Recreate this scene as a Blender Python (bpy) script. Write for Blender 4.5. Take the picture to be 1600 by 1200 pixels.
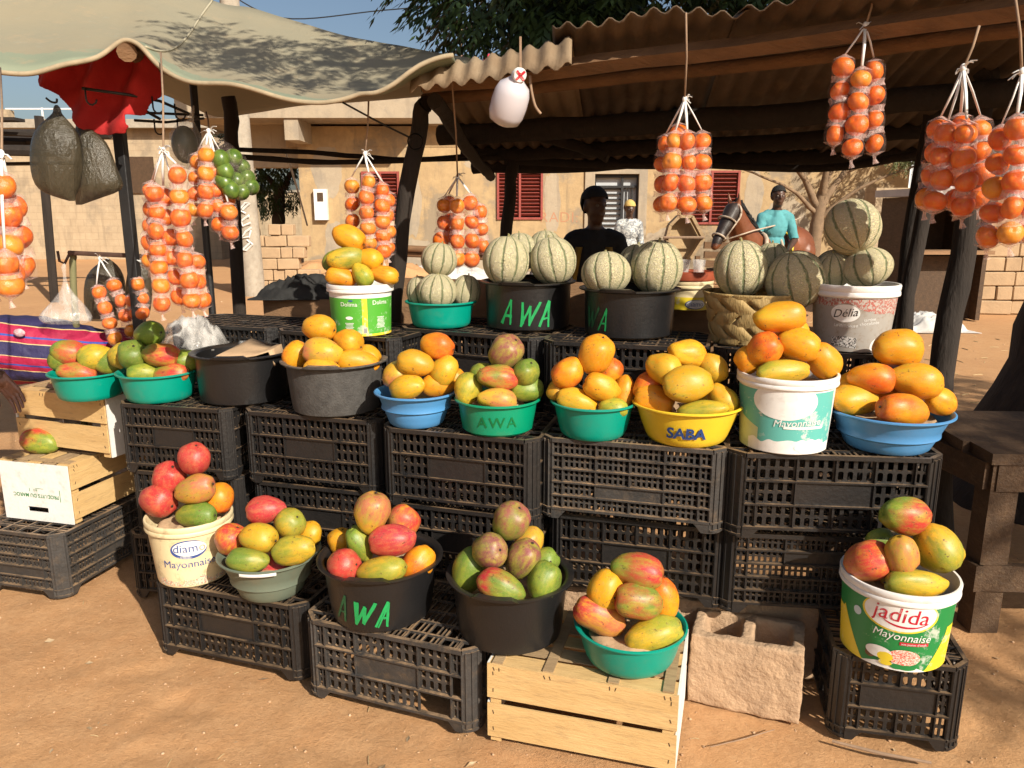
import bpy, bmesh, math, random
from mathutils import Vector, Matrix, Euler, noise
random.seed(7)
for o in list(bpy.data.objects): bpy.data.objects.remove(o)
SC = bpy.context.scene
COL = SC.collection
V = Vector; R = math.radians; PI = math.pi

# ---------------------------------------------------------------- camera, sky, sun, exposure
CH, CF, CP = 1.5, 1209.0, math.atan(270 / 1209.0)        # eye height, focal length in photo pixels, downward pitch
cam_d = bpy.data.cameras.new('camera'); cam = bpy.data.objects.new('camera', cam_d); COL.objects.link(cam)
cam.location = (0, 0, CH); cam.rotation_euler = (PI / 2 - CP, 0, 0)
cam_d.sensor_width = 36; cam_d.lens = 36 * CF / 1600; cam_d.clip_start = .05; cam_d.clip_end = 400
SC.camera = cam
SUN_EL, SUN_AZ = R(33), R(36)          # elevation; degrees to the right of straight behind the camera
W = bpy.data.worlds.new('World'); SC.world = W; W.use_nodes = True
nt = W.node_tree; bg = nt.nodes['Background']
sky = nt.nodes.new('ShaderNodeTexSky'); sky.sky_type = 'NISHITA'; sky.sun_disc = False
sky.sun_elevation = SUN_EL; sky.sun_rotation = PI - SUN_AZ
sky.air_density = 1.0; sky.dust_density = 3.0; sky.ozone_density = 1.2
nt.links.new(sky.outputs[0], bg.inputs[0]); bg.inputs[1].default_value = .07
to_sun = V((math.sin(SUN_AZ) * math.cos(SUN_EL), -math.cos(SUN_AZ) * math.cos(SUN_EL), math.sin(SUN_EL)))
sd = bpy.data.lights.new('sun', 'SUN'); sd.energy = 5.0; sd.angle = R(.53); sd.color = (1, .91, .77)
so = bpy.data.objects.new('sun', sd); COL.objects.link(so); so.rotation_euler = to_sun.to_track_quat('Z', 'Y').to_euler()
so.location = (6, -8, 9)
SC.view_settings.view_transform = 'Standard'; SC.view_settings.look = 'None'
SC.view_settings.exposure = .52; SC.view_settings.gamma = 1; SC.view_settings.use_curve_mapping = False
SC.render.resolution_x = 1024; SC.render.resolution_y = 768
try:
    SC.cycles.transparent_max_bounces = 24
except Exception: pass

# ---------------------------------------------------------------- measuring helpers (points of the place from sight lines)
_c, _s = math.cos(CP), math.sin(CP)
def ray(px, py):
    u = (px - 800) / CF; v = (py - 600) / CF
    return V((u, _c - _s * v, -_s - _c * v))
def at(px, py, Y):
    a = ray(px, py); return V((0, 0, CH)) + a * (Y / a.y)
def onz(px, py, z=0):
    a = ray(px, py); return V((0, 0, CH)) + a * ((z - CH) / a.z)
def depth(p): return p.y * _c - (p.z - CH) * _s
UPC = V((0, _s, _c)); FWC = V((0, _c, -_s)); RTC = V((1, 0, 0))

# ---------------------------------------------------------------- scene helpers
def tag(o, label=None, cat=None, group=None, kind=None):
    if label: o['label'] = label
    if cat: o['category'] = cat
    if group: o['group'] = group
    if kind: o['kind'] = kind
    return o
def thing(name, label, cat, loc=(0, 0, 0), rz=0, group=None):
    o = bpy.data.objects.new(name, None); COL.objects.link(o)
    o.empty_display_size = .05; o.location = loc; o.rotation_euler = (0, 0, rz)
    return tag(o, label, cat, group)
def put(name, me, parent=None, loc=(0, 0, 0), rot=None, scale=None):
    o = bpy.data.objects.new(name, me); COL.objects.link(o)
    if parent: o.parent = parent
    o.location = loc
    if rot is not None: o.rotation_euler = rot
    if scale is not None: o.scale = scale
    return o
def copy_tree(o, parent=None):
    c = o.copy(); COL.objects.link(c); c.parent = parent
    for ch in list(o.children): copy_tree(ch, c)
    return c

class MB:
    def __init__(s): s.v = []; s.f = []; s.m = []; s.mi = 0
    def add(s, vs, fs):
        n = len(s.v); s.v += [V(q) for q in vs]
        s.f += [tuple(i + n for i in q) for q in fs]; s.m += [s.mi] * len(fs)
    def box(s, c, d, M=None):
        c = V(c); x, y, z = d[0] / 2, d[1] / 2, d[2] / 2
        p = [V((a * x, b * y, e * z)) for e in (-1, 1) for b in (-1, 1) for a in (-1, 1)]
        if M is not None: p = [M @ q for q in p]
        s.add([c + q for q in p], [(0, 2, 3, 1), (4, 5, 7, 6), (0, 1, 5, 4), (2, 6, 7, 3), (0, 4, 6, 2), (1, 3, 7, 5)])
        return s
    def tube(s, pts, r, n=8, cap=True, ry=None, twist=0):
        pts = [V(p) for p in pts]; k = len(pts)
        rr = r if isinstance(r, (list, tuple)) else [r] * k
        t0 = (pts[1] - pts[0]).normalized()
        nx = t0.cross(V((0, 0, 1)));
        if nx.length < .05: nx = t0.cross(V((1, 0, 0)))
        nx.normalize(); vs = []
        for i in range(k):
            t = (pts[min(i + 1, k - 1)] - pts[max(i - 1, 0)])
            if t.length < 1e-9: t = t0
            t.normalize(); nx = (nx - t * nx.dot(t)).normalized(); ny = t.cross(nx)
            for j in range(n):
                a = 2 * PI * j / n + twist
                vs.append(pts[i] + nx * (math.cos(a) * rr[i]) + ny * (math.sin(a) * rr[i] * (ry or 1)))
        fs = [(i * n + j, i * n + (j + 1) % n, (i + 1) * n + (j + 1) % n, (i + 1) * n + j) for i in range(k - 1) for j in range(n)]
        if cap: fs += [tuple(range(n - 1, -1, -1)), tuple(range((k - 1) * n, k * n))]
        s.add(vs, fs); return s
    def lathe(s, prof, n=32, c=(0, 0, 0), M=None, sy=1):
        c = V(c); vs = []; fs = []; k = len(prof)
        for (r, z) in prof:
            for j in range(n):
                a = 2 * PI * j / n; q = V((r * math.cos(a), r * math.sin(a) * sy, z))
                vs.append(c + (M @ q if M is not None else q))
        for i in range(k - 1):
            for j in range(n):
                fs.append((i * n + j, i * n + (j + 1) % n, (i + 1) * n + (j + 1) % n, (i + 1) * n + j))
        s.add(vs, fs); return s
    def ell(s, c, r, M=None, nu=12, nv=8):
        c = V(c); r = (r, r, r) if not isinstance(r, (tuple, list)) else r
        vs = []; fs = []
        for i in range(nv + 1):
            th = PI * i / nv
            for j in range(nu):
                a = 2 * PI * j / nu
                rad = max(math.sin(th), 1e-3)
                q = V((r[0] * rad * math.cos(a), r[1] * rad * math.sin(a), -r[2] * math.cos(th)))
                vs.append(c + (M @ q if M is not None else q))
        for i in range(nv):
            for j in range(nu): fs.append((i * nu + j, i * nu + (j + 1) % nu, (i + 1) * nu + (j + 1) % nu, (i + 1) * nu + j))
        fs += [tuple(range(nu - 1, -1, -1)), tuple(range(nv * nu, nv * nu + nu))]
        s.add(vs, fs); return s
    def grid(s, P):
        a, b = len(P), len(P[0])
        s.add([q for row in P for q in row], [(i * b + j, i * b + j + 1, (i + 1) * b + j + 1, (i + 1) * b + j) for i in range(a - 1) for j in range(b - 1)])
        return s
    def prism(s, poly, z0, z1):
        n = len(poly)
        s.add([(x, y, z0) for x, y in poly] + [(x, y, z1) for x, y in poly],
              [tuple(range(n - 1, -1, -1)), tuple(range(n, 2 * n))] + [(i, (i + 1) % n, n + (i + 1) % n, n + i) for i in range(n)])
        return s
    def mesh(s, name, mats, smooth=None, off=None):
        me = bpy.data.meshes.new(name)
        vs = [q - off for q in s.v] if off is not None else s.v
        me.from_pydata([tuple(q) for q in vs], [], s.f)
        for m in (mats if isinstance(mats, (list, tuple)) else [mats]): me.materials.append(m)
        if any(s.m): me.polygons.foreach_set('material_index', s.m)
        if smooth is not None:
            me.polygons.foreach_set('use_smooth', [True] * len(me.polygons))
            if smooth < 180: me.set_sharp_from_angle(angle=R(smooth))
        me.update(); return me
    def build(s, name, mats, parent=None, smooth=None, world=False, **k):
        return put(name, s.mesh(name, mats, smooth, parent.location.copy() if (world and parent) else None), parent, **k)

def bevel(o, w=.004, seg=2):
    m = o.modifiers.new('bevel', 'BEVEL'); m.width = w; m.segments = seg; m.limit_method = 'ANGLE'; return o
def crom(P, t):                      # Catmull-Rom through a list of vectors, t in 0..1
    n = len(P) - 1; x = min(max(t, 0), 1) * n; i = min(int(x), n - 1); u = x - i
    p0, p1, p2, p3 = P[max(i - 1, 0)], P[i], P[i + 1], P[min(i + 2, n)]
    return .5 * ((2 * p1) + (p2 - p0) * u + (2 * p0 - 5 * p1 + 4 * p2 - p3) * u * u + (3 * p1 - p0 - 3 * p2 + p3) * u ** 3)
def nz(p, sc=1, seed=0): return noise.noise(V(p) * sc + V((seed * 7.1, seed * 3.3, seed)))

# ---------------------------------------------------------------- materials
def nn(nt, t, **k):
    n = nt.nodes.new('ShaderNode' + t)
    for a, b in k.items():
        if a.startswith('i_'):
            key = a[2:]; key = int(key) if key.isdigit() else key.replace('_', ' ')
            n.inputs[key].default_value = b
        else: setattr(n, a, b)
    return n
def lk(nt, a, b): nt.links.new(a, b)
def mixc(nt, fac, a, b, mode='MIX'):
    m = nt.nodes.new('ShaderNodeMix'); m.data_type = 'RGBA'; m.blend_type = mode
    for sock, val in ((m.inputs[0], fac), (m.inputs[6], a), (m.inputs[7], b)):
        if isinstance(val, bpy.types.NodeSocket): nt.links.new(val, sock)
        elif isinstance(val, (int, float)): sock.default_value = val
        else: sock.default_value = (*val[:3], 1)
    return m.outputs[2]
def ramp(nt, src, a, b):
    m = nn(nt, 'MapRange'); m.inputs[1].default_value = a; m.inputs[2].default_value = b; m.clamp = True
    nt.links.new(src, m.inputs[0]); return m.outputs[0]
def base(name):
    m = bpy.data.materials.new(name); m.use_nodes = True
    return m, m.node_tree, m.node_tree.nodes['Principled BSDF']
def sc3(c, k): return tuple(min(x * k, 1) for x in c[:3])
def pbr(name, col, rough=.6, var=.25, scale=6, bump=0, bscale=40, col2=None, metal=0, dust=0, spec=.5, alpha=1, stretch=None, coord='Object', dirt=0, sss=0):
    m, nt, b = base(name)
    tc = nn(nt, 'TexCoord'); src = tc.outputs[coord]
    if stretch:
        mp = nn(nt, 'Mapping'); mp.inputs['Scale'].default_value = stretch; lk(nt, src, mp.inputs[0]); src = mp.outputs[0]
    oi = nn(nt, 'ObjectInfo'); ad = nn(nt, 'VectorMath', operation='ADD'); lk(nt, src, ad.inputs[0])
    mu = nn(nt, 'VectorMath', operation='SCALE'); mu.inputs[0].default_value = (17, 31, 7); lk(nt, oi.outputs['Random'], mu.inputs[3]); lk(nt, mu.outputs[0], ad.inputs[1])
    src2 = ad.outputs[0]
    n1 = nn(nt, 'TexNoise', i_Scale=scale, i_Detail=6, i_Roughness=.62); lk(nt, src2, n1.inputs['Vector'])
    f = ramp(nt, n1.outputs[0], .3, .7)
    c2 = col2 or sc3(col, 1 - var)
    out = mixc(nt, f, col, c2)
    if dirt:
        n3 = nn(nt, 'TexNoise', i_Scale=scale * 2.7, i_Detail=8, i_Roughness=.7); lk(nt, src2, n3.inputs['Vector'])
        out = mixc(nt, mul(nt, ramp(nt, n3.outputs[0], .52, .68), dirt), out, (.2, .13, .07))
    if dust:
        ge = nn(nt, 'NewGeometry'); sp = nn(nt, 'SeparateXYZ'); lk(nt, ge.outputs['Normal'], sp.inputs[0])
        n2 = nn(nt, 'TexNoise', i_Scale=scale * 1.7, i_Detail=7, i_Roughness=.7); lk(nt, src2, n2.inputs['Vector'])
        up = ramp(nt, sp.outputs[2], .25, .9); g = mul(nt, mul(nt, add(nt, up, .03), ramp(nt, n2.outputs[0], .35, .75)), dust)
        out = mixc(nt, g, out, (.42, .27, .15))
    lk(nt, out, b.inputs['Base Color'])
    b.inputs['Roughness'].default_value = rough; b.inputs['Metallic'].default_value = metal
    b.inputs['Specular IOR Level'].default_value = spec; b.inputs['Alpha'].default_value = alpha
    if bump:
        nb = nn(nt, 'TexNoise', i_Scale=bscale, i_Detail=5, i_Roughness=.6); lk(nt, src2, nb.inputs['Vector'])
        bp = nn(nt, 'Bump', i_Strength=min(bump, 1), i_Distance=.01 * max(1, bump)); lk(nt, nb.outputs[0], bp.inputs['Height']); lk(nt, bp.outputs[0], b.inputs['Normal'])
    return m
def mth(nt, op, a, b=None):
    m = nn(nt, 'Math', operation=op)
    for i, val in enumerate((a, b)):
        if val is None: continue
        if isinstance(val, bpy.types.NodeSocket): lk(nt, val, m.inputs[i])
        else: m.inputs[i].default_value = val
    return m.outputs[0]
def mul(nt, a, b): return mth(nt, 'MULTIPLY', a, b)
def add(nt, a, b): return mth(nt, 'ADD', a, b)

M = {}
M['crate'] = pbr('crate plastic', (.014, .014, .015), .4, .3, 5, .25, 60, dust=.7)
M['crate_old'] = pbr('dusty crate plastic', (.04, .038, .037), .55, .4, 9, .3, 60, dust=1.0, dirt=.25)
M['pine'] = pbr('poplar veneer', (.62, .42, .19), .7, .25, 5, .25, 30, col2=(.5, .32, .13), stretch=(1, 6, 6), dirt=.35)
M['pinedark'] = pbr('weathered bottom slat', (.4, .28, .15), .8, .3, 5, .35, 30, col2=(.26, .17, .09), stretch=(1, 6, 6), dirt=.6)
M['whiteboard'] = pbr('white fibreboard', (.72, .71, .68), .75, .1, 8, .15, 60, dirt=.25)
M['staple'] = pbr('staple', (.05, .045, .04), .5, .1, metal=.6)
M['black'] = pbr('black tub rubber', (.011, .011, .012), .36, .3, 7, .12, 80, dust=.06)
M['blackscuff'] = pbr('scuffed black tub', (.035, .034, .033), .68, .5, 30, .3, 120, col2=(.07, .068, .065), dust=.5)
M['teal'] = pbr('teal plastic', (.0, .26, .19), .33, .12, 5, .05, 60, dirt=.12)
M['green'] = pbr('green plastic', (.0, .25, .13), .35, .15, 5, .05, 60, dirt=.1)
M['blue'] = pbr('blue plastic', (.07, .25, .52), .38, .12, 5, .05, 60, dirt=.1)
M['yellow'] = pbr('yellow plastic', (.72, .5, .03), .4, .1, 6, .05, 60, dirt=.12)
M['olive'] = pbr('grey green plastic', (.13, .16, .12), .45, .15, 5, .05, 60, dirt=.2)
M['cream'] = pbr('cream bucket plastic', (.72, .6, .36), .5, .12, 8, .08, 50, dirt=.5)
M['whitepl'] = pbr('white bucket plastic', (.76, .75, .73), .4, .06, 8, .05, 50, dirt=.22)
M['redlid'] = pbr('brick red lid', (.33, .07, .03), .5, .15, 8)
def ink(name, c, wear=.0): return pbr(name, c, .5, .1, 20, dirt=wear)
M['i_blue'] = ink('blue ink', (.03, .07, .25)); M['i_green'] = ink('green ink', (.01, .2, .045), .3); M['i_lgreen'] = ink('bright green ink', (.08, .36, .03))
M['i_red'] = ink('red ink', (.5, .01, .03)); M['i_white'] = ink('white ink', (.76, .76, .74), .15); M['i_yellow'] = ink('yellow ink', (.75, .58, .03), .1)
M['i_teal'] = ink('faded turquoise ink', (.1, .42, .38), .3); M['i_black'] = ink('black ink', (.02, .02, .02)); M['i_orange'] = ink('faded orange ink', (.6, .33, .2))
def worn(name, c, amt=.6, scale=26):
    m, nt, b = base(name); tc = nn(nt, 'TexCoord'); n = nn(nt, 'TexNoise', i_Scale=scale, i_Detail=10, i_Roughness=.75); lk(nt, tc.outputs['Object'], n.inputs['Vector'])
    n2 = nn(nt, 'TexNoise', i_Scale=9, i_Detail=4); lk(nt, tc.outputs['Object'], n2.inputs['Vector'])
    f = mul(nt, ramp(nt, add(nt, n.outputs[0], mul(nt, n2.outputs[0], .5)), .82, .9), amt)
    lk(nt, mixc(nt, f, c, (.66, .64, .6)), b.inputs['Base Color']); b.inputs['Roughness'].default_value = .5; return m
M['i_green'] = worn('worn green print', (.01, .19, .045)); M['i_teal'] = worn('worn turquoise print', (.1, .4, .36), .8); M['i_yellow'] = worn('worn yellow print', (.7, .54, .03), .6); M['i_red'] = worn('worn red print', (.46, .01, .03), .5); M['i_blue'] = worn('worn blue print', (.03, .07, .25), .5); M['i_lgreen'] = worn('worn bright green print', (.07, .33, .03), .5)
M['i_paint'] = pbr('green marker paint', (.01, .33, .09), .5, .3, 60); M['i_paintdull'] = pbr('worn green marker paint', (.01, .13, .05), .5, .6, 60)  # dull green: fading and shade on the left letters painted together
M['i_wallred'] = ink('faded wall paint', (.42, .2, .11)); M['i_grey'] = ink('dirty silver print', (.34, .32, .29), .5); M['i_pale'] = ink('pale blue ink', (.5, .62, .68))
def speckle(name, cols, scale):
    m, nt, b = base(name); tc = nn(nt, 'TexCoord'); n = nn(nt, 'TexNoise', i_Scale=scale, i_Detail=4); lk(nt, tc.outputs['Object'], n.inputs['Vector'])
    r = nn(nt, 'ValToRGB'); r.color_ramp.interpolation = 'CONSTANT'; e = r.color_ramp.elements
    while len(e) < len(cols): e.new(.5)
    for i, cc in enumerate(cols): e[i].position = .3 + .4 * i / len(cols) if i else 0; e[i].color = (*cc, 1)
    lk(nt, n.outputs[0], r.inputs[0]); lk(nt, r.outputs[0], b.inputs['Base Color']); b.inputs['Roughness'].default_value = .55; return m
M['i_picture'] = speckle('worn picture print', [(.62, .5, .28), (.6, .3, .2), (.7, .6, .42), (.35, .38, .3), (.55, .2, .14), (.7, .6, .4)], 90)
M['i_salad'] = speckle('salad picture print', [(.6, .08, .06), (.75, .6, .5), (.65, .12, .08), (.8, .7, .6)], 130)
M['i_choc'] = speckle('dark picture print', [(.1, .1, .1), (.55, .54, .52), (.05, .05, .05), (.6, .58, .55)], 110)
M['i_deliared'] = speckle('worn red print', [(.34, .3, .27), (.36, .09, .07), (.4, .36, .32), (.32, .12, .1), (.36, .32, .29)], 60)
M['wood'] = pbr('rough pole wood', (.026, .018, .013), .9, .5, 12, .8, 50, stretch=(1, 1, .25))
M['beam'] = pbr('brown beam wood', (.19, .1, .045), .85, .45, 8, .6, 40, stretch=(.5, 3, 3))
M['darkwood'] = pbr('dark table wood', (.085, .045, .02), .7, .45, 6, .5, 40, stretch=(3, 1, 3), dirt=.3)
M['board'] = pbr('brown stall board', (.3, .17, .085), .85, .35, 5, .4, 40, stretch=(1, 4, 4))
M['blackmetal'] = pbr('black painted steel', (.015, .015, .016), .5, .3, 10, .2)
M['rust'] = pbr('rusty steel', (.09, .045, .03), .75, .4, 20, .4)
M['bark'] = pbr('tree bark', (.055, .038, .027), .95, .55, 9, 1.0, 22, stretch=(2, 2, .5))
M['bark2'] = pbr('pale bark', (.26, .17, .1), .9, .4, 9, .6, 30)
M['leaf'] = pbr('neem leaf', (.05, .085, .02), .5, .5, 3, col2=(.025, .05, .012))
M['leaf2'] = pbr('dry thorn leaf', (.13, .15, .05), .6, .4, 3)
M['rope'] = pbr('cord', (.3, .2, .13), .9, .3, 40)
M['ribbon'] = pbr('white plastic ribbon', (.75, .74, .72), .4, .1)
M['concrete'] = pbr('concrete', (.4, .35, .28), .95, .3, 7, .7, 60, dirt=.3)
M['block'] = pbr('sand cement block', (.46, .31, .19), .97, .3, 9, .8, 60, col2=(.36, .24, .15))
M['brick'] = pbr('adobe brick', (.46, .32, .19), .97, .35, 5, .6, 40, col2=(.36, .25, .15))
M['skin'] = pbr('dark brown skin', (.085, .042, .026), .42, .3, 12, .15, 60, sss=0)
M['palm'] = pbr('hand skin', (.1, .045, .028), .5, .45, 14, .25, 90, col2=(.2, .1, .075))
M['cardboard'] = pbr('cardboard', (.5, .34, .2), .9, .25, 8, .3, 40)
M['rag'] = pbr('black rag', (.02, .02, .02), .8, .4, 10, .5, 30)
M['sack'] = pbr('white sack', (.6, .58, .55), .85, .2, 6, .4, 30)
M['sheetwhite'] = pbr('grey corrugated sheet', (.55, .55, .55), .5, .15, 5, metal=.2)
M['redpaint'] = pbr('red shutter paint', (.32, .06, .045), .65, .3, 12)
M['palmleaf'] = pbr('woven palm strip', (.42, .29, .11), .7, .4, 7, .5, 30, stretch=(6, 6, 1), col2=(.26, .18, .07))
# ---------------------------------------------------------------- special materials
def m_ground():
    m, nt, b = base('sandy earth'); tc = nn(nt, 'TexCoord'); s = tc.outputs['Object']
    n1 = nn(nt, 'TexNoise', i_Scale=.8, i_Detail=8, i_Roughness=.65); lk(nt, s, n1.inputs['Vector'])
    n2 = nn(nt, 'TexNoise', i_Scale=150, i_Detail=8, i_Roughness=.75); lk(nt, s, n2.inputs['Vector'])
    n3 = nn(nt, 'TexNoise', i_Scale=9, i_Detail=8, i_Roughness=.7); lk(nt, s, n3.inputs['Vector'])
    c = mixc(nt, ramp(nt, n1.outputs[0], .35, .65), (.54, .3, .14), (.46, .245, .115))
    c = mixc(nt, mul(nt, ramp(nt, n3.outputs[0], .4, .62), .5), c, (.55, .33, .17))
    c = mixc(nt, mul(nt, ramp(nt, n2.outputs[0], .55, .72), .6), c, (.25, .14, .07))
    n4 = nn(nt, 'TexNoise', i_Scale=48, i_Detail=10, i_Roughness=.8); lk(nt, s, n4.inputs['Vector'])
    c = mixc(nt, mul(nt, ramp(nt, n4.outputs[0], .5, .68), .5), c, (.3, .16, .075)); c = mixc(nt, mul(nt, ramp(nt, n4.outputs[0], .46, .32), .4), c, (.62, .4, .22))
    lk(nt, c, b.inputs['Base Color']); b.inputs['Roughness'].default_value = .96; b.inputs['Specular IOR Level'].default_value = .15
    h = add(nt, add(nt, mul(nt, n2.outputs[0], .35), mul(nt, n4.outputs[0], .8)), mul(nt, n3.outputs[0], .5))
    bp = nn(nt, 'Bump', i_Strength=.8, i_Distance=.012); lk(nt, h, bp.inputs['Height']); lk(nt, bp.outputs[0], b.inputs['Normal']); return m
M['ground'] = m_ground()
def m_plaster(name, c1, c2, c3, sc=1.0, joints=None):
    m, nt, b = base(name); tc = nn(nt, 'TexCoord'); s = tc.outputs['Object']
    n1 = nn(nt, 'TexNoise', i_Scale=.55 * sc, i_Detail=8, i_Roughness=.68); lk(nt, s, n1.inputs['Vector'])
    n2 = nn(nt, 'TexNoise', i_Scale=2.6 * sc, i_Detail=9, i_Roughness=.72); lk(nt, s, n2.inputs['Vector'])
    mp = nn(nt, 'Mapping'); mp.inputs['Scale'].default_value = (3, 3, .35); lk(nt, s, mp.inputs[0])
    n3 = nn(nt, 'TexNoise', i_Scale=2.0 * sc, i_Detail=6); lk(nt, mp.outputs[0], n3.inputs['Vector'])
    c = mixc(nt, ramp(nt, n2.outputs[0], .35, .68), c1, c2)
    c = mixc(nt, mul(nt, ramp(nt, n1.outputs[0], .5, .57), .85), c, c3)
    c = mixc(nt, mul(nt, ramp(nt, n3.outputs[0], .55, .75), .5), c, sc3(c3, .7))
    h = n2.outputs[0]
    if joints:
        br = nn(nt, 'TexBrick'); br.inputs['Scale'].default_value = joints
        mp2 = nn(nt, 'Mapping'); mp2.inputs['Rotation'].default_value = (PI / 2, 0, 0); lk(nt, s, mp2.inputs[0]); lk(nt, mp2.outputs[0], br.inputs['Vector'])
        br.inputs['Mortar Size'].default_value = .012; br.inputs['Color1'].default_value = (1, 1, 1, 1); br.inputs['Color2'].default_value = (.8, .8, .8, 1); br.inputs['Mortar'].default_value = (.45, .42, .4, 1)
        c = mixc(nt, .28, c, br.outputs[0], 'MULTIPLY')
    lk(nt, c, b.inputs['Base Color']); b.inputs['Roughness'].default_value = .95; b.inputs['Specular IOR Level'].default_value = .2
    bp = nn(nt, 'Bump', i_Strength=.6, i_Distance=.03); lk(nt, h, bp.inputs['Height']); lk(nt, bp.outputs[0], b.inputs['Normal']); return m
M['plaster'] = m_plaster('ochre plaster', (.46, .33, .18), (.34, .24, .135), (.26, .21, .15), 1.3)
M['slab'] = m_plaster('grey beige render', (.4, .33, .24), (.35, .285, .205), (.29, .245, .19))
M['blockwall'] = m_plaster('block wall', (.47, .37, .25), (.38, .29, .19), (.3, .24, .17), 1.0, 1.2)
def m_tarp():
    m, nt, b = base('faded canvas'); tc = nn(nt, 'TexCoord'); s = tc.outputs['Object']
    n1 = nn(nt, 'TexNoise', i_Scale=1.3, i_Detail=7, i_Roughness=.6); lk(nt, s, n1.inputs['Vector'])
    n2 = nn(nt, 'TexNoise', i_Scale=14, i_Detail=8, i_Roughness=.7); lk(nt, s, n2.inputs['Vector'])
    uv = nn(nt, 'UVMap'); sp = nn(nt, 'SeparateXYZ'); lk(nt, uv.outputs[0], sp.inputs[0])
    c = mixc(nt, ramp(nt, n1.outputs[0], .38, .62), (.27, .23, .15), (.235, .215, .15))
    hem = mth(nt, 'LESS_THAN', add(nt, sp.outputs[1], mul(nt, add(nt, n2.outputs[0], -.5), .1)), .085)
    c = mixc(nt, mul(nt, hem, .8), c, (.19, .23, .16))
    n4 = nn(nt, 'TexNoise', i_Scale=5, i_Detail=9, i_Roughness=.75); lk(nt, s, n4.inputs['Vector'])
    c = mixc(nt, mul(nt, ramp(nt, n4.outputs[0], .55, .7), .6), c, (.37, .27, .16))
    c = mixc(nt, mul(nt, ramp(nt, n2.outputs[0], .6, .72), .35), c, (.27, .3, .25))
    lk(nt, c, b.inputs['Base Color']); b.inputs['Roughness'].default_value = .7
    bp = nn(nt, 'Bump', i_Strength=.35, i_Distance=.01); lk(nt, n2.outputs[0], bp.inputs['Height']); lk(nt, bp.outputs[0], b.inputs['Normal']); return m
M['tarp'] = m_tarp()
M['tin_pale'] = pbr('weathered roofing sheet', (.27, .2, .125), .8, .4, 4, .4, 30, col2=(.17, .11, .06), stretch=(1, .4, 1), dirt=.5)  # lighter copy of the tin: sunlight on the left sheet painted in
M['tin'] = pbr('rusty roofing sheet', (.13, .09, .058), .8, .45, 4, .4, 30, col2=(.06, .037, .022), stretch=(1, .4, 1), dirt=.5, metal=.15)  # darker copy of the tin: underside shade put into the colour
def obj_attr(nt, name):
    a = nn(nt, 'Attribute', attribute_type='OBJECT', attribute_name=name); return a.outputs['Color']
def m_mango():
    m, nt, b = base('mango skin'); tc = nn(nt, 'TexCoord'); oi = nn(nt, 'ObjectInfo')
    ad = nn(nt, 'VectorMath', operation='ADD'); mu = nn(nt, 'VectorMath', operation='SCALE'); mu.inputs[0].default_value = (13, 29, 41)
    lk(nt, oi.outputs['Random'], mu.inputs[3]); lk(nt, tc.outputs['Object'], ad.inputs[0]); lk(nt, mu.outputs[0], ad.inputs[1]); s = ad.outputs[0]
    sp = nn(nt, 'SeparateXYZ'); lk(nt, tc.outputs['Object'], sp.inputs[0])
    n1 = nn(nt, 'TexNoise', i_Scale=1.6, i_Detail=5, i_Roughness=.6); lk(nt, s, n1.inputs['Vector'])
    g = add(nt, add(nt, mul(nt, sp.outputs[0], .75), mul(nt, sp.outputs[2], .35)), add(nt, mul(nt, n1.outputs[0], 2.4), -1.2))
    c = mixc(nt, ramp(nt, g, -.32, .32), obj_attr(nt, 'ca'), obj_attr(nt, 'cb'))
    mpx = nn(nt, 'Mapping'); mpx.inputs['Scale'].default_value = (.55, 1.2, 1.2); lk(nt, s, mpx.inputs[0])
    n5 = nn(nt, 'TexNoise', i_Scale=4.0, i_Detail=8, i_Roughness=.72); lk(nt, mpx.outputs[0], n5.inputs['Vector'])
    c = mixc(nt, mul(nt, ramp(nt, n5.outputs[0], .44, .66), .72), c, obj_attr(nt, 'cc'))
    v1 = nn(nt, 'TexVoronoi', i_Scale=38); lk(nt, s, v1.inputs['Vector'])
    c = mixc(nt, mul(nt, mth(nt, 'LESS_THAN', v1.outputs[0], .16), .45), c, (.72, .55, .22))
    n2 = nn(nt, 'TexNoise', i_Scale=7.5, i_Detail=3); lk(nt, s, n2.inputs['Vector'])
    n3 = nn(nt, 'TexNoise', i_Scale=24, i_Detail=3); lk(nt, s, n3.inputs['Vector'])
    spot = mul(nt, ramp(nt, n2.outputs[0], .6, .66), ramp(nt, n3.outputs[0], .52, .6))
    c = mixc(nt, mul(nt, spot, .85), c, (.07, .035, .015))
    n6 = nn(nt, 'TexNoise', i_Scale=15, i_Detail=8, i_Roughness=.75); lk(nt, s, n6.inputs['Vector'])
    c = mixc(nt, mul(nt, ramp(nt, n6.outputs[0], .52, .68), .38), c, (.3, .2, .09))
    lk(nt, c, b.inputs['Base Color']); lk(nt, add(nt, mul(nt, n6.outputs[0], .35), .26), b.inputs['Roughness'])
    b.inputs['Specular IOR Level'].default_value = .38
    b.inputs['Subsurface Weight'].default_value = 0
    bp = nn(nt, 'Bump', i_Strength=.3, i_Distance=.003); lk(nt, n5.outputs[0], bp.inputs['Height']); lk(nt, bp.outputs[0], b.inputs['Normal']); return m
M['mango'] = m_mango()
M['stem'] = pbr('fruit stem scar', (.03, .018, .01), .8)
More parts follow.
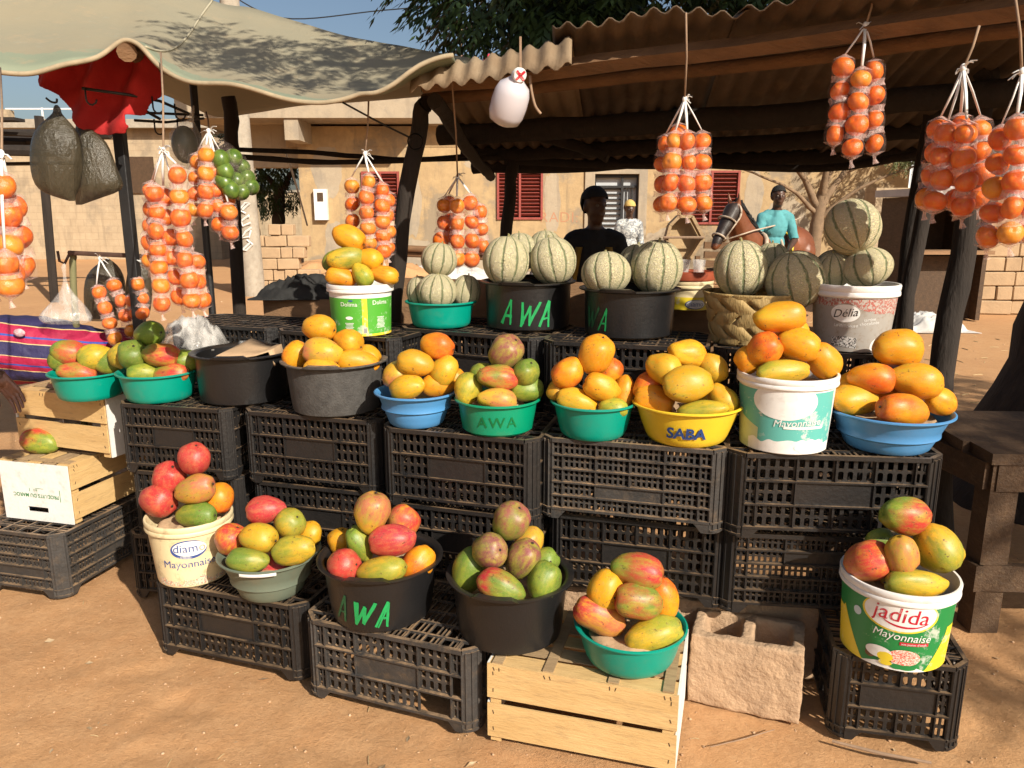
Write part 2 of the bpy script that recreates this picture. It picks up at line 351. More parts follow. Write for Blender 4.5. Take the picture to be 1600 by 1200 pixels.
def m_tang():
    m, nt, b = base('tangerine peel'); tc = nn(nt, 'TexCoord'); oi = nn(nt, 'ObjectInfo')
    r = nn(nt, 'ValToRGB'); e = r.color_ramp.elements; e[0].color = (.68, .1, .004, 1); e[1].color = (.68, .24, .008, 1); e.new(.75).color = (.68, .13, .004, 1)
    lk(nt, oi.outputs['Random'], r.inputs[0])
    n1 = nn(nt, 'TexNoise', i_Scale=2.2, i_Detail=4); lk(nt, tc.outputs['Object'], n1.inputs['Vector'])
    c = mixc(nt, mul(nt, ramp(nt, n1.outputs[0], .5, .7), .4), r.outputs[0], (.72, .34, .03))
    v = nn(nt, 'TexVoronoi', i_Scale=16); lk(nt, tc.outputs['Object'], v.inputs['Vector'])
    lk(nt, c, b.inputs['Base Color']); b.inputs['Roughness'].default_value = .32
    bp = nn(nt, 'Bump', i_Strength=.3, i_Distance=.002); lk(nt, v.outputs[0], bp.inputs['Height']); lk(nt, bp.outputs[0], b.inputs['Normal']); return m
M['tang'] = m_tang()
def m_melon():
    m, nt, b = base('netted melon rind'); tc = nn(nt, 'TexCoord'); oi = nn(nt, 'ObjectInfo'); s = tc.outputs['Object']
    ad = nn(nt, 'VectorMath', operation='ADD'); mu = nn(nt, 'VectorMath', operation='SCALE'); mu.inputs[0].default_value = (13, 29, 41)
    lk(nt, oi.outputs['Random'], mu.inputs[3]); lk(nt, s, ad.inputs[0]); lk(nt, mu.outputs[0], ad.inputs[1]); q = ad.outputs[0]
    nw = nn(nt, 'TexNoise', i_Scale=5, i_Detail=3); lk(nt, q, nw.inputs['Vector'])
    wq = nn(nt, 'VectorMath', operation='ADD'); lk(nt, q, wq.inputs[0]); sw = nn(nt, 'VectorMath', operation='SCALE'); lk(nt, nw.outputs['Color'], sw.inputs[0]); sw.inputs[3].default_value = .25; lk(nt, sw.outputs[0], wq.inputs[1])
    v = nn(nt, 'TexVoronoi', feature='DISTANCE_TO_EDGE', i_Scale=13); lk(nt, wq.outputs[0], v.inputs['Vector'])
    net = ramp(nt, v.outputs[0], .13, .03)
    sp = nn(nt, 'SeparateXYZ'); lk(nt, s, sp.inputs[0]); an = mth(nt, 'ARCTAN2', sp.outputs[1], sp.outputs[0])
    gw = mth(nt, 'ABSOLUTE', mth(nt, 'SINE', add(nt, mul(nt, an, 5), mul(nt, add(nt, nw.outputs[0], -.5), .6))))
    groove = ramp(nt, gw, .32, .12)
    c = mixc(nt, ramp(nt, nw.outputs[0], .4, .65), (.52, .46, .27), (.46, .43, .24))
    c = mixc(nt, mul(nt, net, .85), c, (.66, .6, .43))
    n9 = nn(nt, 'TexNoise', i_Scale=11, i_Detail=3); lk(nt, q, n9.inputs['Vector'])
    c = mixc(nt, mul(nt, mul(nt, groove, ramp(nt, n9.outputs[0], .2, .45)), .85), c, (.12, .17, .07))
    lk(nt, c, b.inputs['Base Color']); b.inputs['Roughness'].default_value = .75
    h = add(nt, mul(nt, net, 1.0), mul(nt, groove, -1.2))
    bp = nn(nt, 'Bump', i_Strength=.9, i_Distance=.004); lk(nt, h, bp.inputs['Height']); lk(nt, bp.outputs[0], b.inputs['Normal']); return m
M['melon'] = m_melon()
def m_film(name, col, alpha, rough=.15, sc=30, lo=.0, hi=.6, bd=.006):
    m, nt, b = base(name); tc = nn(nt, 'TexCoord'); mp = nn(nt, 'Mapping'); mp.inputs['Scale'].default_value = (1, 1, .35); lk(nt, tc.outputs['Object'], mp.inputs[0])
    n = nn(nt, 'TexNoise', i_Scale=sc, i_Detail=5, i_Roughness=.65); lk(nt, mp.outputs[0], n.inputs['Vector'])
    b.inputs['Base Color'].default_value = (*col, 1); b.inputs['Roughness'].default_value = rough
    lk(nt, add(nt, mul(nt, ramp(nt, n.outputs[0], .45, .75), hi), alpha + lo), b.inputs['Alpha'])
    bp = nn(nt, 'Bump', i_Strength=.8, i_Distance=bd); lk(nt, n.outputs[0], bp.inputs['Height']); lk(nt, bp.outputs[0], b.inputs['Normal']); return m
M['sleeve'] = m_film('clear plastic sleeve', (.7, .55, .5), .03, .12, 60, 0, .1)
M['sleeveband'] = m_film('gathered plastic sleeve', (.82, .6, .55), .22, .2, 70, 0, .4)
M['bagclear'] = m_film('clear plastic bag', (.75, .73, .7), .16, .15, 22, 0, .45)
M['bagdark'] = m_film('dark plastic bag', (.05, .042, .026), .78, .26, 55, 0, .22, .012)
M['jug'] = pbr('frosted white plastic', (.55, .52, .56), .22, .1, 4)
M['redcloth'] = pbr('red cloth', (.42, .012, .012), .85, .3, 5, .3, 60)

# ---------------------------------------------------------------- ground
def axis(near, far, step, grow):
    a = [0]; d = step
    while a[-1] < far:
        if a[-1] > near: d *= grow
        a.append(a[-1] + d)
    return a
FOOT = [(random.Random(k).uniform(-2, 2), 1.35 + 1.3 * random.Random(k + 50).random(), random.Random(k + 90).uniform(0, 3.1)) for k in range(30)]
def gz(x, y):
    dent = 0
    if abs(x) < 2.5 and y < 3:
        for fx, fy, fa in FOOT:
            dx, dy = x - fx, y - fy
            if dx * dx + dy * dy < .05:
                u, v_ = dx * math.cos(fa) + dy * math.sin(fa), -dx * math.sin(fa) + dy * math.cos(fa); e = (u / .13) ** 2 + (v_ / .05) ** 2
                dent += -.006 * math.exp(-e * e) + .0025 * math.exp(-((e - 1.6) / .5) ** 2)
    return gz0(x, y) + dent
def gz0(x, y):
    k = 1 / (1 + (math.hypot(x, y - 2) / 9) ** 2)
    return -.004 + k * (nz((x, y, 0), 1.1, 1) * .012 + nz((x, y, 0), 5, 2) * .01 + nz((x, y, 0), 17, 3) * .003) - .012 * k
xs = axis(2.6, 150, .025, 1.09); xs = [-q for q in reversed(xs[1:])] + xs
ys = axis(2.6, 150, .025, 1.09); ys = [1.2 + q for q in ys]; ys = [-60, -20, -8, -3, -1, 0, .6, .9, 1.1] + ys
g = MB(); g.grid([[(x, y, gz(x, y)) for x in xs] for y in ys])
tag(g.build('ground', M['ground'], smooth=180), kind='structure')
g = MB(); rnd = random.Random(3)
for i in range(4200):
    t = rnd.random(); x = rnd.uniform(-2.4, 2.3); y = 1.3 + 3.5 * t * t
    if i > 3700: x = rnd.uniform(-6, 8); y = rnd.uniform(5, 14)
    r = rnd.choice([.0015, .0015, .002, .002, .002, .002, .003, .003, .003, .004, .006]) * (1 if i < 3700 else 3.0)
    g.ell((x, y, gz(x, y) + r * .3), (r, r * rnd.uniform(.6, 1), r * .6), Matrix.Rotation(rnd.random() * 6, 3, 'Z'), 6, 4)
tag(g.build('pebbles', pbr('pebble', (.36, .2, .1), .95, .4, 14, col2=(.55, .38, .24)), smooth=60), 'small pale pebbles scattered over the sandy ground', 'pebbles', kind='stuff')
g = MB()
for i in range(220):
    x = rnd.uniform(-2.4, 2.4); y = 1.4 + 3 * rnd.random() ** 2
    if i > 120: x = rnd.uniform(2.2, 6); y = rnd.uniform(6, 11)
    a = rnd.random() * 6.3; l = rnd.uniform(.015, .05) * (1 if i < 120 else 3)
    d = V((math.cos(a), math.sin(a), 0)) * l; p = V((x, y, gz(x, y) + .003))
    g.tube([p, p + d * .5 + V((0, 0, .002)), p + d], .0012 if i < 120 else .004, 4)
tag(g.build('straw', pbr('straw', (.5, .38, .2), .9, .3)), 'bits of dry straw and twig littering the sandy ground', 'straw', kind='stuff')

g = MB()
for i in range(90):
    x = rnd.uniform(-2.3, 2.2); y = 1.4 + 2.4 * rnd.random() ** 1.5; s_ = rnd.uniform(.006, .02); a = rnd.random() * 6
    c_ = V((x, y, gz(x, y) + .003)); ux = V((math.cos(a), math.sin(a), rnd.uniform(-.15, .15))) * s_; uy = V((-math.sin(a), math.cos(a), rnd.uniform(-.2, .3))) * s_ * rnd.uniform(.3, .8)
    g.add([c_ - ux, c_ - uy * .8, c_ + ux, c_ + uy + V((0, 0, .004))], [(0, 1, 2, 3)])
tag(g.build('leaf_litter', pbr('dry leaf scraps', (.3, .19, .09), .9, .5, 30, col2=(.45, .36, .24))), 'dry leaf and paper scraps lying on the sand round the crates', 'litter', kind='stuff')
# ---------------------------------------------------------------- house behind
HY = 18.6
house = thing('house', 'ochre plastered house with red louvred shutters and grey upper storey behind the stall', 'house', (2, HY, 0))
def hbox(x0, x1, z0, z1, y0, y1, name, m, parent=house):
    b = MB(); b.box(((x0 + x1) / 2, (y0 + y1) / 2, (z0 + z1) / 2), (x1 - x0, y1 - y0, z1 - z0))
    off = V((0, 0, 0)); q = parent
    while q: off += q.location; q = q.parent
    return put(name, b.mesh(name, m, None, off), parent)
wins = [(-3.5, -2.62, 1.31, 2.4, 'left'), (-.35, .72, 1.31, 2.4, 'mid'), (4.0, 5.3, 1.2, 2.42, 'right')]
door = (1.93, 2.95, 0, 2.34)
cuts = sorted([(w[0], w[1], w[2], w[3]) for w in wins] + [door])
x = -4.95
for (a, b_, z0, z1) in cuts:
    hbox(x, a, -.3, 2.95, HY, HY + .3, 'wall', M['plaster'])
    if z0 > 0: hbox(a, b_, -.3, z0, HY, HY + .3, 'wall', M['plaster'])
    hbox(a, b_, z1, 2.95, HY, HY + .3, 'wall', M['plaster']); x = b_
hbox(x, 10.2, -.3, 2.95, HY, HY + .3, 'wall', M['plaster'])
hbox(-4.95, -4.65, -.3, 2.95, HY + .3, HY + 8, 'wall', M['plaster'])
hbox(-4.6, 10, -.2, 2.9, HY + 2.2, HY + 2.4, 'inner_wall', M['slab'])
hbox(-7.2, -2.0, 3.45, 4.35, HY - 1.2, HY + 6, 'parapet', M['slab'])
hbox(-2.0, 5.6, 3.4, 4.2, HY - .55, HY + 6, 'parapet', M['slab'])
hbox(-5.2, 10.3, 2.95, 3.4, HY - .02, HY + 6, 'upper_wall', M['plaster'])
hbox(-6.3, -4.96, 2.5, 3.45, HY + .2, HY + .6, 'bracket_wall', M['slab'])
hbox(-4.9, -4.6, 3.0, 3.45, HY - 1.15, HY - .03, 'bracket_wall', M['slab'])
hbox(5.6, 10.4, 2.96, 3.15, HY - .3, HY + 6, 'cornice', M['slab'])
hbox(-5.0, -1.0, -.3, .18, HY - .3, HY - .01, 'plinth', M['concrete'])
hbox(-1.0, 10.2, -.3, .1, HY - .25, HY - .01, 'plinth', M['concrete'])
hbox(-4.6, -4.3, 1.3, 2.0, HY - .14, HY - .004, 'meter_box', M['whitepl'])
hbox(-4.52, -4.38, 1.72, 1.92, HY - .146, HY - .141, 'meter_window', M['darkwood'])
hbox(1.7, 1.926, -.2, 2.6, HY - .05, HY - .004, 'door_surround', M['slab']); hbox(2.954, 3.15, -.2, 2.6, HY - .05, HY - .004, 'door_surround', M['slab']); hbox(1.927, 2.953, 2.345, 2.6, HY - .05, HY - .004, 'door_surround', M['slab'])
for (a, b_, z0, z1, nm) in wins:
    f = thing('window', None, None, ((a + b_) / 2, HY, z0)); f.parent = house; f.location = V(f.location) - V(house.location)
    b = MB(); t = .05
    mid = (a + b_) / 2
    for (cx, w_) in ((a + t / 2, t), (b_ - t / 2, t), (mid, t)): b.box((cx, HY + .0, (z0 + z1) / 2), (w_, .1, z1 - z0))
    for cz in (z0 + t / 2, z1 - t / 2):
        for k in (0, 1): b.box(((a if k == 0 else mid) + (mid - a) / 2, HY, cz), (mid - a - t, .09, t))
    off = V(((a + b_) / 2, HY, z0)); put('frame', b.mesh('frame', M['redpaint'], None, off), f)
    sl = MB(); sl.box((0, 0, 0), ((b_ - a) / 2 - t * 1.2, .08, .015), Matrix.Rotation(R(-38), 3, 'X')); sm = sl.mesh('slat', M['redpaint'])
    nsl = 12
    for k in range(nsl):
        for sx in (-1, 1):
            put('slat', sm, f, (sx * (b_ - a) / 4, .03, t + .02 + (z1 - z0 - 2 * t - .03) * (k + .5) / nsl))
d = thing('door', None, None, (2.44, HY, 0)); d.parent = house; d.location = V((2.44, HY, 0)) - V(house.location)
b = MB(); b.box((0, .2, 1.15), (1.0, .03, 2.3)); b.build('panel', pbr('pale glass door', (.5, .52, .54), .3, .2, 3), d)
bar = MB(); bar.box((0, 0, 0), (.62, .03, .028)); barm = bar.mesh('bar', M['blackmetal'])
for k in range(17): put('bar', barm, d, (-.18, .14, .12 + k * .118))
b = MB()
for x_ in (-.5, .14, .5): b.box((x_, .1, 1.16), (.05, .06, 2.32))
for z_ in (2.29, 2.06, .05): b.box((0, .1, z_), (.96, .055, .05))
for x_ in (.22, .3, .38): b.box((x_, .12, 1.05), (.025, .03, 1.98))
b.build('grille', M['blackmetal'], d)
def text_mesh(s, size, shear=0, bold=0, space=1):
    cu = bpy.data.curves.new('txt', 'FONT'); cu.body = s; cu.size = size; cu.shear = shear; cu.offset = bold; cu.align_x = 'CENTER'; cu.align_y = 'CENTER'; cu.space_character = space; cu.resolution_u = 3
    o = bpy.data.objects.new('txt', cu); me = bpy.data.meshes.new_from_object(o)
    vs = [v.co.copy() for v in me.vertices]; fs = [tuple(p.vertices) for p in me.polygons]
    bpy.data.objects.remove(o); bpy.data.curves.remove(cu); bpy.data.meshes.remove(me); return vs, fs
def flat_text(s, size, c, xd, yd, parent, m, name='lettering', **k):
    vs, fs = text_mesh(s, size, **k); b = MB(); c = V(c); b.add([c + V(xd) * q.x + V(yd) * q.y for q in vs], fs)
    return b.build(name, m, parent, world=parent is not None)
prnd = random.Random(11)
for (cx, cz, rx, rz_) in [(-4.3, 2.4, .35, .6), (-4.15, .6, .28, .7), (-2.35, 1.7, .22, .8), (-2.3, .5, .5, .35), (.95, 1.7, .2, .75), (-.8, .35, .7, .3), (1.35, 2.6, .4, .22), (3.6, .6, .5, .5), (6.4, 1.0, .6, .8), (-.6, 2.62, .5, .18), (3.6, 2.7, .35, .15), (5.65, 1.8, .2, .7)]:
    b = MB(); n_ = 40; ph = prnd.random() * 9
    ring_ = [V((cx + rx * math.cos(2 * PI * i / n_) * (1 + .3 * nz((math.cos(2 * PI * i / n_) * 2, math.sin(2 * PI * i / n_) * 2, ph), 1.0) + .12 * nz((i, ph, 0), 1.7)), HY - .003, cz + rz_ * math.sin(2 * PI * i / n_) * (1 + .3 * nz((math.cos(2 * PI * i / n_) * 2, math.sin(2 * PI * i / n_) * 2, ph + 4), 1.0) + .12 * nz((i, ph, 5), 1.7)))) for i in range(n_)]
    b.add(ring_, [tuple(range(n_))]); b.build('cement_patch', M['slab'], house, None, True)
flat_text('RADI: M', .34, (1.3, HY - .004, 1.35), (1, 0, 0), (0, 0, 1), house, M['i_wallred'], bold=-.004, space=1.1)
sign = thing('house_sign', 'white painted notice board with address and number on ochre wall above the door', 'sign', (2.82, HY - .06, 2.61))
b = MB(); b.box((2.82, HY - .05, 2.84), (1.06, .03, .5)); b.build('board', M['whiteboard'], sign, world=True)
flat_text('ADRESSA : YARIME', .105, (2.82, HY - .067, 3.02), (1, 0, 0), (0, 0, 1), sign, M['i_black'])
flat_text('NUMERO: 77 279 64 81 / 77 346 23 96', .062, (2.82, HY - .067, 2.92), (1, 0, 0), (0, 0, 1), sign, M['i_black'])
b = MB(); b.box((2.82, HY - .066, 2.74), (.92, .004, .18)); b.build('picture', speckle('notice picture', [(.7, .7, .66), (.2, .4, .1), (.7, .7, .66), (.6, .3, .15), (.7, .7, .66)], 9), sign, world=True)
# laundry on the roof terrace
lp = thing('laundry_pole', 'wooden pole with crossbar on the house roof carrying pink and red washing', 'pole', (-1.25, 20, 4.2))
b = MB(); b.tube([(-1.25, 20, 4.2), (-1.22, 20, 5.85)], .035, 6); b.tube([(-1.7, 20, 5.8), (-.7, 20, 5.84)], .025, 6); b.build('pole', M['rope'], lp, world=True)
for k, (x0, c_, w_) in enumerate([(-1.6, (.35, .03, .18), .5), (-1.1, (.7, .28, .35), .45), (-.55, (.55, .02, .06), .3)]):
    P = [[V((x0 + w_ * (i / 6 - .5) * (1 - .3 * j / 5), 20 - .1 + .06 * math.sin(i * 2 + j), 5.2 - (.16 * j) - .12 * abs(i - 3) / 3)) for i in range(7)] for j in range(6)]
    b = MB(); b.grid(P); o = b.build('garment', pbr('garment %d' % k, c_, .9, .3), lp, 180, True); mo = o.modifiers.new('s', 'SOLIDIFY'); mo.thickness = .02

# ---------------------------------------------------------------- far left: walls, sheds, houses
def simple_box_thing(name, label, cat, boxes, loc):
    t = thing(name, label, cat, loc)
    for (pn, m, c, d_) in boxes:
        b = MB(); b.box(c, d_); b.build(pn, m, t, world=True)
    return t
simple_box_thing('boundary_wall', 'long low beige block wall across the street at far left', 'wall',
    [('wall', M['blockwall'], (-19, 30.2, 1.0), (26, .3, 2.4)), ('pier', M['concrete'], (-14.6, 30.0, 1.0), (.9, .3, 2.5)), ('coping', M['concrete'], (-19, 30.2, 2.24), (26, .4, .09))], (-19, 30, 0))
simple_box_thing('parapet_house', 'unfinished beige house with stepped parapet and white railing at far left', 'house',
    [('wall', M['blockwall'], (-24, 38, 2.3), (14, 4, 5.2)), ('parapet', M['blockwall'], (-23.3, 35.9, 5.3), (2.4, .5, 1.1)), ('parapet', M['blockwall'], (-18.2, 35.9, 5.2), (1.4, .5, .9)),
     ('cornice', M['slab'], (-24, 35.8, 3.9), (14.2, .6, .2)), ('window', M['blackmetal'], (-27.2, 35.97, 3.2), (2.2, .1, .8)),
     ('railing', M['whitepl'], (-20.7, 35.9, 5.9), (3.2, .06, .06)), ('railing', M['whitepl'], (-20.7, 35.9, 5.4), (3.2, .06, .06)), ('railing', M['whitepl'], (-20.7, 35.9, 5.4), (.07, .05, 1.1)), ('railing', M['whitepl'], (-26, 35.9, 5.8), (3, .06, .06))], (-24, 36, 0))
simple_box_thing('corner_house', 'plain beige rendered house beyond the black stall post', 'house',
    [('wall', M['blockwall'], (-12.5, 27, 1.9), (6.5, 4, 4.2)), ('roof_slab', M['concrete'], (-12.5, 26.9, 4.1), (6.9, 4.6, .25)), ('window', M['darkwood'], (-11.6, 24.98, 2.6), (.9, .1, 1.1))], (-12.5, 25, 0))
sh = thing('market_shed', 'dark weathered open shed with sagging plank roof at far left', 'shed', (-10, 14, 0))
for k in range(7):
    b = MB(); b.box((-10.8 + .3 * math.sin(k * 2.1), 13.2 + k * .32, 2.95 - k * .1), (5.6, .3, .05), Matrix.Rotation(.05 * math.sin(k), 3, 'Y')); b.build('plank', M['wood'], sh, world=True)
for k in range(4):
    b = MB(); b.tube([(-13 + k * 1.75, 13.1, 0), (-13 + k * 1.75 + .1, 13.15, 3.0)], .07, 7); b.build('post', M['wood'], sh, world=True)
for k in range(3):
    b = MB(); b.tube([(-13.8, 13.05 + k * .8, 2.55 + .15 * k), (-7.2, 13.1 + k * .7, 2.45 + .2 * k)], .09, 7); b.build('beam', M['wood'], sh, world=True)
b = MB(); b.box((-12.2, 13.0, 2.2), (2.6, .04, .4)); b.build('fascia', M['darkwood'], sh, world=True)
pole = thing('utility_pole', 'grey concrete utility pole with white painted letters beside the brick pile', 'pole', (-4.72, 14.2, 0))
b = MB(); b.tube([(-4.72, 14.2, -.1), (-4.75, 14.2, 1.5), (-4.8, 14.2, 6.5)], [.2, .185, .15], 14); b.build('shaft', M['concrete'], pole, 60, True)
b = MB()
rnd = random.Random(5)
for k in range(7):
    z = .9 + k * .22
    P = [(-4.72 + .1 * math.sin(t_ * 1.7 + k), 14.2 - .2 - .002, z + .1 * math.cos(t_ * 1.3 + k)) for t_ in range(5)]
    b.tube(P, .018, 4)
b.build('painted_mark', M['i_white'], pole, world=True)
for k, z in enumerate((3.15, 3.5)):
    b = MB(); b.box((-5.1, 14.2, z), (.5, .1, .1)); b.build('step_bar', M['darkwood'], pole, world=True)
def brick_pile(name, label, x0, y, n, rows, dims, rz, seed, group=None, broken=.1):
    t = thing(name, label, 'brick pile', (x0, y, 0), rz); r = random.Random(seed); L, D, Hh = dims
    b = MB(); b.box((0, 0, 0), (L, D, Hh)); mA = b.mesh('brick', M['brick']); b = MB(); b.box((0, 0, 0), (D * .9, D, Hh)); mB = b.mesh('brick', M['brick'])
    for me in (mA, mB):
        bm = bmesh.new(); bm.from_mesh(me); bmesh.ops.bevel(bm, geom=bm.edges[:], offset=.012, segments=1, affect='EDGES'); bm.to_mesh(me); bm.free()
    for k in range(rows):
        x = r.uniform(-.05, .05)
        stretcher = k % 2 == 0
        while x < n * L:
            use = mA if (stretcher and r.random() > .15) or r.random() < .1 else mB; w = L if use is mA else D * .9
            if not (k == rows - 1 and r.random() < .25):
                put('brick', use, t, (x + w / 2, r.uniform(-.03, .03), Hh / 2 + k * (Hh + .012)), (r.uniform(-.03, .03), r.uniform(-.025, .025), r.uniform(-.06, .06)))
            x += w + .015
    return t
brick_pile('brick_pile', 'stacked pale adobe bricks beside the grey utility pole', -5.25, 14.9, 3, 6, (.4, .24, .2), 0, 4)
brick_pile('brick_pile', 'tall stack of tan adobe bricks behind the dark tree trunk at right', 6.55, 11.7, 6, 8, (.44, .24, .2), R(-6), 9)
# adobe pier, white sheet and dark booth at right
simple_box_thing('gate_pier', 'square adobe pier beside the white corrugated sheet at right', 'pier', [('shaft', M['blockwall'], (7.55, 16.0, .95), (.7, .5, 2.0))], (7.55, 16, 0))
cs = thing('corrugated_gate', 'upright white corrugated metal sheet beside the adobe pier', 'metal sheet', (8.45, 15.9, 0))
b = MB(); b.grid([[(7.9 + i * .03, 15.9 + .035 * math.sin(i * 1.3), z) for i in range(40)] for z in (-.05, 2.6)]); o = b.build('sheet', M['sheetwhite'], cs, 180, True); mo = o.modifiers.new('s', 'SOLIDIFY'); mo.thickness = .01
booth = thing('street_booth', 'dark wooden booth with pale flat roof behind the leaning stall posts', 'booth', (6.2, 11.5, 0))
for nm, m, c, d_ in [('roof', M['sack'], (6.0, 11.3, 1.75), (1.15, 1.2, .1)), ('side_wall', M['darkwood'], (5.55, 11.3, .85), (.06, 1.1, 1.68)), ('side_wall', M['darkwood'], (6.5, 11.3, .85), (.06, 1.1, 1.68)),
                    ('back_wall', M['darkwood'], (6.02, 11.84, .85), (.9, .05, 1.68)), ('counter', M['board'], (6.0, 10.8, .95), (1.1, .35, .05)), ('front_board', M['darkwood'], (6.02, 10.95, .45), (.9, .04, .88))]:
    b = MB(); b.box(c, d_); b.build(nm, m, booth, world=True)
def rag_heap(name, label, cat, c, r, m, seed, n=34):
    b = MB(); P = []
    for i in range(n):
        row = []
        for j in range(n):
            u, v_ = i / (n - 1) * 2 - 1, j / (n - 1) * 2 - 1; rr = math.hypot(u, v_); k = max(0, 1 - rr ** 2)
            x, y = c[0] + r[0] * u, c[1] + r[1] * v_
            ridg = 1 - abs(nz((u, v_, 0), 2.6, seed)) * 2 + .5 * (1 - abs(nz((u, v_, 0), 6, seed + 3)) * 2)
            row.append(V((x + .1 * r[0] * nz((u, v_, 1), 2, seed), y + .1 * r[1] * nz((u, v_, 2), 2, seed), c[2] + r[2] * (k ** .6) * max(.08, .35 + .5 * ridg) * 1.0)))
        P.append(row)
    b.grid(P); o = b.build(name, m, None, 180); mo = o.modifiers.new('s', 'SOLIDIFY'); mo.thickness = .006
    return tag(o, label, cat)
rag_heap('sack_heap', 'crumpled white sacks lying on the ground before the booth', 'sacks', (5.3, 10.0, 0), (.6, .35, .22), M['sack'], 3)
rag_heap('sack_heap', 'small grey rubble heap with torn sacks beside the house wall', 'rubble', (-1.6, 17.2, 0), (1.6, .8, .35), M['sack'], 8)
rag_heap('earth_mound', 'low mound of orange earth at the foot of the ochre house', 'earth mound', (-3.4, 16.6, -.02), (2.2, 1.1, .55), M['ground'], 12)
b = MB(); b.tube([(-3.0, 16.9, .75), (-.3, 17.1, .62)], .07, 8); b.tube([(-2.6, 17.05, .6), (-.5, 17.2, .5)], .06, 8); tag(b.build('log_pair', M['beam'], None, 60), 'two pale logs lying on rubble before the house wall', 'logs')

# ---------------------------------------------------------------- trees
def sprig(b, p, d, L, nl, ll, rnd, droop=.25):
    d = d.normalized(); side = d.cross(V((0, 0, 1)));
    if side.length < .1: side = V((1, 0, 0))
    side.normalize(); up = side.cross(d)
    for i in range(nl):
        t = (i + 1) / nl; q = p + d * (L * t) + V((0, 0, -droop * L * t * t))
        for sg in (-1, 1):
            a = rnd.uniform(.5, 1.0); dr = (d * math.cos(a) + side * (sg * math.sin(a)) + V((0, 0, -rnd.uniform(.2, .8)))).normalized()
            l = ll * rnd.uniform(.7, 1.15) * (1 - .35 * t); w = dr.cross(up + V((rnd.uniform(-.5, .5), rnd.uniform(-.5, .5), 0))).normalized() * (l * .15)
            b.add([q, q + dr * l * .4 + w, q + dr * l, q + dr * l * .45 - w], [(0, 1, 2, 3)])
def tree(name, label, trunk, limbs, blobs, n, L, nl, ll, m_bark, m_leaf, seed, keep=None, trr=.3):
    rnd = random.Random(seed); t = thing(name, label, 'tree', trunk[0][0])
    b = MB(); pts = [V(q[0]) for q in trunk]; P = [crom(pts, i / 20) for i in range(21)]; rr = [q[1] for q in trunk]
    RR = [crom([V((x_, 0, 0)) for x_ in rr], i / 20).x * (1 + .06 * math.sin(i * 1.9)) for i in range(21)]; b.tube(P, RR, 16)
    b.build('trunk', m_bark, t, 180, True)
    for lb in limbs:
        b = MB(); pp = [V(q[0]) for q in lb]; rr = [q[1] for q in lb]
        b.tube([crom(pp, i / 12) + V((nz((i, seed, 0), .7), nz((i, seed, 5), .7), 0)) * .05 for i in range(13)], [crom([V((x_, 0, 0)) for x_ in rr], i / 12).x for i in range(13)], 8)
        b.build('limb', m_bark, t, 180, True)
    b = MB(); tot = sum(q[2] for q in blobs)
    for (c, r, w) in blobs:
        k = int(n * w / tot)
        while k > 0:
            q = V((rnd.gauss(0, 1), rnd.gauss(0, 1), rnd.gauss(0, 1))).normalized() * (rnd.random() ** .4); p = V(c) + V((q.x * r[0], q.y * r[1], q.z * r[2]))
            if nz(p, 1.1 / max(L * 3, .4), seed) < -.12: continue
            k -= 1
            if keep and not keep(p): continue
            sprig(b, p, V((q.x, q.y, q.z * .5 - .2)) + V((rnd.uniform(-.6, .6), rnd.uniform(-.6, .6), rnd.uniform(-.5, .2))), L, nl, ll, rnd)
    b.build('crown', m_leaf, t, None, True); return t
tree('neem_tree', 'large dark neem tree with leaning rough trunk beside the dark wooden table',
     [((2.95, 3.95, -.15), .62), ((3.0, 3.95, .35), .46), ((3.15, 4.0, 1.0), .4), ((3.35, 4.0, 1.8), .34), ((3.3, 3.8, 2.8), .26), ((3.0, 3.5, 3.6), .14)],
     [[((3.3, 3.9, 2.3), .2), ((2.4, 3.9, 2.75), .13), ((1.2, 4.0, 3.0), .08), ((.1, 4.1, 3.0), .03)],
      [((3.3, 3.8, 2.6), .2), ((2.6, 3.0, 3.2), .13), ((1.5, 2.2, 3.6), .07), ((.5, 1.8, 3.7), .03)],
      [((3.3, 3.8, 2.5), .2), ((4.4, 2.6, 3.1), .14), ((5.2, 1.2, 3.5), .08), ((5.5, .2, 3.6), .04)],
      [((3.3, 3.8, 2.7), .18), ((3.6, 4.8, 3.4), .1), ((3.6, 5.4, 3.8), .04)]],
     [((.75, 4.3, 2.75), (1.3, .7, .5), 1.0), ((.2, 4.2, 2.5), (.6, .5, .25), .28), ((1.2, 2.1, 3.65), (1.5, .85, .4), .75), ((2.4, 3.2, 3.5), (1.4, 1.2, .6), .8),
      ((5.75, -1.1, 3.7), (1.25, 1.8, .8), 1.7), ((6.6, 1.3, 3.7), (1.6, 1.5, .7), 1.2), ((3.6, 5.0, 3.6), (1.5, 1.2, .7), .5)],
     8200, .24, 6, .1, M['bark'], M['leaf'], 21)
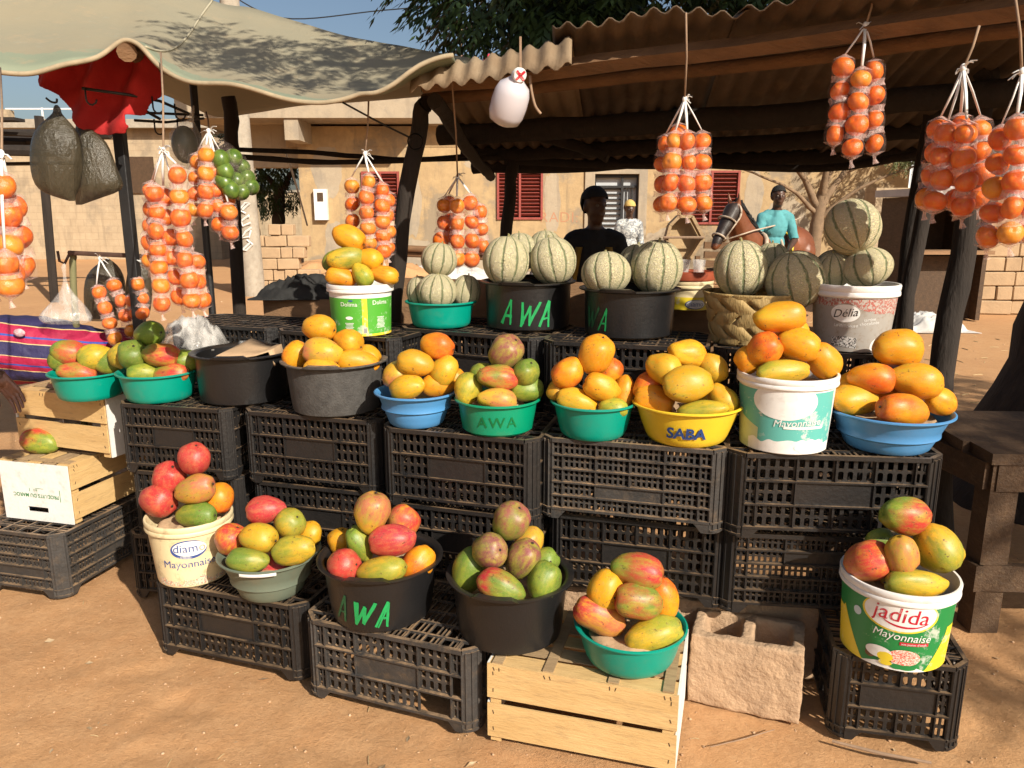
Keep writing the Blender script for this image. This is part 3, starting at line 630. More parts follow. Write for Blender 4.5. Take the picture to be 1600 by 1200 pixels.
tree('thorn_tree', 'bare branching pale thorn tree behind the man in the turquoise shirt',
     [((5.55, 14.6, -.1), .17), ((5.6, 14.6, .7), .13), ((5.65, 14.6, 1.5), .11), ((5.7, 14.6, 1.9), .09)],
     [[((5.65, 14.6, 1.5), .075), ((5.2, 14.5, 2.2), .05), ((4.5, 14.4, 2.9), .03)], [((5.68, 14.6, 1.6), .08), ((6.1, 14.7, 2.2), .05), ((6.7, 14.8, 2.8), .03)],
      [((5.68, 14.6, 1.7), .07), ((5.6, 14.3, 2.5), .045), ((5.4, 14.2, 3.3), .03)], [((5.68, 14.6, 1.75), .07), ((5.95, 14.8, 2.6), .045), ((6.3, 15, 3.4), .03)],
      [((5.6, 14.6, 1.3), .05), ((6.3, 14.5, 1.9), .03), ((7.2, 14.3, 2.3), .015)], [((5.6, 14.6, 1.45), .05), ((5.0, 14.4, 1.9), .03), ((4.0, 14.2, 2.25), .015)],
      [((6.1, 14.7, 2.2), .035), ((7.0, 14.6, 2.5), .02), ((7.8, 14.5, 2.6), .012)]],
     [((5.7, 14.4, 3.3), (2.4, 1.4, .7), 1), ((7.3, 14.4, 2.55), (.9, .7, .25), .35), ((4.3, 14.3, 2.7), (.8, .6, .3), .2)], 2000, .2, 5, .075, M['bark2'], M['leaf2'], 5)
tree('street_tree', 'dark bushy tree filling the alley behind the utility pole', [((-6.6, 22, -.1), .22), ((-6.5, 22, 1.2), .18), ((-6.4, 22, 2.2), .14)],
     [[((-6.4, 22, 2), .1), ((-5.8, 21.8, 2.8), .05)], [((-6.4, 22, 2), .1), ((-7.2, 22, 3), .05)]],
     [((-6.6, 22, 2.7), (1.9, 1.2, 1.2), 1)], 700, .3, 5, .2, M['bark'], M['leaf'], 8)
tree('street_tree', 'green leafy tree seen past the roof edge at upper right', [((11.2, 17, -.1), .3), ((11.1, 17, 2), .22), ((11, 17, 3.2), .16)],
     [[((11, 17, 3), .12), ((9.8, 16.8, 3.9), .06)], [((11, 17, 3), .12), ((12.2, 17, 4.2), .06)]],
     [((10.8, 17, 4.2), (2.6, 1.5, 1.5), 1), ((9.0, 16.5, 3.2), (1.2, 1, .6), .25)], 1000, .32, 5, .19, M['bark'], M['leaf2'], 14)

# ---------------------------------------------------------------- stall roof of corrugated sheets
stall = thing('stall_roof', 'rusty corrugated metal roof on rough wooden posts and beams above the fruit', 'roof', (.7, 3.4, 0))
FL, FR, BL, BR = V((-.34, 3.1, 2.025)), V((1.75, 1.98, 2.115)), V((-.18, 5.25, 1.83)), V((2.35, 4.35, 1.86))
def roofp(u, v): return (FL.lerp(FR, u)).lerp(BL.lerp(BR, u), v)
ex = (FR - FL).normalized(); eb = (BL - FL).normalized()
def sheet(u0, u1, v0, v1, lip, dz, seed, wob=.0):
    n = int((u1 - u0) * 2.45 / .0125); P = []
    rows = [v0 - .001] + [v0 + (v1 - v0) * k / 10 for k in range(11)]
    if lip: rows = [('l', k) for k in range(5, 0, -1)] + rows[1:]
    for rv in rows:
        row = []
        for i in range(n + 1):
            u = u0 + (u1 - u0) * i / n; ph = u * 2.45 / .075 * 2 * PI
            if isinstance(rv, tuple):
                k = rv[1] / 5; lipd = lip * (1 + .35 * nz((u * 5, seed, 0), 1.0, seed)); p = roofp(u, v0) - eb * (lipd * k * .75) + V((0, 0, -lipd * .55 * k * k)) if not wob else roofp(u, v0) - eb * (lipd * k) + V((0, 0, .006 * k + wob * k * nz((u * 7, 1, seed), 1)))
            else: p = roofp(u, rv)
            p = p + V((0, 0, .011 * math.sin(ph) + dz + .03 * nz((u * 2.2, 0 if isinstance(rv, tuple) else rv, seed), 1.5))); row.append(p)
        P.append(row)
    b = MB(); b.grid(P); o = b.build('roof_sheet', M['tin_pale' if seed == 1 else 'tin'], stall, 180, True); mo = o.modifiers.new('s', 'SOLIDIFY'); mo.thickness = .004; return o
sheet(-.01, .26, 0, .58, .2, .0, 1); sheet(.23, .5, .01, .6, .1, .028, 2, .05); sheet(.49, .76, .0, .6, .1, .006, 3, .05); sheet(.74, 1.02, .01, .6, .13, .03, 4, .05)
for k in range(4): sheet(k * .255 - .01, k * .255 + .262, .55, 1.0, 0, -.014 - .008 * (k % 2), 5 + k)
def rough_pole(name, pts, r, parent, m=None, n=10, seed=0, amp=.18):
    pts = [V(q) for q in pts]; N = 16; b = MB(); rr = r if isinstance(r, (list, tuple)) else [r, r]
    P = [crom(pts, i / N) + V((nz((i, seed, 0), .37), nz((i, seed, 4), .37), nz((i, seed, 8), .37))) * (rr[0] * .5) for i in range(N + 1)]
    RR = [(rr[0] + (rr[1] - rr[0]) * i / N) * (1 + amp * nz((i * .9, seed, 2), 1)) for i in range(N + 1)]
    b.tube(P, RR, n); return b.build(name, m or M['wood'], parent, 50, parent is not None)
dz = V((0, 0, -.055))
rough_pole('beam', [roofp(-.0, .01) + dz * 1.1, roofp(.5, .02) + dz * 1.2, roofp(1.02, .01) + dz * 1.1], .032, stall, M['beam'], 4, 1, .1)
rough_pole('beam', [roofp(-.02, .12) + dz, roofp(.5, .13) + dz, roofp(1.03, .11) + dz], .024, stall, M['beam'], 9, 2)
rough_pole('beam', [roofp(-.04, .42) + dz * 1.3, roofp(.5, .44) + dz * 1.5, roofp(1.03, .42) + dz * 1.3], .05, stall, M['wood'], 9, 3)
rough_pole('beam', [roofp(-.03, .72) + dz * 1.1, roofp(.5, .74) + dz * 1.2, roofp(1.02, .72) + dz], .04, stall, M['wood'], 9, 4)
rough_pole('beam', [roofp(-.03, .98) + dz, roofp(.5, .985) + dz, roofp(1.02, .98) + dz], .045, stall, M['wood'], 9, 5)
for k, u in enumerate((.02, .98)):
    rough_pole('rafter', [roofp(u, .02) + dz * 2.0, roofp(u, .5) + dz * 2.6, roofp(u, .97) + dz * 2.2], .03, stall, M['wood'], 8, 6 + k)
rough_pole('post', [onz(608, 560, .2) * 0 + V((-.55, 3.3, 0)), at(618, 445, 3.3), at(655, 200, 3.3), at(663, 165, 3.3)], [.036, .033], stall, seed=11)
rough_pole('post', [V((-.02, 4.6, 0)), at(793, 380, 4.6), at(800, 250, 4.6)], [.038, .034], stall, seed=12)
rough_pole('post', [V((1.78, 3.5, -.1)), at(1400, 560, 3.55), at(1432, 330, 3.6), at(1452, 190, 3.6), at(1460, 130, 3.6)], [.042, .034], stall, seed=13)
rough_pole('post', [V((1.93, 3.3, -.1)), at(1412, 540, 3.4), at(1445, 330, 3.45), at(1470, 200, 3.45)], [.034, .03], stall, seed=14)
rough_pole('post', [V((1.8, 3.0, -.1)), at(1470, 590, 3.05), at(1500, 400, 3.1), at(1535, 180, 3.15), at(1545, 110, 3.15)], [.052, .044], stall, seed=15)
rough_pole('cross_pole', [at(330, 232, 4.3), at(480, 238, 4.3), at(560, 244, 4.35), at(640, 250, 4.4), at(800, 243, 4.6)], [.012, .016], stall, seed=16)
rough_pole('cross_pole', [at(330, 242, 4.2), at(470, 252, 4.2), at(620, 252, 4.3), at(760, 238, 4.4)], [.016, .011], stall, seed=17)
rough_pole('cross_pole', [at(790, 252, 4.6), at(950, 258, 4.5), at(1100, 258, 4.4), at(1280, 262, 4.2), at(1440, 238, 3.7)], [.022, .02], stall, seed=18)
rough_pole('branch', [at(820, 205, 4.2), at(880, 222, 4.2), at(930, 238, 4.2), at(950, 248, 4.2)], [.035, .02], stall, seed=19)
# ropes and wires tied round the posts
def wire(name, label, cat, pts, r, m, n=24, group=None):
    pts = [V(q) for q in pts]; b = MB(); b.tube([crom(pts, i / n) for i in range(n + 1)], r, 5); return tag(b.build(name, m, None, 180), label, cat, group)
wire('power_line', 'thin power line crossing the sky above the canvas awning', 'wire', [at(340, -22, 24), at(440, 28, 24) , at(600, 16, 24), at(760, 2, 24)], .018, M['blackmetal'])
wire('power_line', 'slack wire running from the laundry pole down behind the awning', 'wire', [at(662, 80, 19.5), at(690, 40, 19.6), at(716, 36, 19.9)], .014, M['blackmetal'])
wire('guy_rope', 'thin dark rope slanting from the awning to the leaning post', 'rope', [at(535, 160, 3.2), at(600, 195, 3.25), at(655, 222, 3.3)], .004, M['blackmetal'])
wire('guy_rope', 'pale rope stretched diagonally in front of the house corner', 'rope', [at(445, 235, 4.3), at(460, 280, 4.6), at(480, 352, 5.2)], .006, M['ribbon'])
wire('hanging_cord', 'loose cord dangling from the beam beside the white jug', 'cord', [at(828, 118, 2.75), at(830, 140, 2.75), at(836, 165, 2.75), at(845, 178, 2.75)], .005, M['rope'])
wire('wire_coil', 'small coil of black wire tied to the leaning post', 'wire', [at(650, 222, 3.22) + V((.03 * math.cos(a), -.02, .03 * math.sin(a))) for a in [k * .7 for k in range(20)]], .003, M['blackmetal'], 60)

# ---------------------------------------------------------------- canvas awning
tarp = thing('canvas_awning', 'faded beige and green canvas awning sagging over the left of the stall', 'awning', at(250, 100, 2.9))
frontE = [at(*q) for q in [(-160, 112, 2.7), (-60, 109, 2.75), (0, 105, 2.78), (60, 106, 2.8), (110, 100, 2.83), (150, 84, 2.88), (185, 66, 2.92), (215, 73, 2.92), (250, 98, 2.9), (300, 120, 2.88), (360, 135, 2.86), (430, 148, 2.85), (500, 155, 2.85), (550, 155, 2.86), (580, 148, 2.85), (615, 124, 2.85), (655, 103, 2.86), (708, 86, 2.9)]]
ridge = [at(*q) for q in [(-160, -160, 4.3), (-60, -135, 4.3), (60, -100, 4.3), (180, -58, 4.3), (270, -25, 4.3), (340, 0, 4.3), (400, 14, 4.3), (470, 34, 4.25), (560, 58, 4.2), (640, 76, 4.0), (735, 88, 3.6)]]
backE = [at(*q) for q in [(-160, 60, 5.6), (0, 90, 5.6), (150, 118, 5.6), (250, 145, 5.6), (300, 166, 5.6), (340, 181, 5.6), (400, 175, 5.5), (470, 164, 5.4), (560, 158, 5.2), (640, 150, 4.9), (735, 130, 4.5)]]
NU, NV = 90, 26
def tarpp(u, v):
    f_, r_, k_ = crom(frontE, u), crom(ridge, u), crom(backE, u)
    if v < .62:
        t = v / .62; p = f_.lerp(r_, t); p.z -= .10 * math.sin(PI * t) * (1 - .4 * t)
        p.z += .025 * (1 - t) * math.sin(u * 34) * .4 + .012 * nz((u * 9, t * 3, 0), 1.3, 2)
    else:
        t = (v - .62) / .38; p = r_.lerp(k_, t); p.z -= .08 * math.sin(PI * t)
    return p
b = MB(); b.grid([[tarpp(i / NU, j / NV) for i in range(NU + 1)] for j in range(NV + 1)])
o = b.build('canvas', M['tarp'], tarp, 180, True)
uvl = o.data.uv_layers.new(name='UVMap'); W_ = NU + 1
for p in o.data.polygons:
    for li in p.loop_indices:
        vi = o.data.loops[li].vertex_index; uvl.data[li].uv = ((vi % W_) / NU, (vi // W_) / NV)
mo = o.modifiers.new('s', 'SOLIDIFY'); mo.thickness = .006
b = MB(); b.tube([tarpp(i / 120, 0) + V((0, -.004, -.006)) for i in range(121)], .009, 6); b.build('hem', pbr('canvas hem', (.36, .29, .19), .9, .3, 20), tarp, 180, True)
b = MB(); b.tube([tarpp(.43 + .06 * j / 20, .02 + .6 * j / 20) + V((0, -.002, .003)) for j in range(21)], .005, 5); b.build('seam', pbr('seam thread', (.42, .38, .27), .9), tarp, 180, True)
rough_pole('ridge_pole', [at(198, 82, 2.93), at(235, 96, 3.6), at(262, 108, 4.4), at(285, 118, 5.4)], .034, tarp, M['beam'], 10, 21)
def post(name, label, a, b_, r, m, n=4, tw=PI / 4):
    b = MB(); b.tube([a, b_], r, n, twist=tw); return tag(bevel(b.build(name, m, None)), label, 'post')
q = at(207, 400, 3.3); post('steel_post', 'square black steel post at left under the red cloth', V((q.x, 3.3, -.05)), V((q.x, 3.3, at(207, 100, 3.3).z)), .03, M['blackmetal'])
q = at(316, 300, 3.7); post('steel_post', 'slim dark steel post behind the green lime bag', V((q.x, 3.7, -.05)), V((q.x, 3.7, at(316, 80, 3.7).z)), .018, M['blackmetal'], 8)
t = thing('forked_post', 'rough wooden post standing between the lime bag and the utility pole', 'post', V((at(365, 470, 3.9).x, 3.9, 0)))
rough_pole('trunk', [V((at(366, 480, 3.9).x, 3.9, -.05)), at(366, 330, 3.9), at(364, 230, 3.9), at(356, 150, 3.9)], [.03, .034], t, seed=31)
# red cloth under the awning
outl = [(48, 112), (52, 128), (70, 138), (88, 147), (98, 163), (112, 176), (118, 190), (128, 202), (150, 210), (172, 212), (203, 210), (209, 200), (206, 182), (224, 181), (232, 162), (247, 150), (250, 118), (246, 92), (215, 74), (185, 70), (140, 92), (90, 106)]
def cloth(name, label, cat, outl, Y, m, fold=.03, N=30, seed=0):
    xs_ = [q[0] for q in outl]; ys_ = [q[1] for q in outl]; b = MB(); idx = {}; vs = []; fs = []
    def inside(x, y):
        c = False; j = len(outl) - 1
        for i in range(len(outl)):
            xi, yi = outl[i]; xj, yj = outl[j]
            if (yi > y) != (yj > y) and x < (xj - xi) * (y - yi) / (yj - yi) + xi: c = not c
            j = i
        return c
    x0, x1, y0, y1 = min(xs_), max(xs_), min(ys_), max(ys_)
    def gp(i, j):
        if (i, j) not in idx:
            x = x0 + (x1 - x0) * i / N; y = y0 + (y1 - y0) * j / N
            p = at(x, y, Y); p.y += fold * (math.sin(x * .09 + y * .03) + .8 * nz((x * .04, y * .03, 0), 1, seed)); idx[(i, j)] = len(vs); vs.append(p)
        return idx[(i, j)]
    for i in range(N):
        for j in range(N):
            if inside(x0 + (x1 - x0) * (i + .5) / N, y0 + (y1 - y0) * (j + .5) / N): fs.append((gp(i, j), gp(i + 1, j), gp(i + 1, j + 1), gp(i, j + 1)))
    b.add(vs, fs); o = b.build(name, m, None, 180); sm = o.modifiers.new('sm', 'SMOOTH'); sm.factor = .5; sm.iterations = 14
    mo = o.modifiers.new('s', 'SOLIDIFY'); mo.thickness = .004; return tag(o, label, cat)
cloth('red_cloth', 'torn red cloth hanging under the canvas awning at upper left', 'cloth', outl, 3.15, M['redcloth'], .035, 90, 2)
# rails with hooks
rail = thing('hook_rail', 'black steel rail frame with meat hooks beside the red cloth', 'rail', at(220, 190, 3.3))
def hook(p, parent, s=1):
    b = MB(); b.tube([p + V((0, 0, .01)), p + V((.0, 0, -.03 * s))] + [p + V((.02 * s - .02 * s * math.cos(a), 0, -.03 * s - .022 * s * math.sin(a))) for a in (.5, 1.1, 1.7, 2.4, 3.0)], .0035, 5); b.build('hook', M['blackmetal'], parent, 180, True)
for P in ([(128, 138, 3.05), (200, 148, 3.1), (250, 158, 3.2), (310, 184, 3.4)], [(210, 188, 3.3), (260, 191, 3.4), (318, 185, 3.6)], [(225, 172, 3.25), (250, 186, 3.35)], [(222, 176, 3.5), (318, 180, 3.6)]):
    b = MB(); b.tube([at(*q) for q in P], .006, 6); b.build('bar', M['blackmetal'], rail, 180, True)
for q in [(133, 141, 3.05), (238, 155, 3.15), (273, 166, 3.25), (241, 190, 3.38), (277, 190, 3.45)]: hook(at(*q), rail)
lrail = thing('low_rail', 'low rusty steel rail carrying the small tangerine strings at left', 'rail', at(170, 400, 3.45))
b = MB(); b.tube([at(108, 395, 3.4), at(236, 401, 3.32)], .011, 6); b.build('bar', M['rust'], lrail, 60, True)
rough_pole('stake', [V((at(118, 600, 3.42).x, 3.42, 0)), at(117, 470, 3.42), at(114, 398, 3.42)], .014, lrail, pbr('green stake', (.2, .19, .09), .8), seed=33)
b = MB(); b.tube([at(90, 392, 3.4), at(93, 408, 3.4), at(101, 412, 3.4), at(109, 396, 3.4)], .006, 5); b.build('bent_rod', M['rust'], lrail, 180, True)

# ---------------------------------------------------------------- plastic crates
def slotcell(b, x0, x1, z0, z1, y, nx, ny, oct_, dp=.006):
    w = (x1 - x0) / nx; h = (z1 - z0) / ny
    for i in range(nx):
        for j in range(ny):
            cx = x0 + w * (i + .5); cz = z0 + h * (j + .5); a = w * .29; e = h * .39
            k = .5 if oct_ else 0
            inn = [(cx - a, cz - e + a * k), (cx - a + a * k, cz - e), (cx + a - a * k, cz - e), (cx + a, cz - e + a * k), (cx + a, cz + e - a * k), (cx + a - a * k, cz + e), (cx - a + a * k, cz + e), (cx - a, cz + e - a * k)] if oct_ else [(cx - a, cz - e), (cx + a, cz - e), (cx + a, cz + e), (cx - a, cz + e)]
            out = [(cx - w / 2, cz - h / 2), (cx + w / 2, cz - h / 2), (cx + w / 2, cz + h / 2), (cx - w / 2, cz + h / 2)]
            n = len(inn); vs = [(p, y, q_) for p, q_ in inn] + [(p, y, q_) for p, q_ in out] + [(p, y + dp, q_) for p, q_ in inn]
            if oct_: fs = [(8, 9, 2, 1), (9, 10, 4, 3), (10, 11, 6, 5), (11, 8, 0, 7), (8, 1, 0), (9, 3, 2), (10, 5, 4), (11, 7, 6)]
            else: fs = [(4, 5, 1, 0), (5, 6, 2, 1), (6, 7, 3, 2), (7, 4, 0, 3)]
            o2 = n + 4; fs += [(i2, (i2 + 1) % n, o2 + (i2 + 1) % n, o2 + i2) for i2 in range(n)]
            b.add(vs, fs)
CL, CW, CHH, CC = .575, .36, .265, .042
def crate_wall(L, ncol, rows, oct_, nx, plate_row, plate_cols, holes=()):
    a = L / 2 - CC; b = MB(); pl = MB(); side = .034; z0, z1 = .034, CHH - .008; y = .007
    xs_ = [-a, -a + side] + [-a + side + (2 * a - 2 * side) * k / ncol for k in range(1, ncol)] + [a - side, a]
    zs = [z0 + (z1 - z0) * k / rows for k in range(rows + 1)]
    for r in range(rows):
        for c in range(len(xs_) - 1):
            half = c in (0, len(xs_) - 2)
            if r == plate_row and c in plate_cols:
                if c == plate_cols[0]: pl.box(((xs_[c] + xs_[plate_cols[-1] + 1]) / 2, y - .001, (zs[r] + zs[r + 1]) / 2), (xs_[plate_cols[-1] + 1] - xs_[c] - .004, .004, zs[r + 1] - zs[r] - .004))
                continue
            if (r, c) in holes: continue
            slotcell(b, xs_[c] + .002, xs_[c + 1] - .002, zs[r] + .002, zs[r + 1] - .002, y, (2 if oct_ else 2) if half else nx, 2, oct_)
    for z in zs: b.box((0, .002, z), (2 * a, .014, .005 if z not in (zs[0], zs[-1]) else .008))
    for ci, x in enumerate(xs_):
        for r in range(rows):
            if r == plate_row and ci == plate_cols[-1]: continue
            b.box((x, .0035, (zs[r] + zs[r + 1]) / 2), (.004, .011, zs[r + 1] - zs[r] - .006))
    for sg in (-1, 1):                                       # arch braces down to the feet
        b.add([(sg * a, -.002, 0), (sg * (a - .022), -.002, 0), (sg * (a - .05), -.002, z0), (sg * a, -.002, z0), (sg * a, .008, 0), (sg * (a - .022), .008, 0), (sg * (a - .05), .008, z0), (sg * a, .008, z0)],
              [(0, 1, 2, 3), (7, 6, 5, 4), (1, 5, 6, 2), (0, 4, 5, 1), (3, 2, 6, 7)])
    return b, pl
def corner_post():
    b = MB(); c = CC
    P = [(0, c), (0, c - .012), (.012, .012), (c - .012, 0), (c, 0), (c, .008), (.014, .02), (.008, c)]
    P = [(0, c), (.002, c * .72), (c * .34, c * .34), (c * .72, .002), (c, 0), (c, .009), (c * .45, c * .45 + .004), (.009, c)]
    b.prism(P, .0, CHH - .008)
    for (x, y) in [(0.001, c), (.003, c * .7), (c * .33, c * .33), (c * .7, .003), (c, .001)]: b.box((x, y, CHH / 2), (.006, .006, CHH - .012), Matrix.Rotation(PI / 4, 3, 'Z'))
    for z in (.034, .01): b.prism([(x - .004, y - .004) for x, y in P[:5]] + [(c, .004), (c * .5, c * .5), (.004, c)], z - .003, z + .003)
    return b
def base_grid():
    b = MB(); z = CHH; L, W_, c = CL, CW, CC
    oc = [(-L / 2 + c, -W_ / 2), (L / 2 - c, -W_ / 2), (L / 2, -W_ / 2 + c), (L / 2, W_ / 2 - c), (L / 2 - c, W_ / 2), (-L / 2 + c, W_ / 2), (-L / 2, W_ / 2 - c), (-L / 2, -W_ / 2 + c)]
    for i in range(8):
        p, q_ = V((*oc[i], z - .004)), V((*oc[(i + 1) % 8], z - .004)); b.tube([p, q_], .009, 4, twist=PI / 4)
    for i in range(9): b.box((-L / 2 + .06 + i * (L - .12) / 8, 0, z - .003), (.007, W_ - .014, .006))
    for i in range(5): b.box((0, -W_ / 2 + .05 + i * (W_ - .1) / 4, z - .0025), (L - .014, .007, .008))
    for i in range(33):
        if i % 4: b.box((-L / 2 + .04 + i * (L - .08) / 32, 0, z - .006), (.005, W_ - .02, .004))
    b.lathe([(.012, z - .006), (.024, z - .006), (.024, z + .002), (.014, z + .002), (.012, z - .006)], 16)
    return b
CR = {}
def crate_type(key, m, rows, oct_, nx, plate_row, holes=(), mshort_plate=None):
    w, p = crate_wall(CL, 4, rows, oct_, nx, plate_row, (2, 3), holes); ws, ps = crate_wall(CW, 2, rows, oct_, nx, plate_row if mshort_plate is None else mshort_plate, (1, 2), ())
    CR[key] = dict(side=w.mesh('side_wall', m), plate=p.mesh('label_plate', m), end=ws.mesh('end_wall', m), eplate=ps.mesh('label_plate', m), post=corner_post().mesh('corner_post', m), grid=base_grid().mesh('base_grid', m))
crate_type('A', M['crate'], 3, True, 4, 1); crate_type('old', M['crate_old'], 3, True, 4, 1, ((0, 4), (1, 5)))
crate_type('B', M['crate_old'], 5, False, 6, 1); crate_type('Bd', M['crate'], 5, False, 6, 3)
def crate(label, loc, rz, key='A', scale=(1, 1, 1), group='black plastic crates of the display'):
    t = thing('plastic_crate', label, 'crate', loc, rz, group); t.scale = scale; k = CR[key]
    for sg in (-1, 1):
        r = 0 if sg < 0 else PI
        s_ = put('side_wall', k['side'], t, (0, sg * CW / 2, 0), (0, 0, r)); put('label_plate', k['plate'], s_)
        e = put('end_wall', k['end'], t, (sg * CL / 2, 0, 0), (0, 0, r + PI / 2 * 1 + PI if sg < 0 else PI / 2)); put('label_plate', k['eplate'], e)
    for i, (sx, sy) in enumerate(((-1, -1), (1, -1), (1, 1), (-1, 1))):
        put('corner_post', k['post'], t, (sx * CL / 2, sy * CW / 2, 0), (0, 0, i * PI / 2))
    put('base_grid', k['grid'], t); return t
def crate_edge(label, a, b_, z, key='A', sh=1, dz=0, dx=0, dy=0, drz=0):
    """front top edge from a to b (sight-line pixels at the crate's top height z)"""
    p, q_ = onz(*a, z), onz(*b_, z); L = (q_ - p).length; rz = math.atan2(q_.y - p.y, q_.x - p.x); c = (p + q_) / 2; s_ = L / CL
    n = V((-math.sin(rz), math.cos(rz), 0)); c = c + n * (CW * s_ / 2); c.z = z - CHH * sh - dz
    return crate(label, c + V((dx, dy, 0)), rz + drz, key, (s_, s_, sh)), c, rz, s_
ZT = .80; SH = .2665 / CHH
def stackrow(a, b_, z, n, keys, labels, jit):
    for k in range(n):
        dx, dy, dr = jit[k]
        crate_edge(labels[k], a, b_, z, keys[k], SH, k * .2667, dx, dy, R(dr))
stackrow((180, 632), (362, 640), ZT, 3, ['A', 'A', 'A'], ['black crate under the second teal bowl from the left, topmost of its stack', 'black crate in the middle of the stack behind the cream bucket', 'lowest black crate on the ground behind the cream bucket'], [(0, 0, -4), (.012, .02, -3), (-.04, .05, 2)])
stackrow((376, 642), (590, 660), ZT, 3, ['A', 'A', 'A'], ['black crate directly under the scuffed grey-black tub', 'black crate behind the red mango of the grey-green bowl, second in its stack', 'black crate on the ground hidden behind the grey-green bowl'], [(0, 0, 0), (.01, .015, 1), (0, .03, 0)])
stackrow((594, 668), (838, 690), ZT, 3, ['A', 'A', 'A'], ['black crate directly under the left blue bowl and its green neighbour', 'black crate behind the tallest mango of the lettered front tub, second in its stack', 'black crate on the ground between the two black front tubs, lowest of its stack'], [(0, 0, 0), (.005, .02, 0), (.0, .03, 1)])
stackrow((843, 683), (1137, 706), ZT, 2, ['B', 'A'], ['dusty crate with five rows of narrow slots under the yellow bowl', 'black crate below the dusty five-row crate, behind the teal front bowl'], [(0, 0, 0), (.03, .03, 1)])
stackrow((1143, 708), (1480, 718), ZT, 2, ['A', 'Bd'], ['large-looking black crate directly under the right-hand blue bowl', 'black slotted crate below, behind the printed bucket at lower right'], [(0, 0, 0), (.0, .03, -1)])
crate_edge('black crate under the cream bucket and grey-green bowl, on the ground', (236, 908), (470, 950), .268, 'A', SH)
crate_edge('dusty black crate with broken slots under the lettered front tub', (472, 965), (742, 1022), .268, 'old', SH)
# end-on crate at lower right
p, q_ = onz(1308, 1022, .268), onz(1518, 1045, .268); rz = math.atan2(q_.y - p.y, q_.x - p.x); s_ = (q_ - p).length / CW; c = (p + q_) / 2 + V((-math.sin(rz), math.cos(rz), 0)) * (CL * s_ / 2)
crate('black crate turned end-on under the green and yellow bucket at lower right', (c.x, c.y, 0), rz + PI / 2, 'A', (s_, s_, SH))
# crate on the ground at far left
p = onz(88, 838, .27); rz = R(-14); c = p + V((math.cos(rz), math.sin(rz), 0)) * (-CW * .55) + V((-math.sin(rz), math.cos(rz), 0)) * (CL * .5)
crate('finely slotted black crate on the ground under the white and wood boxes at far left', (c.x, c.y, 0), rz + PI / 2, 'B', (1, 1.1, SH))
# top row on the rear bench
for a, b_, z, labs in [((262, 505), (425, 514), 1.04, ['black crate behind the empty black tub at the left end of the rear row', None]), ((428, 516), (618, 530), 1.05, ['black crate under the green printed bucket of the rear row', None]),
                       ((620, 512), (843, 530), 1.06, ['black crate under the teal melon bowl of the rear row', 'black crate just below the one under the teal melon bowl']),
                       ((848, 533), (1105, 545), 1.06, ['black crate under the right-hand lettered melon tub of the rear row', 'black crate below the one under the right-hand lettered melon tub']),
                       ((1118, 545), (1385, 556), 1.06, ['black crate under the woven basket and silver bucket of the rear row', 'black crate below the one under the woven basket'])]:
    for k, lab in enumerate(labs):
        if lab: crate_edge(lab, a, b_, z, 'A', SH, k * .267, 0, .015 * k)
bench = thing('rear_bench', 'low plank bench carrying the rear row of crates', 'bench', (.1, 3.0, 0))
def plank(parent, name, a, b_, w, h, m, up=V((0, 0, 1))):
    a, b_ = V(a), V(b_); d = (b_ - a); L = d.length; x = d.normalized(); y = up.cross(x).normalized(); z = x.cross(y)
    Mx = Matrix((x, y, z)).transposed(); b = MB(); b.box((a + b_) / 2, (L, w, h), Mx); return b.build(name, m, parent, world=True)
e1, e2 = onz(262, 505, 1.03), onz(1385, 556, 1.06); e1.z = e2.z = .5
nb = V((-(e2 - e1).y, (e2 - e1).x, 0)).normalized()
for k in range(3): plank(bench, 'plank', e1 + nb * (.1 + .13 * k), e2 + nb * (.1 + .13 * k), .12, .03, M['darkwood'])
for t_ in (.03, .5, .97):
    for k in (0, 1): q = e1.lerp(e2, t_) + nb * (.1 + .26 * k); plank(bench, 'leg', q - V((0, 0, .02)), V((q.x, q.y, 0)), .06, .06, M['darkwood'], V((0, 1, 0)))
for k, (a, b_, z, top) in enumerate([((262, 505), (425, 514), 1.04, 1), ((428, 516), (618, 530), 1.05, 1)]):
    crate_edge(['black crate one below the left end crate of the rear row', 'black crate one below the green printed bucket of the rear row'][k], a, b_, z, 'A', SH * (1.0), .267, 0, .01)
# ---------------------------------------------------------------- voxel union of closed shapes
def fuse(mb, voxel, mats, smooth=3, disp=0, dsc=30, name='body', factor=.5):
    me = mb.mesh(name, mats); o = bpy.data.objects.new('tmp', me); COL.objects.link(o)
    m = o.modifiers.new('r', 'REMESH'); m.mode = 'VOXEL'; m.voxel_size = voxel
    if smooth: s_ = o.modifiers.new('s', 'SMOOTH'); s_.factor = factor; s_.iterations = smooth
    dg = bpy.context.evaluated_depsgraph_get(); out = bpy.data.meshes.new_from_object(o.evaluated_get(dg))
    bpy.data.objects.remove(o); out.name = name
    if disp:
        for v in out.vertices:
            n = v.normal; v.co += n * disp * (nz(v.co, dsc) + .5 * nz(v.co, dsc * 2.7))
    out.polygons.foreach_set('use_smooth', [True] * len(out.polygons)); out.update(); return out

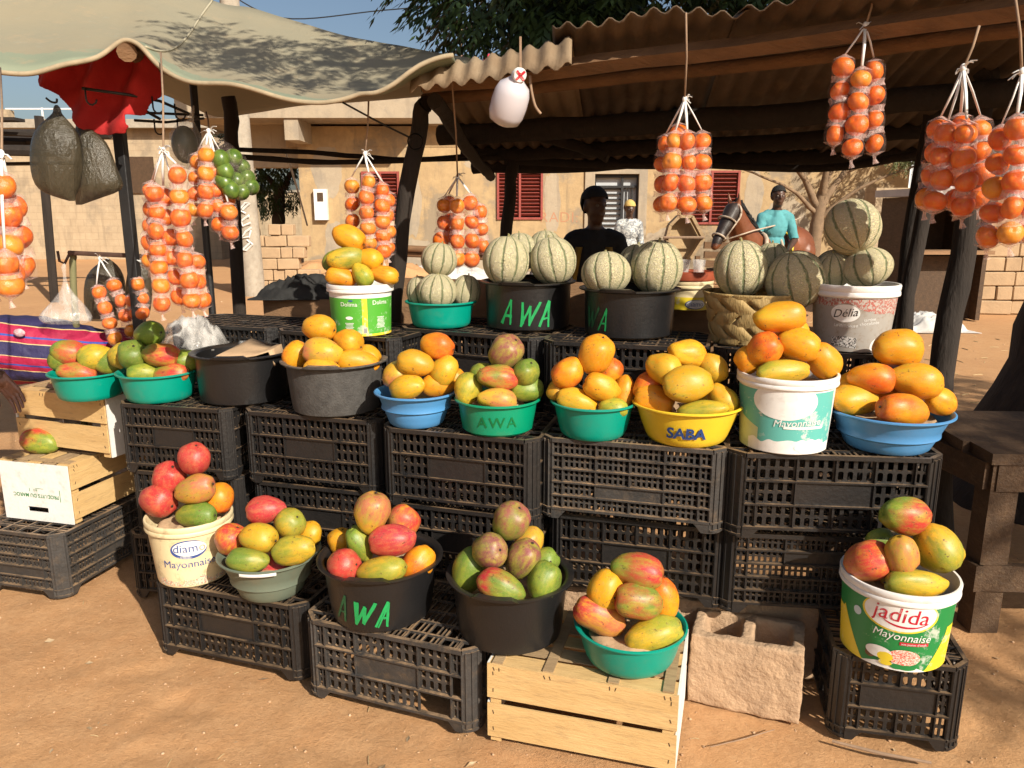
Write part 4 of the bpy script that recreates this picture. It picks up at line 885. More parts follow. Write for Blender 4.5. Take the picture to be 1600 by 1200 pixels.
# ---------------------------------------------------------------- hollow cement blocks
def block_mesh(L=.33, D=.2, Hh=.235):
    b = MB(); w = .035
    b.box((0, -D / 2 + w / 2, Hh / 2), (L, w, Hh)); b.box((0, D / 2 - w / 2, Hh / 2), (L, w, Hh))
    for x in (-L / 2 + w / 2, 0, L / 2 - w / 2): b.box((x, 0, Hh / 2), (w, D - .01, Hh))
    b.box((0, 0, .03), (L - .02, D - .02, .06))
    return fuse(b, .0075, M['block'], 2, .005, 16, 'block')
BM = block_mesh()
p, q_ = onz(1078, 1095), onz(1243, 1130); rz = math.atan2(q_.y - p.y, q_.x - p.x); c = (p + q_) / 2 + V((-math.sin(rz), math.cos(rz), 0)) * .1
tag(put('cement_block', BM, None, (c.x, c.y, -.005), (0, 0, rz)), 'sunlit hollow cement block beside the pale wooden crate', 'cement block', 'cement blocks carrying the crates')
for k, (x, y, r, lab) in enumerate([(.22, 2.52, -14, 'cement block under the left half of the dusty slotted crate stack'), (.62, 2.42, -12, 'cement block under the right half of the dusty slotted crate stack'), (.92, 2.38, -8, 'shaded cement block just behind the sunlit one'), (1.35, 2.62, -8, 'cement block behind the end-on crate at lower right')]):
    tag(put('cement_block', BM, None, (x, y, 0), (0, 0, R(r)), (1, 1, 1.08)), lab, 'cement block', 'cement blocks carrying the crates')

# ---------------------------------------------------------------- wooden fruit boxes
def staples(parent, pts, up, out):
    b = MB()
    for q in pts:
        q = V(q); a = random.uniform(-.4, .4); d = V(up) * math.cos(a) + V(up).cross(V(out)) * math.sin(a)
        b.box(q, (.0015, .0015, .011), d.to_track_quat('Z', 'Y').to_matrix())
    o = b.build('staples', M['staple'], parent); o['kind'] = 'stuff'; return o
def wood_box(label, loc, rz, L, D, Hh, gap=.018, endm='pine', text=None, group=None, slot=False, seed=0):
    t = thing('wooden_box', label, 'wooden box', loc, rz, group); r = random.Random(seed)
    sh = (Hh - gap - .02) / 2; pts = []
    for sg in (-1, 1):
        for k in range(2):
            z = .02 + sh / 2 + k * (sh + gap)
            b = MB(); b.box((0, 0, 0), (L - .004, .006, sh)); put('slat', b.mesh('slat', M['pine']), t, (0, sg * (D / 2 - .003), z), (0, r.uniform(-.006, .006), 0))
            if sg < 0:
                for x in (-L / 2 + .02, L / 2 - .02):
                    for dz in (-.25, .25): pts.append((x, -D / 2 - .0008, z + dz * sh))
    for sx in (-1, 1):
        for sy in (-1, 1):
            b = MB(); b.prism([(0, 0), (sx * .032, 0), (0, sy * .032)] if sx * sy > 0 else [(0, 0), (0, sy * .032), (sx * .032, 0)], 0, Hh - .006)
            put('corner_post', b.mesh('corner_post', M['pine']), t, (-sx * (L / 2 - .009), -sy * (D / 2 - .009), 0))
        if endm == 'pine':
            for k in range(2): b = MB(); b.box((0, 0, 0), (.006, D - .016, sh)); put('end_slat', b.mesh('end_slat', M['whiteboard']), t, (sx * (L / 2 - .003), 0, .02 + sh / 2 + k * (sh + gap)))
        else:
            w2, h2 = D - .014, Hh - .006; b = MB(); hx, hz, sw = .05, .011, h2 * .2
            y0 = sw - hz; y1 = sw + hz
            for (cy, cz, dy_, dz_) in ((0, y0 / 2, w2, y0), (0, (y1 + h2) / 2, w2, h2 - y1), (-(w2 / 2 + hx) / 2, sw, w2 / 2 - hx, 2 * hz), ((w2 / 2 + hx) / 2, sw, w2 / 2 - hx, 2 * hz)):
                b.box((0, cy, cz + .002), (.006, dy_, dz_))
            e = put('end_panel', b.mesh('end_panel', M['whiteboard']), t, (sx * (L / 2 + .003), 0, 0))
    n = 5
    for k in range(n):
        b = MB(); b.box((0, 0, 0), (L - .004, (D - .02) / n - .012, .005)); put('base_slat', b.mesh('base_slat', M['pinedark' if k % 2 else 'pine']), t, (0, -D / 2 + (D) * (k + .5) / n, Hh - .003 + .0), (r.uniform(-.006, .006), 0, 0))
    for x in (-L / 2 + .03, -L * .17, L * .17, L / 2 - .03):
        b = MB(); b.box((0, 0, 0), (.03, D - .012, .004)); put('cross_slat', b.mesh('cross_slat', M['pinedark']), t, (x, 0, Hh + .0025))
        for dx in (-.008, .008): pts.append((x + dx, -D / 2 - .0008, Hh - .012))
    staples(t, pts, (0, 0, 1), (0, -1, 0)); return t
p, q_ = onz(760, 1035, .25), onz(1062, 1086, .25); rz = math.atan2(q_.y - p.y, q_.x - p.x); L = (q_ - p).length; c = (p + q_) / 2 + V((-math.sin(rz), math.cos(rz), 0)) * .18
wood_box('pale slatted wooden box on the ground under the teal front bowl', (c.x, c.y, -.004), rz, L, .36, .25, endm='pine', seed=1)
# lower left box: white end faces the camera, text upside down
rz = R(-14); ex_ = V((math.cos(rz), math.sin(rz), 0)); ey_ = V((-math.sin(rz), math.cos(rz), 0))
p = onz(119, 820, .27); c = p - ex_ * .17 + ey_ * .24
lb = wood_box('wooden box with white printed end board and handle slot, under a single mango', (c.x, c.y, .27), rz + PI / 2, .48, .345, .25, endm='white', seed=2)
def tx(parent, s, size, y, z, m, flip=True, **k):
    vs, fs = text_mesh(s, size, **k); b = MB(); sg = -1 if flip else 1
    b.add([(-.48 / 2 - .0075, -(sg * q.x + y), sg * q.y + z) for q in vs], fs); return b.build('lettering', m, parent)
tx(lb, 'PRODUITS DU MAROC', .0215, 0.0, .112, M['i_green'], bold=.0004); tx(lb, 'BIO', .012, .0, .135, M['i_green'])
b = MB(); b.box((-.48 / 2 - .0072, -.117, .118), (.001, .002, .05)); b.box((-.48 / 2 - .0072, .028, .135), (.001, .0015, .014)); b.box((-.48 / 2 - .0072, -.02, .1425), (.001, .04, .001)); b.build('print', M['i_green'], lb)
p = onz(166, 727, .52) + V((0, .05, 0)); ub = p + V((0, 0, 0)); rz2 = R(-20); ex_ = V((math.cos(rz2), math.sin(rz2), 0)); ey_ = V((-math.sin(rz2), math.cos(rz2), 0)); c = p - ex_ * .26 + ey_ * .17
wood_box('slatted wooden box with white end under the leftmost teal bowl', (c.x, c.y, .53), rz2, .5, .34, .25, endm='white', seed=3)

# ---------------------------------------------------------------- bowls, tubs and buckets
BW = {}
def fit(x0, x1, yr, yb, zb, k):
    xc = (x0 + x1) / 2; Yf = onz(xc, yb, zb).y; dep = 2.5
    for i in range(30):
        rt = (x1 - x0) / 2 * dep / CF; rb = k * rt; Yc = Yf + rb; zr = at(xc, yr, Yc - rt).z; dep = Yc * _c - (zr - CH) * _s
    return V(((xc - 800) / CF * dep, Yc, zb)), rt, rb, zr - zb
def prof_bowl(rt, rb, h, lip=.012, th=.004, step=None, belly=.0):
    P = [(.001, .0), (rb * .7, .0), (rb * .93, .002), (rb, .009)]
    N = 8
    for i in range(1, N + 1):
        t = i / N; r = rb + (rt - lip - rb) * (t ** (1 - belly))
        if step and abs(t - step) < .07: P.append((r - .004, h * t - .003)); r += .007
        P.append((r, .009 + (h - .012) * t))
    P += [(rt - lip * .3, h - .005), (rt, h - .002), (rt, h + .002), (rt - lip * .4, h + .004), (rt - lip, h), (rt - lip - th, h - .006)]
    for i in range(6, -1, -1): t = i / 7; P.append((rb - th + (rt - lip - rb) * (t ** (1 - belly)), .006 + (h - .014) * t))
    P.append((.001, .006)); return P
def prof_bucket(rt, rb, h, band=.028):
    P = [(.001, 0), (rb * .9, 0), (rb * .98, .003), (rb, .008)]
    hw = h - band
    for i in range(1, 9): t = i / 8; P.append((rb + (rt - .008 - rb) * t, .008 + (hw - .008) * t))
    P += [(rt, hw + .001), (rt + .001, hw + .004), (rt, hw + band * .35), (rt - .002, hw + band * .42), (rt, hw + band * .5), (rt + .001, h - .004), (rt - .001, h), (rt - .007, h), (rt - .01, h - .005)]
    for i in range(7, -1, -1): t = i / 8; P.append((rb - .003 + (rt - .013 - rb) * t, .006 + (hw) * t))
    P.append((.001, .006)); return P
def vessel(key, name, label, cat, fitargs, m, kind='bowl', step=None, belly=0, group=None, band=.028, ears=0, pieces=True):
    loc, rt, rb, h = fit(*fitargs); t = thing(name, label, cat, loc, 0, group)
    b = MB(); b.lathe(prof_bucket(rt, rb, h, band) if kind == 'bucket' else prof_bowl(rt, rb, h, .02 if kind == 'tub' else .012, .005, step, belly), 96)
    wl = b.build('wall', m, t, 35)
    th0 = math.atan2(-loc.y, -loc.x)
    BW[key] = dict(belly=belly if kind != 'bucket' else 0, t=t, loc=loc, rt=rt, rb=rb, h=h, th=th0, hw=(h - band) if kind == 'bucket' else h - .01, lip=.008 if kind == 'bucket' else (.02 if kind == 'tub' else .012))
    if kind == 'tub':                                             # grip tabs on the rim
        for a in (th0 - .25, th0 + PI - .25):
            b = MB(); n = 14; vs = []; fs = []
            for i in range(n + 1):
                aa = a - .38 + .76 * i / n; ew = min(1, min(i, n - i) / 2.0)
                for (r_, z_) in ((rt - .018, h + .001), (rt + .004, h + .001), (rt + .006, h + .001 + .009 * ew), (rt - .014, h + .001 + .011 * ew)): vs.append((r_ * math.cos(aa), r_ * math.sin(aa), z_))
            for i in range(n):
                for j in range(4): fs.append((i * 4 + j, i * 4 + (j + 1) % 4, i * 4 + 4 + (j + 1) % 4, i * 4 + 4 + j))
            b.add(vs, fs); b.build('grip', m, t, 40)
    return t
def wrapfn(key, off=.0012):
    q = BW[key]; rb, rt, hw = q['rb'], q['rt'] - q['lip'], q['hw']
    def w(s_, h_):
        r = rb + (rt - rb) * min(max((h_ - .008) / (hw - .008), 0), 1.02) ** (1 - q['belly']) + off; a = q['th'] + s_ / r; return V((r * math.cos(a), r * math.sin(a), h_))
    return w
def p_text(key, s, size, x, z, m, off=.002, shear=0, bold=0, arc=0, rot=0, nat=0, **k):
    vs, fs = text_mesh(s, size, shear, nat, **k); b = MB(); cr, sr = math.cos(rot), math.sin(rot)
    for bi, (bx_, bz_) in enumerate([(0, 0)] if not bold else [(-bold, 0), (-bold * .5, bold * .4), (0, -bold * .4), (bold * .5, bold * .4), (bold, 0)]):
        w = wrapfn(key, off + .00006 * bi); b.add([w(x + bx_ + q.x * cr - q.y * sr, z + bz_ + q.x * sr + q.y * cr + arc * q.x * q.x) for q in vs], fs); return b.build('lettering', m, BW[key]['t'])
def p_ell(key, x, z, rx, rz_, m, off=.0014, name='print', inner=0, a0=0, a1=2 * PI, thick=None, rot=0):
    w = wrapfn(key, off); b = MB(); n = 40; P = []
    for k in range(5):
        row = []
        for i in range(n + 1):
            a = a0 + (a1 - a0) * i / n; inn = inner if thick is None else 1 - thick * math.sin(PI * i / n)
            f_ = inn + (1 - inn) * k / 4; f_ = max(f_, .001); xx, zz = rx * f_ * math.cos(a), rz_ * f_ * math.sin(a); row.append(w(x + xx * math.cos(rot) - zz * math.sin(rot), z + zz * math.cos(rot) + xx * math.sin(rot)))
        P.append(row)
    b.grid(P); return b.build(name, m, BW[key]['t'], 180)
def p_band(key, x0, x1, lo, hi, m, off=.0009, name='print', n=60):
    w = wrapfn(key, off); b = MB(); P = []
    for k in range(7):
        row = []
        for i in range(n + 1):
            x = x0 + (x1 - x0) * i / n; l_, h_ = (lo(x) if callable(lo) else lo), (hi(x) if callable(hi) else hi); row.append(w(x, l_ + max(h_ - l_, .0002) * k / 6))
        P.append(row)
    b.grid(P); return b.build(name, m, BW[key]['t'], 180)
def p_stroke(key, pts, m, r=.006, off=.0015):
    w = wrapfn(key, off); b = MB()
    for a, c_ in zip(pts[:-1], pts[1:]):
        a, c_ = V((*a, 0)), V((*c_, 0)); d = c_ - a; nrm = V((-d.y, d.x, 0)).normalized() * r * random.uniform(.8, 1.15); P = [[], []]
        for i in range(7):
            q = a - d * .04 + d * 1.08 * i / 6
            for k, sg in enumerate((-1, 1)): e = q + nrm * sg * random.uniform(.75, 1.15); P[k].append(w(e.x, e.y) + V((0, 0, 0)))
        b.grid(P)
    return b.build('lettering', m, BW[key]['t'])
def paint_AWA(key, x, z, s, m1, m2, letters='AWA'):
    A_ = [[(-.5, -1), (0, 1), (.45, -1)], [(-.35, -.35), (.45, -.3)]]; W_ = [[(-.9, .9), (-.45, -1), (.05, .5), (.3, -.9), (.95, .95)], [(-.75, .9), (-.35, -.8)], [(.4, -.7), (1.0, .8)]]
    x0 = x; jr = random.Random(len(key) * 7 + int(abs(x) * 1000))
    for i, ch in enumerate(letters):
        for st in (A_ if ch == 'A' else W_): p_stroke(key, [(x0 + (q[0] * .8 + .22 * q[1] + jr.uniform(-.08, .08)) * s, z + (q[1] + jr.uniform(-.12, .12)) * s - i * s * .12) for q in st], m2 if i == 0 else m1, s * jr.uniform(.08, .13))
        for st in (A_[:1] if ch == 'A' else W_[:1]): p_stroke(key, [(x0 + (q[0] * .8 + .22 * q[1] + jr.uniform(.0, .16)) * s, z + (q[1] * .95 + jr.uniform(-.1, .1)) * s - i * s * .12) for q in st], m2 if i == 0 else m1, s * .06)
        x0 += s * (1.75 if ch == 'A' else 1.65)
G1 = 'bowls tubs and buckets of fruit'
# front row
vessel('f1', 'bucket', 'cream mayonnaise bucket with blue oval print on the left front crate', 'bucket', (230, 360, 827, 920, .27, .82), M['cream'], 'bucket', band=.035)
vessel('f2', 'plastic_bowl', 'grey-green bowl with white handle beside the cream bucket', 'bowl', (342, 500, 897, 945, .27, .62), M['olive'], 'bowl', step=.42)
vessel('f3', 'plastic_tub', 'black tub with green painted letters on the dusty front crate', 'tub', (497, 692, 913, 992, .27, .78), M['black'], 'tub', belly=.25)
vessel('f4', 'plastic_tub', 'plain black tub between the lettered front tub and the teal front bowl', 'tub', (697, 897, 943, 1028, .256, .8), M['black'], 'tub', belly=.25)
vessel('f5', 'plastic_bowl', 'teal bowl on the pale wooden box in front', 'bowl', (897, 1073, 1022, 1065, .256, .75), M['teal'], 'bowl', belly=.3)
vessel('f6', 'bucket', 'white bucket with green and yellow print and red lettering at lower right', 'bucket', (1320, 1492, 934, 1052, .27, .87), M['whitepl'], 'bucket', band=.034)
# middle row
vessel('m1', 'plastic_bowl', 'leftmost teal bowl on the slatted wooden box', 'bowl', (80, 195, 592, 630, .785, .78), M['teal'], 'bowl', belly=.2)
vessel('m2', 'plastic_bowl', 'second teal bowl from the left beside the empty black tub', 'bowl', (185, 308, 592, 633, .803, .78), M['teal'], 'bowl', belly=.2)
vessel('m3', 'plastic_tub', 'black tub holding only cardboard, left of the scuffed tub', 'tub', (300, 455, 563, 637, .803, .85), M['black'], 'tub', belly=.15)
vessel('m4', 'plastic_tub', 'scuffed grey-black tub of orange mangoes in the middle row', 'tub', (440, 605, 578, 655, .803, .8), M['blackscuff'], 'tub', belly=.25)
vessel('m5', 'plastic_bowl', 'left blue bowl with stepped base beside the scuffed tub', 'bowl', (585, 715, 626, 672, .803, .66), M['blue'], 'bowl', step=.45)
vessel('m6', 'plastic_bowl', 'green bowl touching the left blue bowl', 'bowl', (710, 845, 638, 685, .803, .82), M['green'], 'bowl', belly=.1)
vessel('m7', 'plastic_bowl', 'teal bowl touching the yellow bowl in the middle row', 'bowl', (860, 995, 643, 692, .803, .74), M['teal'], 'bowl', belly=.25)
vessel('m8', 'plastic_bowl', 'yellow bowl with blue lettering in the middle row', 'bowl', (988, 1160, 650, 702, .803, .7), M['yellow'], 'bowl', belly=.15)
vessel('m9', 'bucket', 'white bucket with faded turquoise print between the yellow and blue bowls', 'bucket', (1155, 1307, 596, 713, .803, .86), M['whitepl'], 'bucket', band=.03)
vessel('m10', 'plastic_bowl', 'right-hand blue bowl with stepped base beside the turquoise printed bucket', 'bowl', (1297, 1483, 665, 715, .803, .67), M['blue'], 'bowl', step=.42)
# rear row
vessel('t1', 'bucket', 'green printed bucket with white rim on the rear row', 'bucket', (511, 614, 447, 527, 1.052, .88), M['whitepl'], 'bucket', band=.028)
vessel('t2', 'plastic_bowl', 'teal bowl of small melons on the rear row', 'bowl', (633, 745, 477, 515, 1.063, .8), M['teal'], 'bowl', belly=.15)
vessel('t3', 'plastic_tub', 'black melon tub with three green letters on the rear row', 'tub', (750, 900, 446, 520, 1.063, .86), M['black'], 'tub', belly=.1)
vessel('t4', 'plastic_tub', 'black melon tub with faded green letters right of its lettered twin', 'tub', (905, 1063, 458, 533, 1.063, .86), M['black'], 'tub', belly=.1)
vessel('t7', 'bucket', 'dirty silver bucket with black script on white oval under three melons', 'bucket', (1272, 1402, 448, 552, 1.063, .84), M['whitepl'], 'bucket', band=.036)
vessel('t5', 'bucket', 'yellow bucket with blue oval print and red lid behind the melon tubs', 'bucket', (1040, 1114, 440, 486, 1.13, .92), M['cream'], 'bucket', band=.03)

# prints -----------------------------------------------------------------------------------
s_ = BW['f1']['h'] / .2
p_ell('f1', -.012, .128 * s_, .058, .034, M['i_blue']); p_ell('f1', -.009, .131 * s_, .054, .027, M['whitepl'], .0022)
p_text('f1', 'diam', .042, -.02, .132 * s_, M['i_blue'], .003, bold=.0018); p_text('f1', 'o', .042, .031, .132 * s_, M['i_orange'], .003)
p_text('f1', 'Mayonnaise', .037, -.012, .08 * s_, M['i_blue'], .002, bold=.0014)
p_band('f1', -.13, .15, .009, lambda x: .03 + .02 * nz((x * 22, 1, 0), 1) + .01 * nz((x * 60, 2, 0), 1), M['i_picture'])
p_band('f2', -.1, .015, BW['f2']['h'] - .012, BW['f2']['h'] - .001, M['i_white'], .014, 'handle')
paint_AWA('f3', -.13, .08, .04, M['i_paint'], M['i_paintdull'])
h6 = BW['f6']['hw']
p_band('f6', -.2, .2, .004, h6 - .006, M['i_green'], .0008)
p_band('f6', -.2, .2, .004, lambda x: .007 + max(0, abs(x - .01) - .085) * 1.7 if abs(x) < .16 else .13, M['i_yellow'], .0014)
p_band('f6', -.075, .1, .004, lambda x: .004 + .022 * max(0, 1 - ((x - .01) / .085) ** 2), M['i_white'], .0018)
p_ell('f6', .015, h6 - .03, .1, .052, M['i_yellow'], .0018); p_ell('f6', .015, h6 - .028, .094, .049, M['i_white'], .0024)
p_text('f6', 'jadida', .062, .02, h6 - .03, M['i_red'], .0032, bold=.0032, shear=.12, rot=-.05); p_ell('f6', .03, h6 - .03, .066, .036, M['i_red'], .003, a0=PI * 1.12, a1=PI * 1.85, thick=.16)
p_text('f6', 'Mayonnaise', .032, .025, h6 - .094, M['i_white'], .0026, shear=.22, bold=.0006, rot=-.03)
p_band('f6', .02, .095, h6 - .118, h6 - .108, M['i_red'], .0022); p_text('f6', "aux jaunes d'oeufs", .009, .057, h6 - .1135, M['i_white'], .003)
for (x, z, a, c_, k) in [(-.03, .05, .034, .018, 'i_white'), (-.052, .036, .013, .011, 'beam'), (-.012, .04, .02, .014, 'i_yellow'), (.035, .046, .042, .024, 'i_salad'), (-.01, .022, .017, .008, 'i_yellow'), (.045, .016, .024, .008, 'i_green'), (.043, .016, .018, .006, 'i_pale'), (.02, .017, .018, .008, 'i_green')]: p_ell('f6', x, z, a, c_, M[k], .003 + .0004 * len(k) * .1)
p_ell('f6', -.1, h6 - .055, .013, .013, M['i_pale'], .0024)
p_text('m8', 'SABA', .05, .0, .05, ink('deep blue ink', (.02, .06, .22)), .0035, nat=.0016, shear=.06)
p_text('m6', 'AWA', .05, -.0, .05, pbr('dark green stain', (.0, .16, .04), .5), .002, bold=.002, space=1.2)
h9 = BW['m9']['hw']
p_band('m9', -.19, .17, .006, h9 - .008, M['i_teal'], .0008)
p_band('m9', -.19, -.075, .006, lambda x: .075 + (-.075 - x) * .4, ink('faded lime print', (.5, .58, .36), .2), .0013)
p_band('m9', -.11, .17, .006, lambda x: .045 + .03 * nz((x * 9, 3, 0), 1) + .01 * nz((x * 40, 3, 0), 1), M['i_white'], .0016)
p_ell('m9', .0, h9 - .035, .095, .055, M['i_white'], .002); p_text('m9', 'Mayonnaise', .03, .04, h9 - .098, M['i_white'], .0026, shear=.25, rot=.06); p_band('m9', .0, .12, h9 - .116 , h9 - .108, M['i_white'], .0024)
for (x, z, r_) in [(.06, .022, .017), (.085, .026, .015), (.045, .026, .012)]: p_ell('m9', x, z, r_, r_ * .8, M['i_pale'], .0024)
h1 = BW['t1']['hw']
p_band('t1', -.16, .16, .004, h1 - .018, M['i_lgreen'], .0008); p_band('t1', -.16, .16, .003, lambda x: .008 + .004 * math.sin(x * 16), M['i_yellow'], .0014)
p_band('t1', .003, .022, .01, h1 - .019, M['i_yellow'], .0013)
w_ = wrapfn('t1', .0016); b = MB(); b.grid([[w_(.0125 + sg * (.002 + .01 * (1 - k / 6) ** 1.5), .01 + (h1 - .03) * k / 6) for sg in (-1, 1)] for k in range(7)]); b.build('print', M['i_yellow'], BW['t1']['t'])
p_text('t1', 'Dolima', .022, -.045, h1 - .04, M['i_white'], .002, bold=.001); p_text('t1', 'Dolima', .022, .075, h1 - .035, M['i_white'], .002, bold=.001)
p_band('t1', -.045, -.03, h1 - .029, h1 - .024, M['i_blue'], .002); p_ell('t1', -.045, .07, .014, .006, M['i_white'], .002)
for x0, n_ in ((-.045, 7), (.075, 9)):
    for k in range(n_): w2 = .016 + .008 * nz((k, x0, 3), 3.1); p_band('t1', x0 - w2, x0 + w2, .05 - k * .0048 + (.02 if x0 > 0 else 0), .052 - k * .0048 + (.02 if x0 > 0 else 0), M['i_white'], .0018, n=6)
p_band('t1', .006, .02, .014, .034, M['i_white'], .002, n=4)
for k in range(6): p_band('t1', .007 + k * .0021, .0082 + k * .0021, .0145, .033, M['i_black'], .0024, n=2)
h7 = BW['t7']['hw']
p_band('t7', -.2, .2, .003, h7 - .006, M['i_grey'], .0008); p_band('t7', -.2, .2, lambda x: h7 - .03 - .03 * max(0, nz((x * 8, 5, 0), 1)) - max(0, x - .05) * .25, h7 - .004, M['i_deliared'], .0013)
p_ell('t7', -.022, h7 - .05, .047, .031, M['i_grey'], .0018); p_ell('t7', -.022, h7 - .05, .044, .028, M['i_white'], .0022)
p_text('t7', 'Délia', .036, -.022, h7 - .05, M['i_black'], .003, bold=.0012, shear=.35, rot=.12)
p_text('t7', 'La délicieuse', .014, -.018, h7 - .09, M['i_white'], .002, arc=1.6, shear=.2); p_text('t7', 'tartine', .014, .055, h7 - .068, M['i_white'], .002, bold=.0016, rot=.12); p_text('t7', 'chocolatée', .014, .055, h7 - .08, M['i_white'], .002, bold=.0016, rot=.12)
p_band('t7', -.058, .018, lambda x: .022 - .008 * (x + .058) / .076, lambda x: .05 - .002 * math.sin(x * 80), M['i_choc'], .0016); p_ell('t7', .095, .02, .035, .03, M['i_white'], .0016)
h5 = BW['t5']['hw']; p_band('t5', -.13, .13, .003, h5 * .62, M['i_yellow'], .0008); p_ell('t5', .028, .024, .04, .018, M['i_blue'], .0014); p_ell('t5', .03, .0245, .037, .0155, M['whitepl'], .002); p_text('t5', 'diamo', .026, .03, .025, M['i_blue'], .0026, bold=.0009)
q = BW['t5']; b = MB(); b.lathe([(.001, q['h'] + .001), (q['rt'] + .004, q['h'] + .001), (q['rt'] + .006, q['h'] + .006), (q['rt'] + .003, q['h'] + .03), (q['rt'] - .006, q['h'] + .034), (q['rt'] - .012, q['h'] + .026), (.001, q['h'] + .024)], 40); b.build('lid', M['redlid'], q['t'], 35)
paint_AWA('t3', -.075, .078, .043, M['i_paint'], M['i_paint']); paint_AWA('t4', -.15, .075, .036, M['i_paint'], M['i_paintdull'], 'WA')
# clear cups on the red lid
c0 = q['loc'] + V((.005, 0, q['h'] + .0255))
for k, dx in enumerate((-.03, .03)):
    b = MB(); b.lathe([(.001, 0), (.02, 0), (.026, .05), (.024, .05), (.018, .003), (.001, .003)], 18, c0 + V((dx, 0, 0))); tag(b.build('plastic_cup', M['bagclear'], None, 40), ['clear plastic cup on the red lid, left', 'clear plastic cup on the red lid, right'][k], 'cup')
# ---------------------------------------------------------------- cardboard and paper lining in the vessels
def lining(key, label, f=.8, zf=.75, m=None, seed=0, name='cardboard_lining', cat='cardboard'):
    q = BW[key]; n = 18; r = (q['rt'] - .03) * f; P = []
    for i in range(7):
        P.append([V((q['loc'].x + max(.001, r * i / 6) * math.cos(2 * PI * j / n), q['loc'].y + max(.001, r * i / 6) * math.sin(2 * PI * j / n), q['loc'].z + q['h'] * zf + .022 * nz((i * .6 * math.cos(2 * PI * j / n), i * .6 * math.sin(2 * PI * j / n), seed), 1.1) * (i / 6 + .2))) for j in range(n + 1)])
    b = MB(); b.grid(P); o = b.build(name, m or M['cardboard'], None, 30); mo = o.modifiers.new('s', 'SOLIDIFY'); mo.thickness = .003
    tag(o, label, cat, 'cardboard lining of the bowls and tubs'); return o
VN = dict(f1='cream bucket', f2='grey-green bowl', f3='lettered black front tub', f4='plain black front tub', f5='teal front bowl', f6='green-and-yellow lower right bucket', m1='leftmost teal bowl', m2='second teal bowl from the left',
          m4='scuffed grey-black tub', m5='left blue bowl', m6='green bowl beside the left blue bowl', m7='teal bowl beside the yellow bowl', m8='yellow bowl', m9='turquoise printed bucket', m10='right-hand blue bowl', t1='green printed rear bucket')
for i, k in enumerate(VN): lining(k, 'cardboard lining under the mangoes of the ' + VN[k], .9, .85 if k in ('f1', 'f6', 'm9', 't1') else .72, seed=i)
# big folded cardboard in the empty tub
q = BW['m3']; b = MB(); P = [[V((q['loc'].x + x, q['loc'].y + .02 + y + .03 * x, q['loc'].z + q['h'] - .02 + zz)) for x, zz in ((-.12, -.03), (-.06, .02), (.0, .03 + y * .2), (.08, .02), (.13, .035), (.15, -.02))] for y in (-.11, -.04, .03, .1)]
b.grid(P); o = b.build('cardboard_lining', M['cardboard'], None, 20); mo = o.modifiers.new('s', 'SOLIDIFY'); mo.thickness = .004; tag(o, 'folded tan cardboard lying in the empty black tub', 'cardboard')

# ---------------------------------------------------------------- mangoes
def mango_mesh(v0):
    v = v0 % 3
    b = MB(); nu, nv = 26, 18; vs = []; fs = []
    for i in range(nv + 1):
        t = i / nv; th = PI * t; x = -math.cos(th) * .5
        rr = math.sin(th) ** .86 * .5; rr *= 1 + (-.16 if v == 0 else -.1 if v == 1 else -.22) * x * 2 * .8
        for j in range(nu):
            a = 2 * PI * j / nu; y, z = rr * math.cos(a), rr * math.sin(a)
            bend = (.10, .05, .16)[v] * (x * x * 2 - .2)
            pt = V((x, y + bend * -1 * .6, z)); pt += pt.normalized() * (.045 * nz(pt, 2.6, v0 + 2) + .018 * nz(pt, 6, v))
            if t > .86: pt.y += (.05, .02, .08)[v] * (t - .86) / .14
            if t < .06: pt.x += .02
            vs.append(pt)
    for i in range(nv):
        for j in range(nu): fs.append((i * nu + j, i * nu + (j + 1) % nu, (i + 1) * nu + (j + 1) % nu, (i + 1) * nu + j))
    fs += [tuple(range(nu - 1, -1, -1)), tuple(range(nv * nu, nv * nu + nu))]
    b.add(vs, fs); return b.mesh('mango', M['mango'], 180)
MM = [mango_mesh(k) for k in range(8)]
b = MB(); b.lathe([(.001, .012), (.03, .014), (.05, .004), (.055, -.012)], 9); b.tube([(0, 0, 0), (.006, 0, .035)], [.022, .015], 6); STM = b.mesh('stem', M['stem'], 50)
C = dict(red=(.46, .035, .03), dred=(.34, .025, .04), green=(.13, .2, .025), dgreen=(.085, .15, .025), lime=(.3, .29, .03), yellow=(.56, .32, .02), gold=(.62, .27, .01), orange=(.62, .19, .008), dorange=(.54, .09, .012), pink=(.46, .14, .06), purple=(.22, .07, .06), pale=(.42, .42, .14))
KIND = {'R': ('red', 'red', 'dred', 'pink'), 'RY': ('red and yellow', 'red', 'pink', 'yellow'), 'YR': ('yellow mango blushed red', 'pink', 'yellow', 'lime'), 'G': ('green', 'green', 'lime', 'dgreen'), 'DG': ('dark green', 'dgreen', 'green', 'lime'),
        'GR': ('green and red', 'red', 'green', 'lime'), 'GP': ('purplish green', 'purple', 'green', 'lime'), 'Y': ('yellow', 'yellow', 'gold', 'lime'), 'YG': ('yellow-green', 'lime', 'yellow', 'green'), 'O': ('orange', 'gold', 'orange', 'yellow'), 'OR': ('orange-red', 'dorange', 'gold', 'orange'), 'OY': ('golden', 'gold', 'yellow', 'orange')}
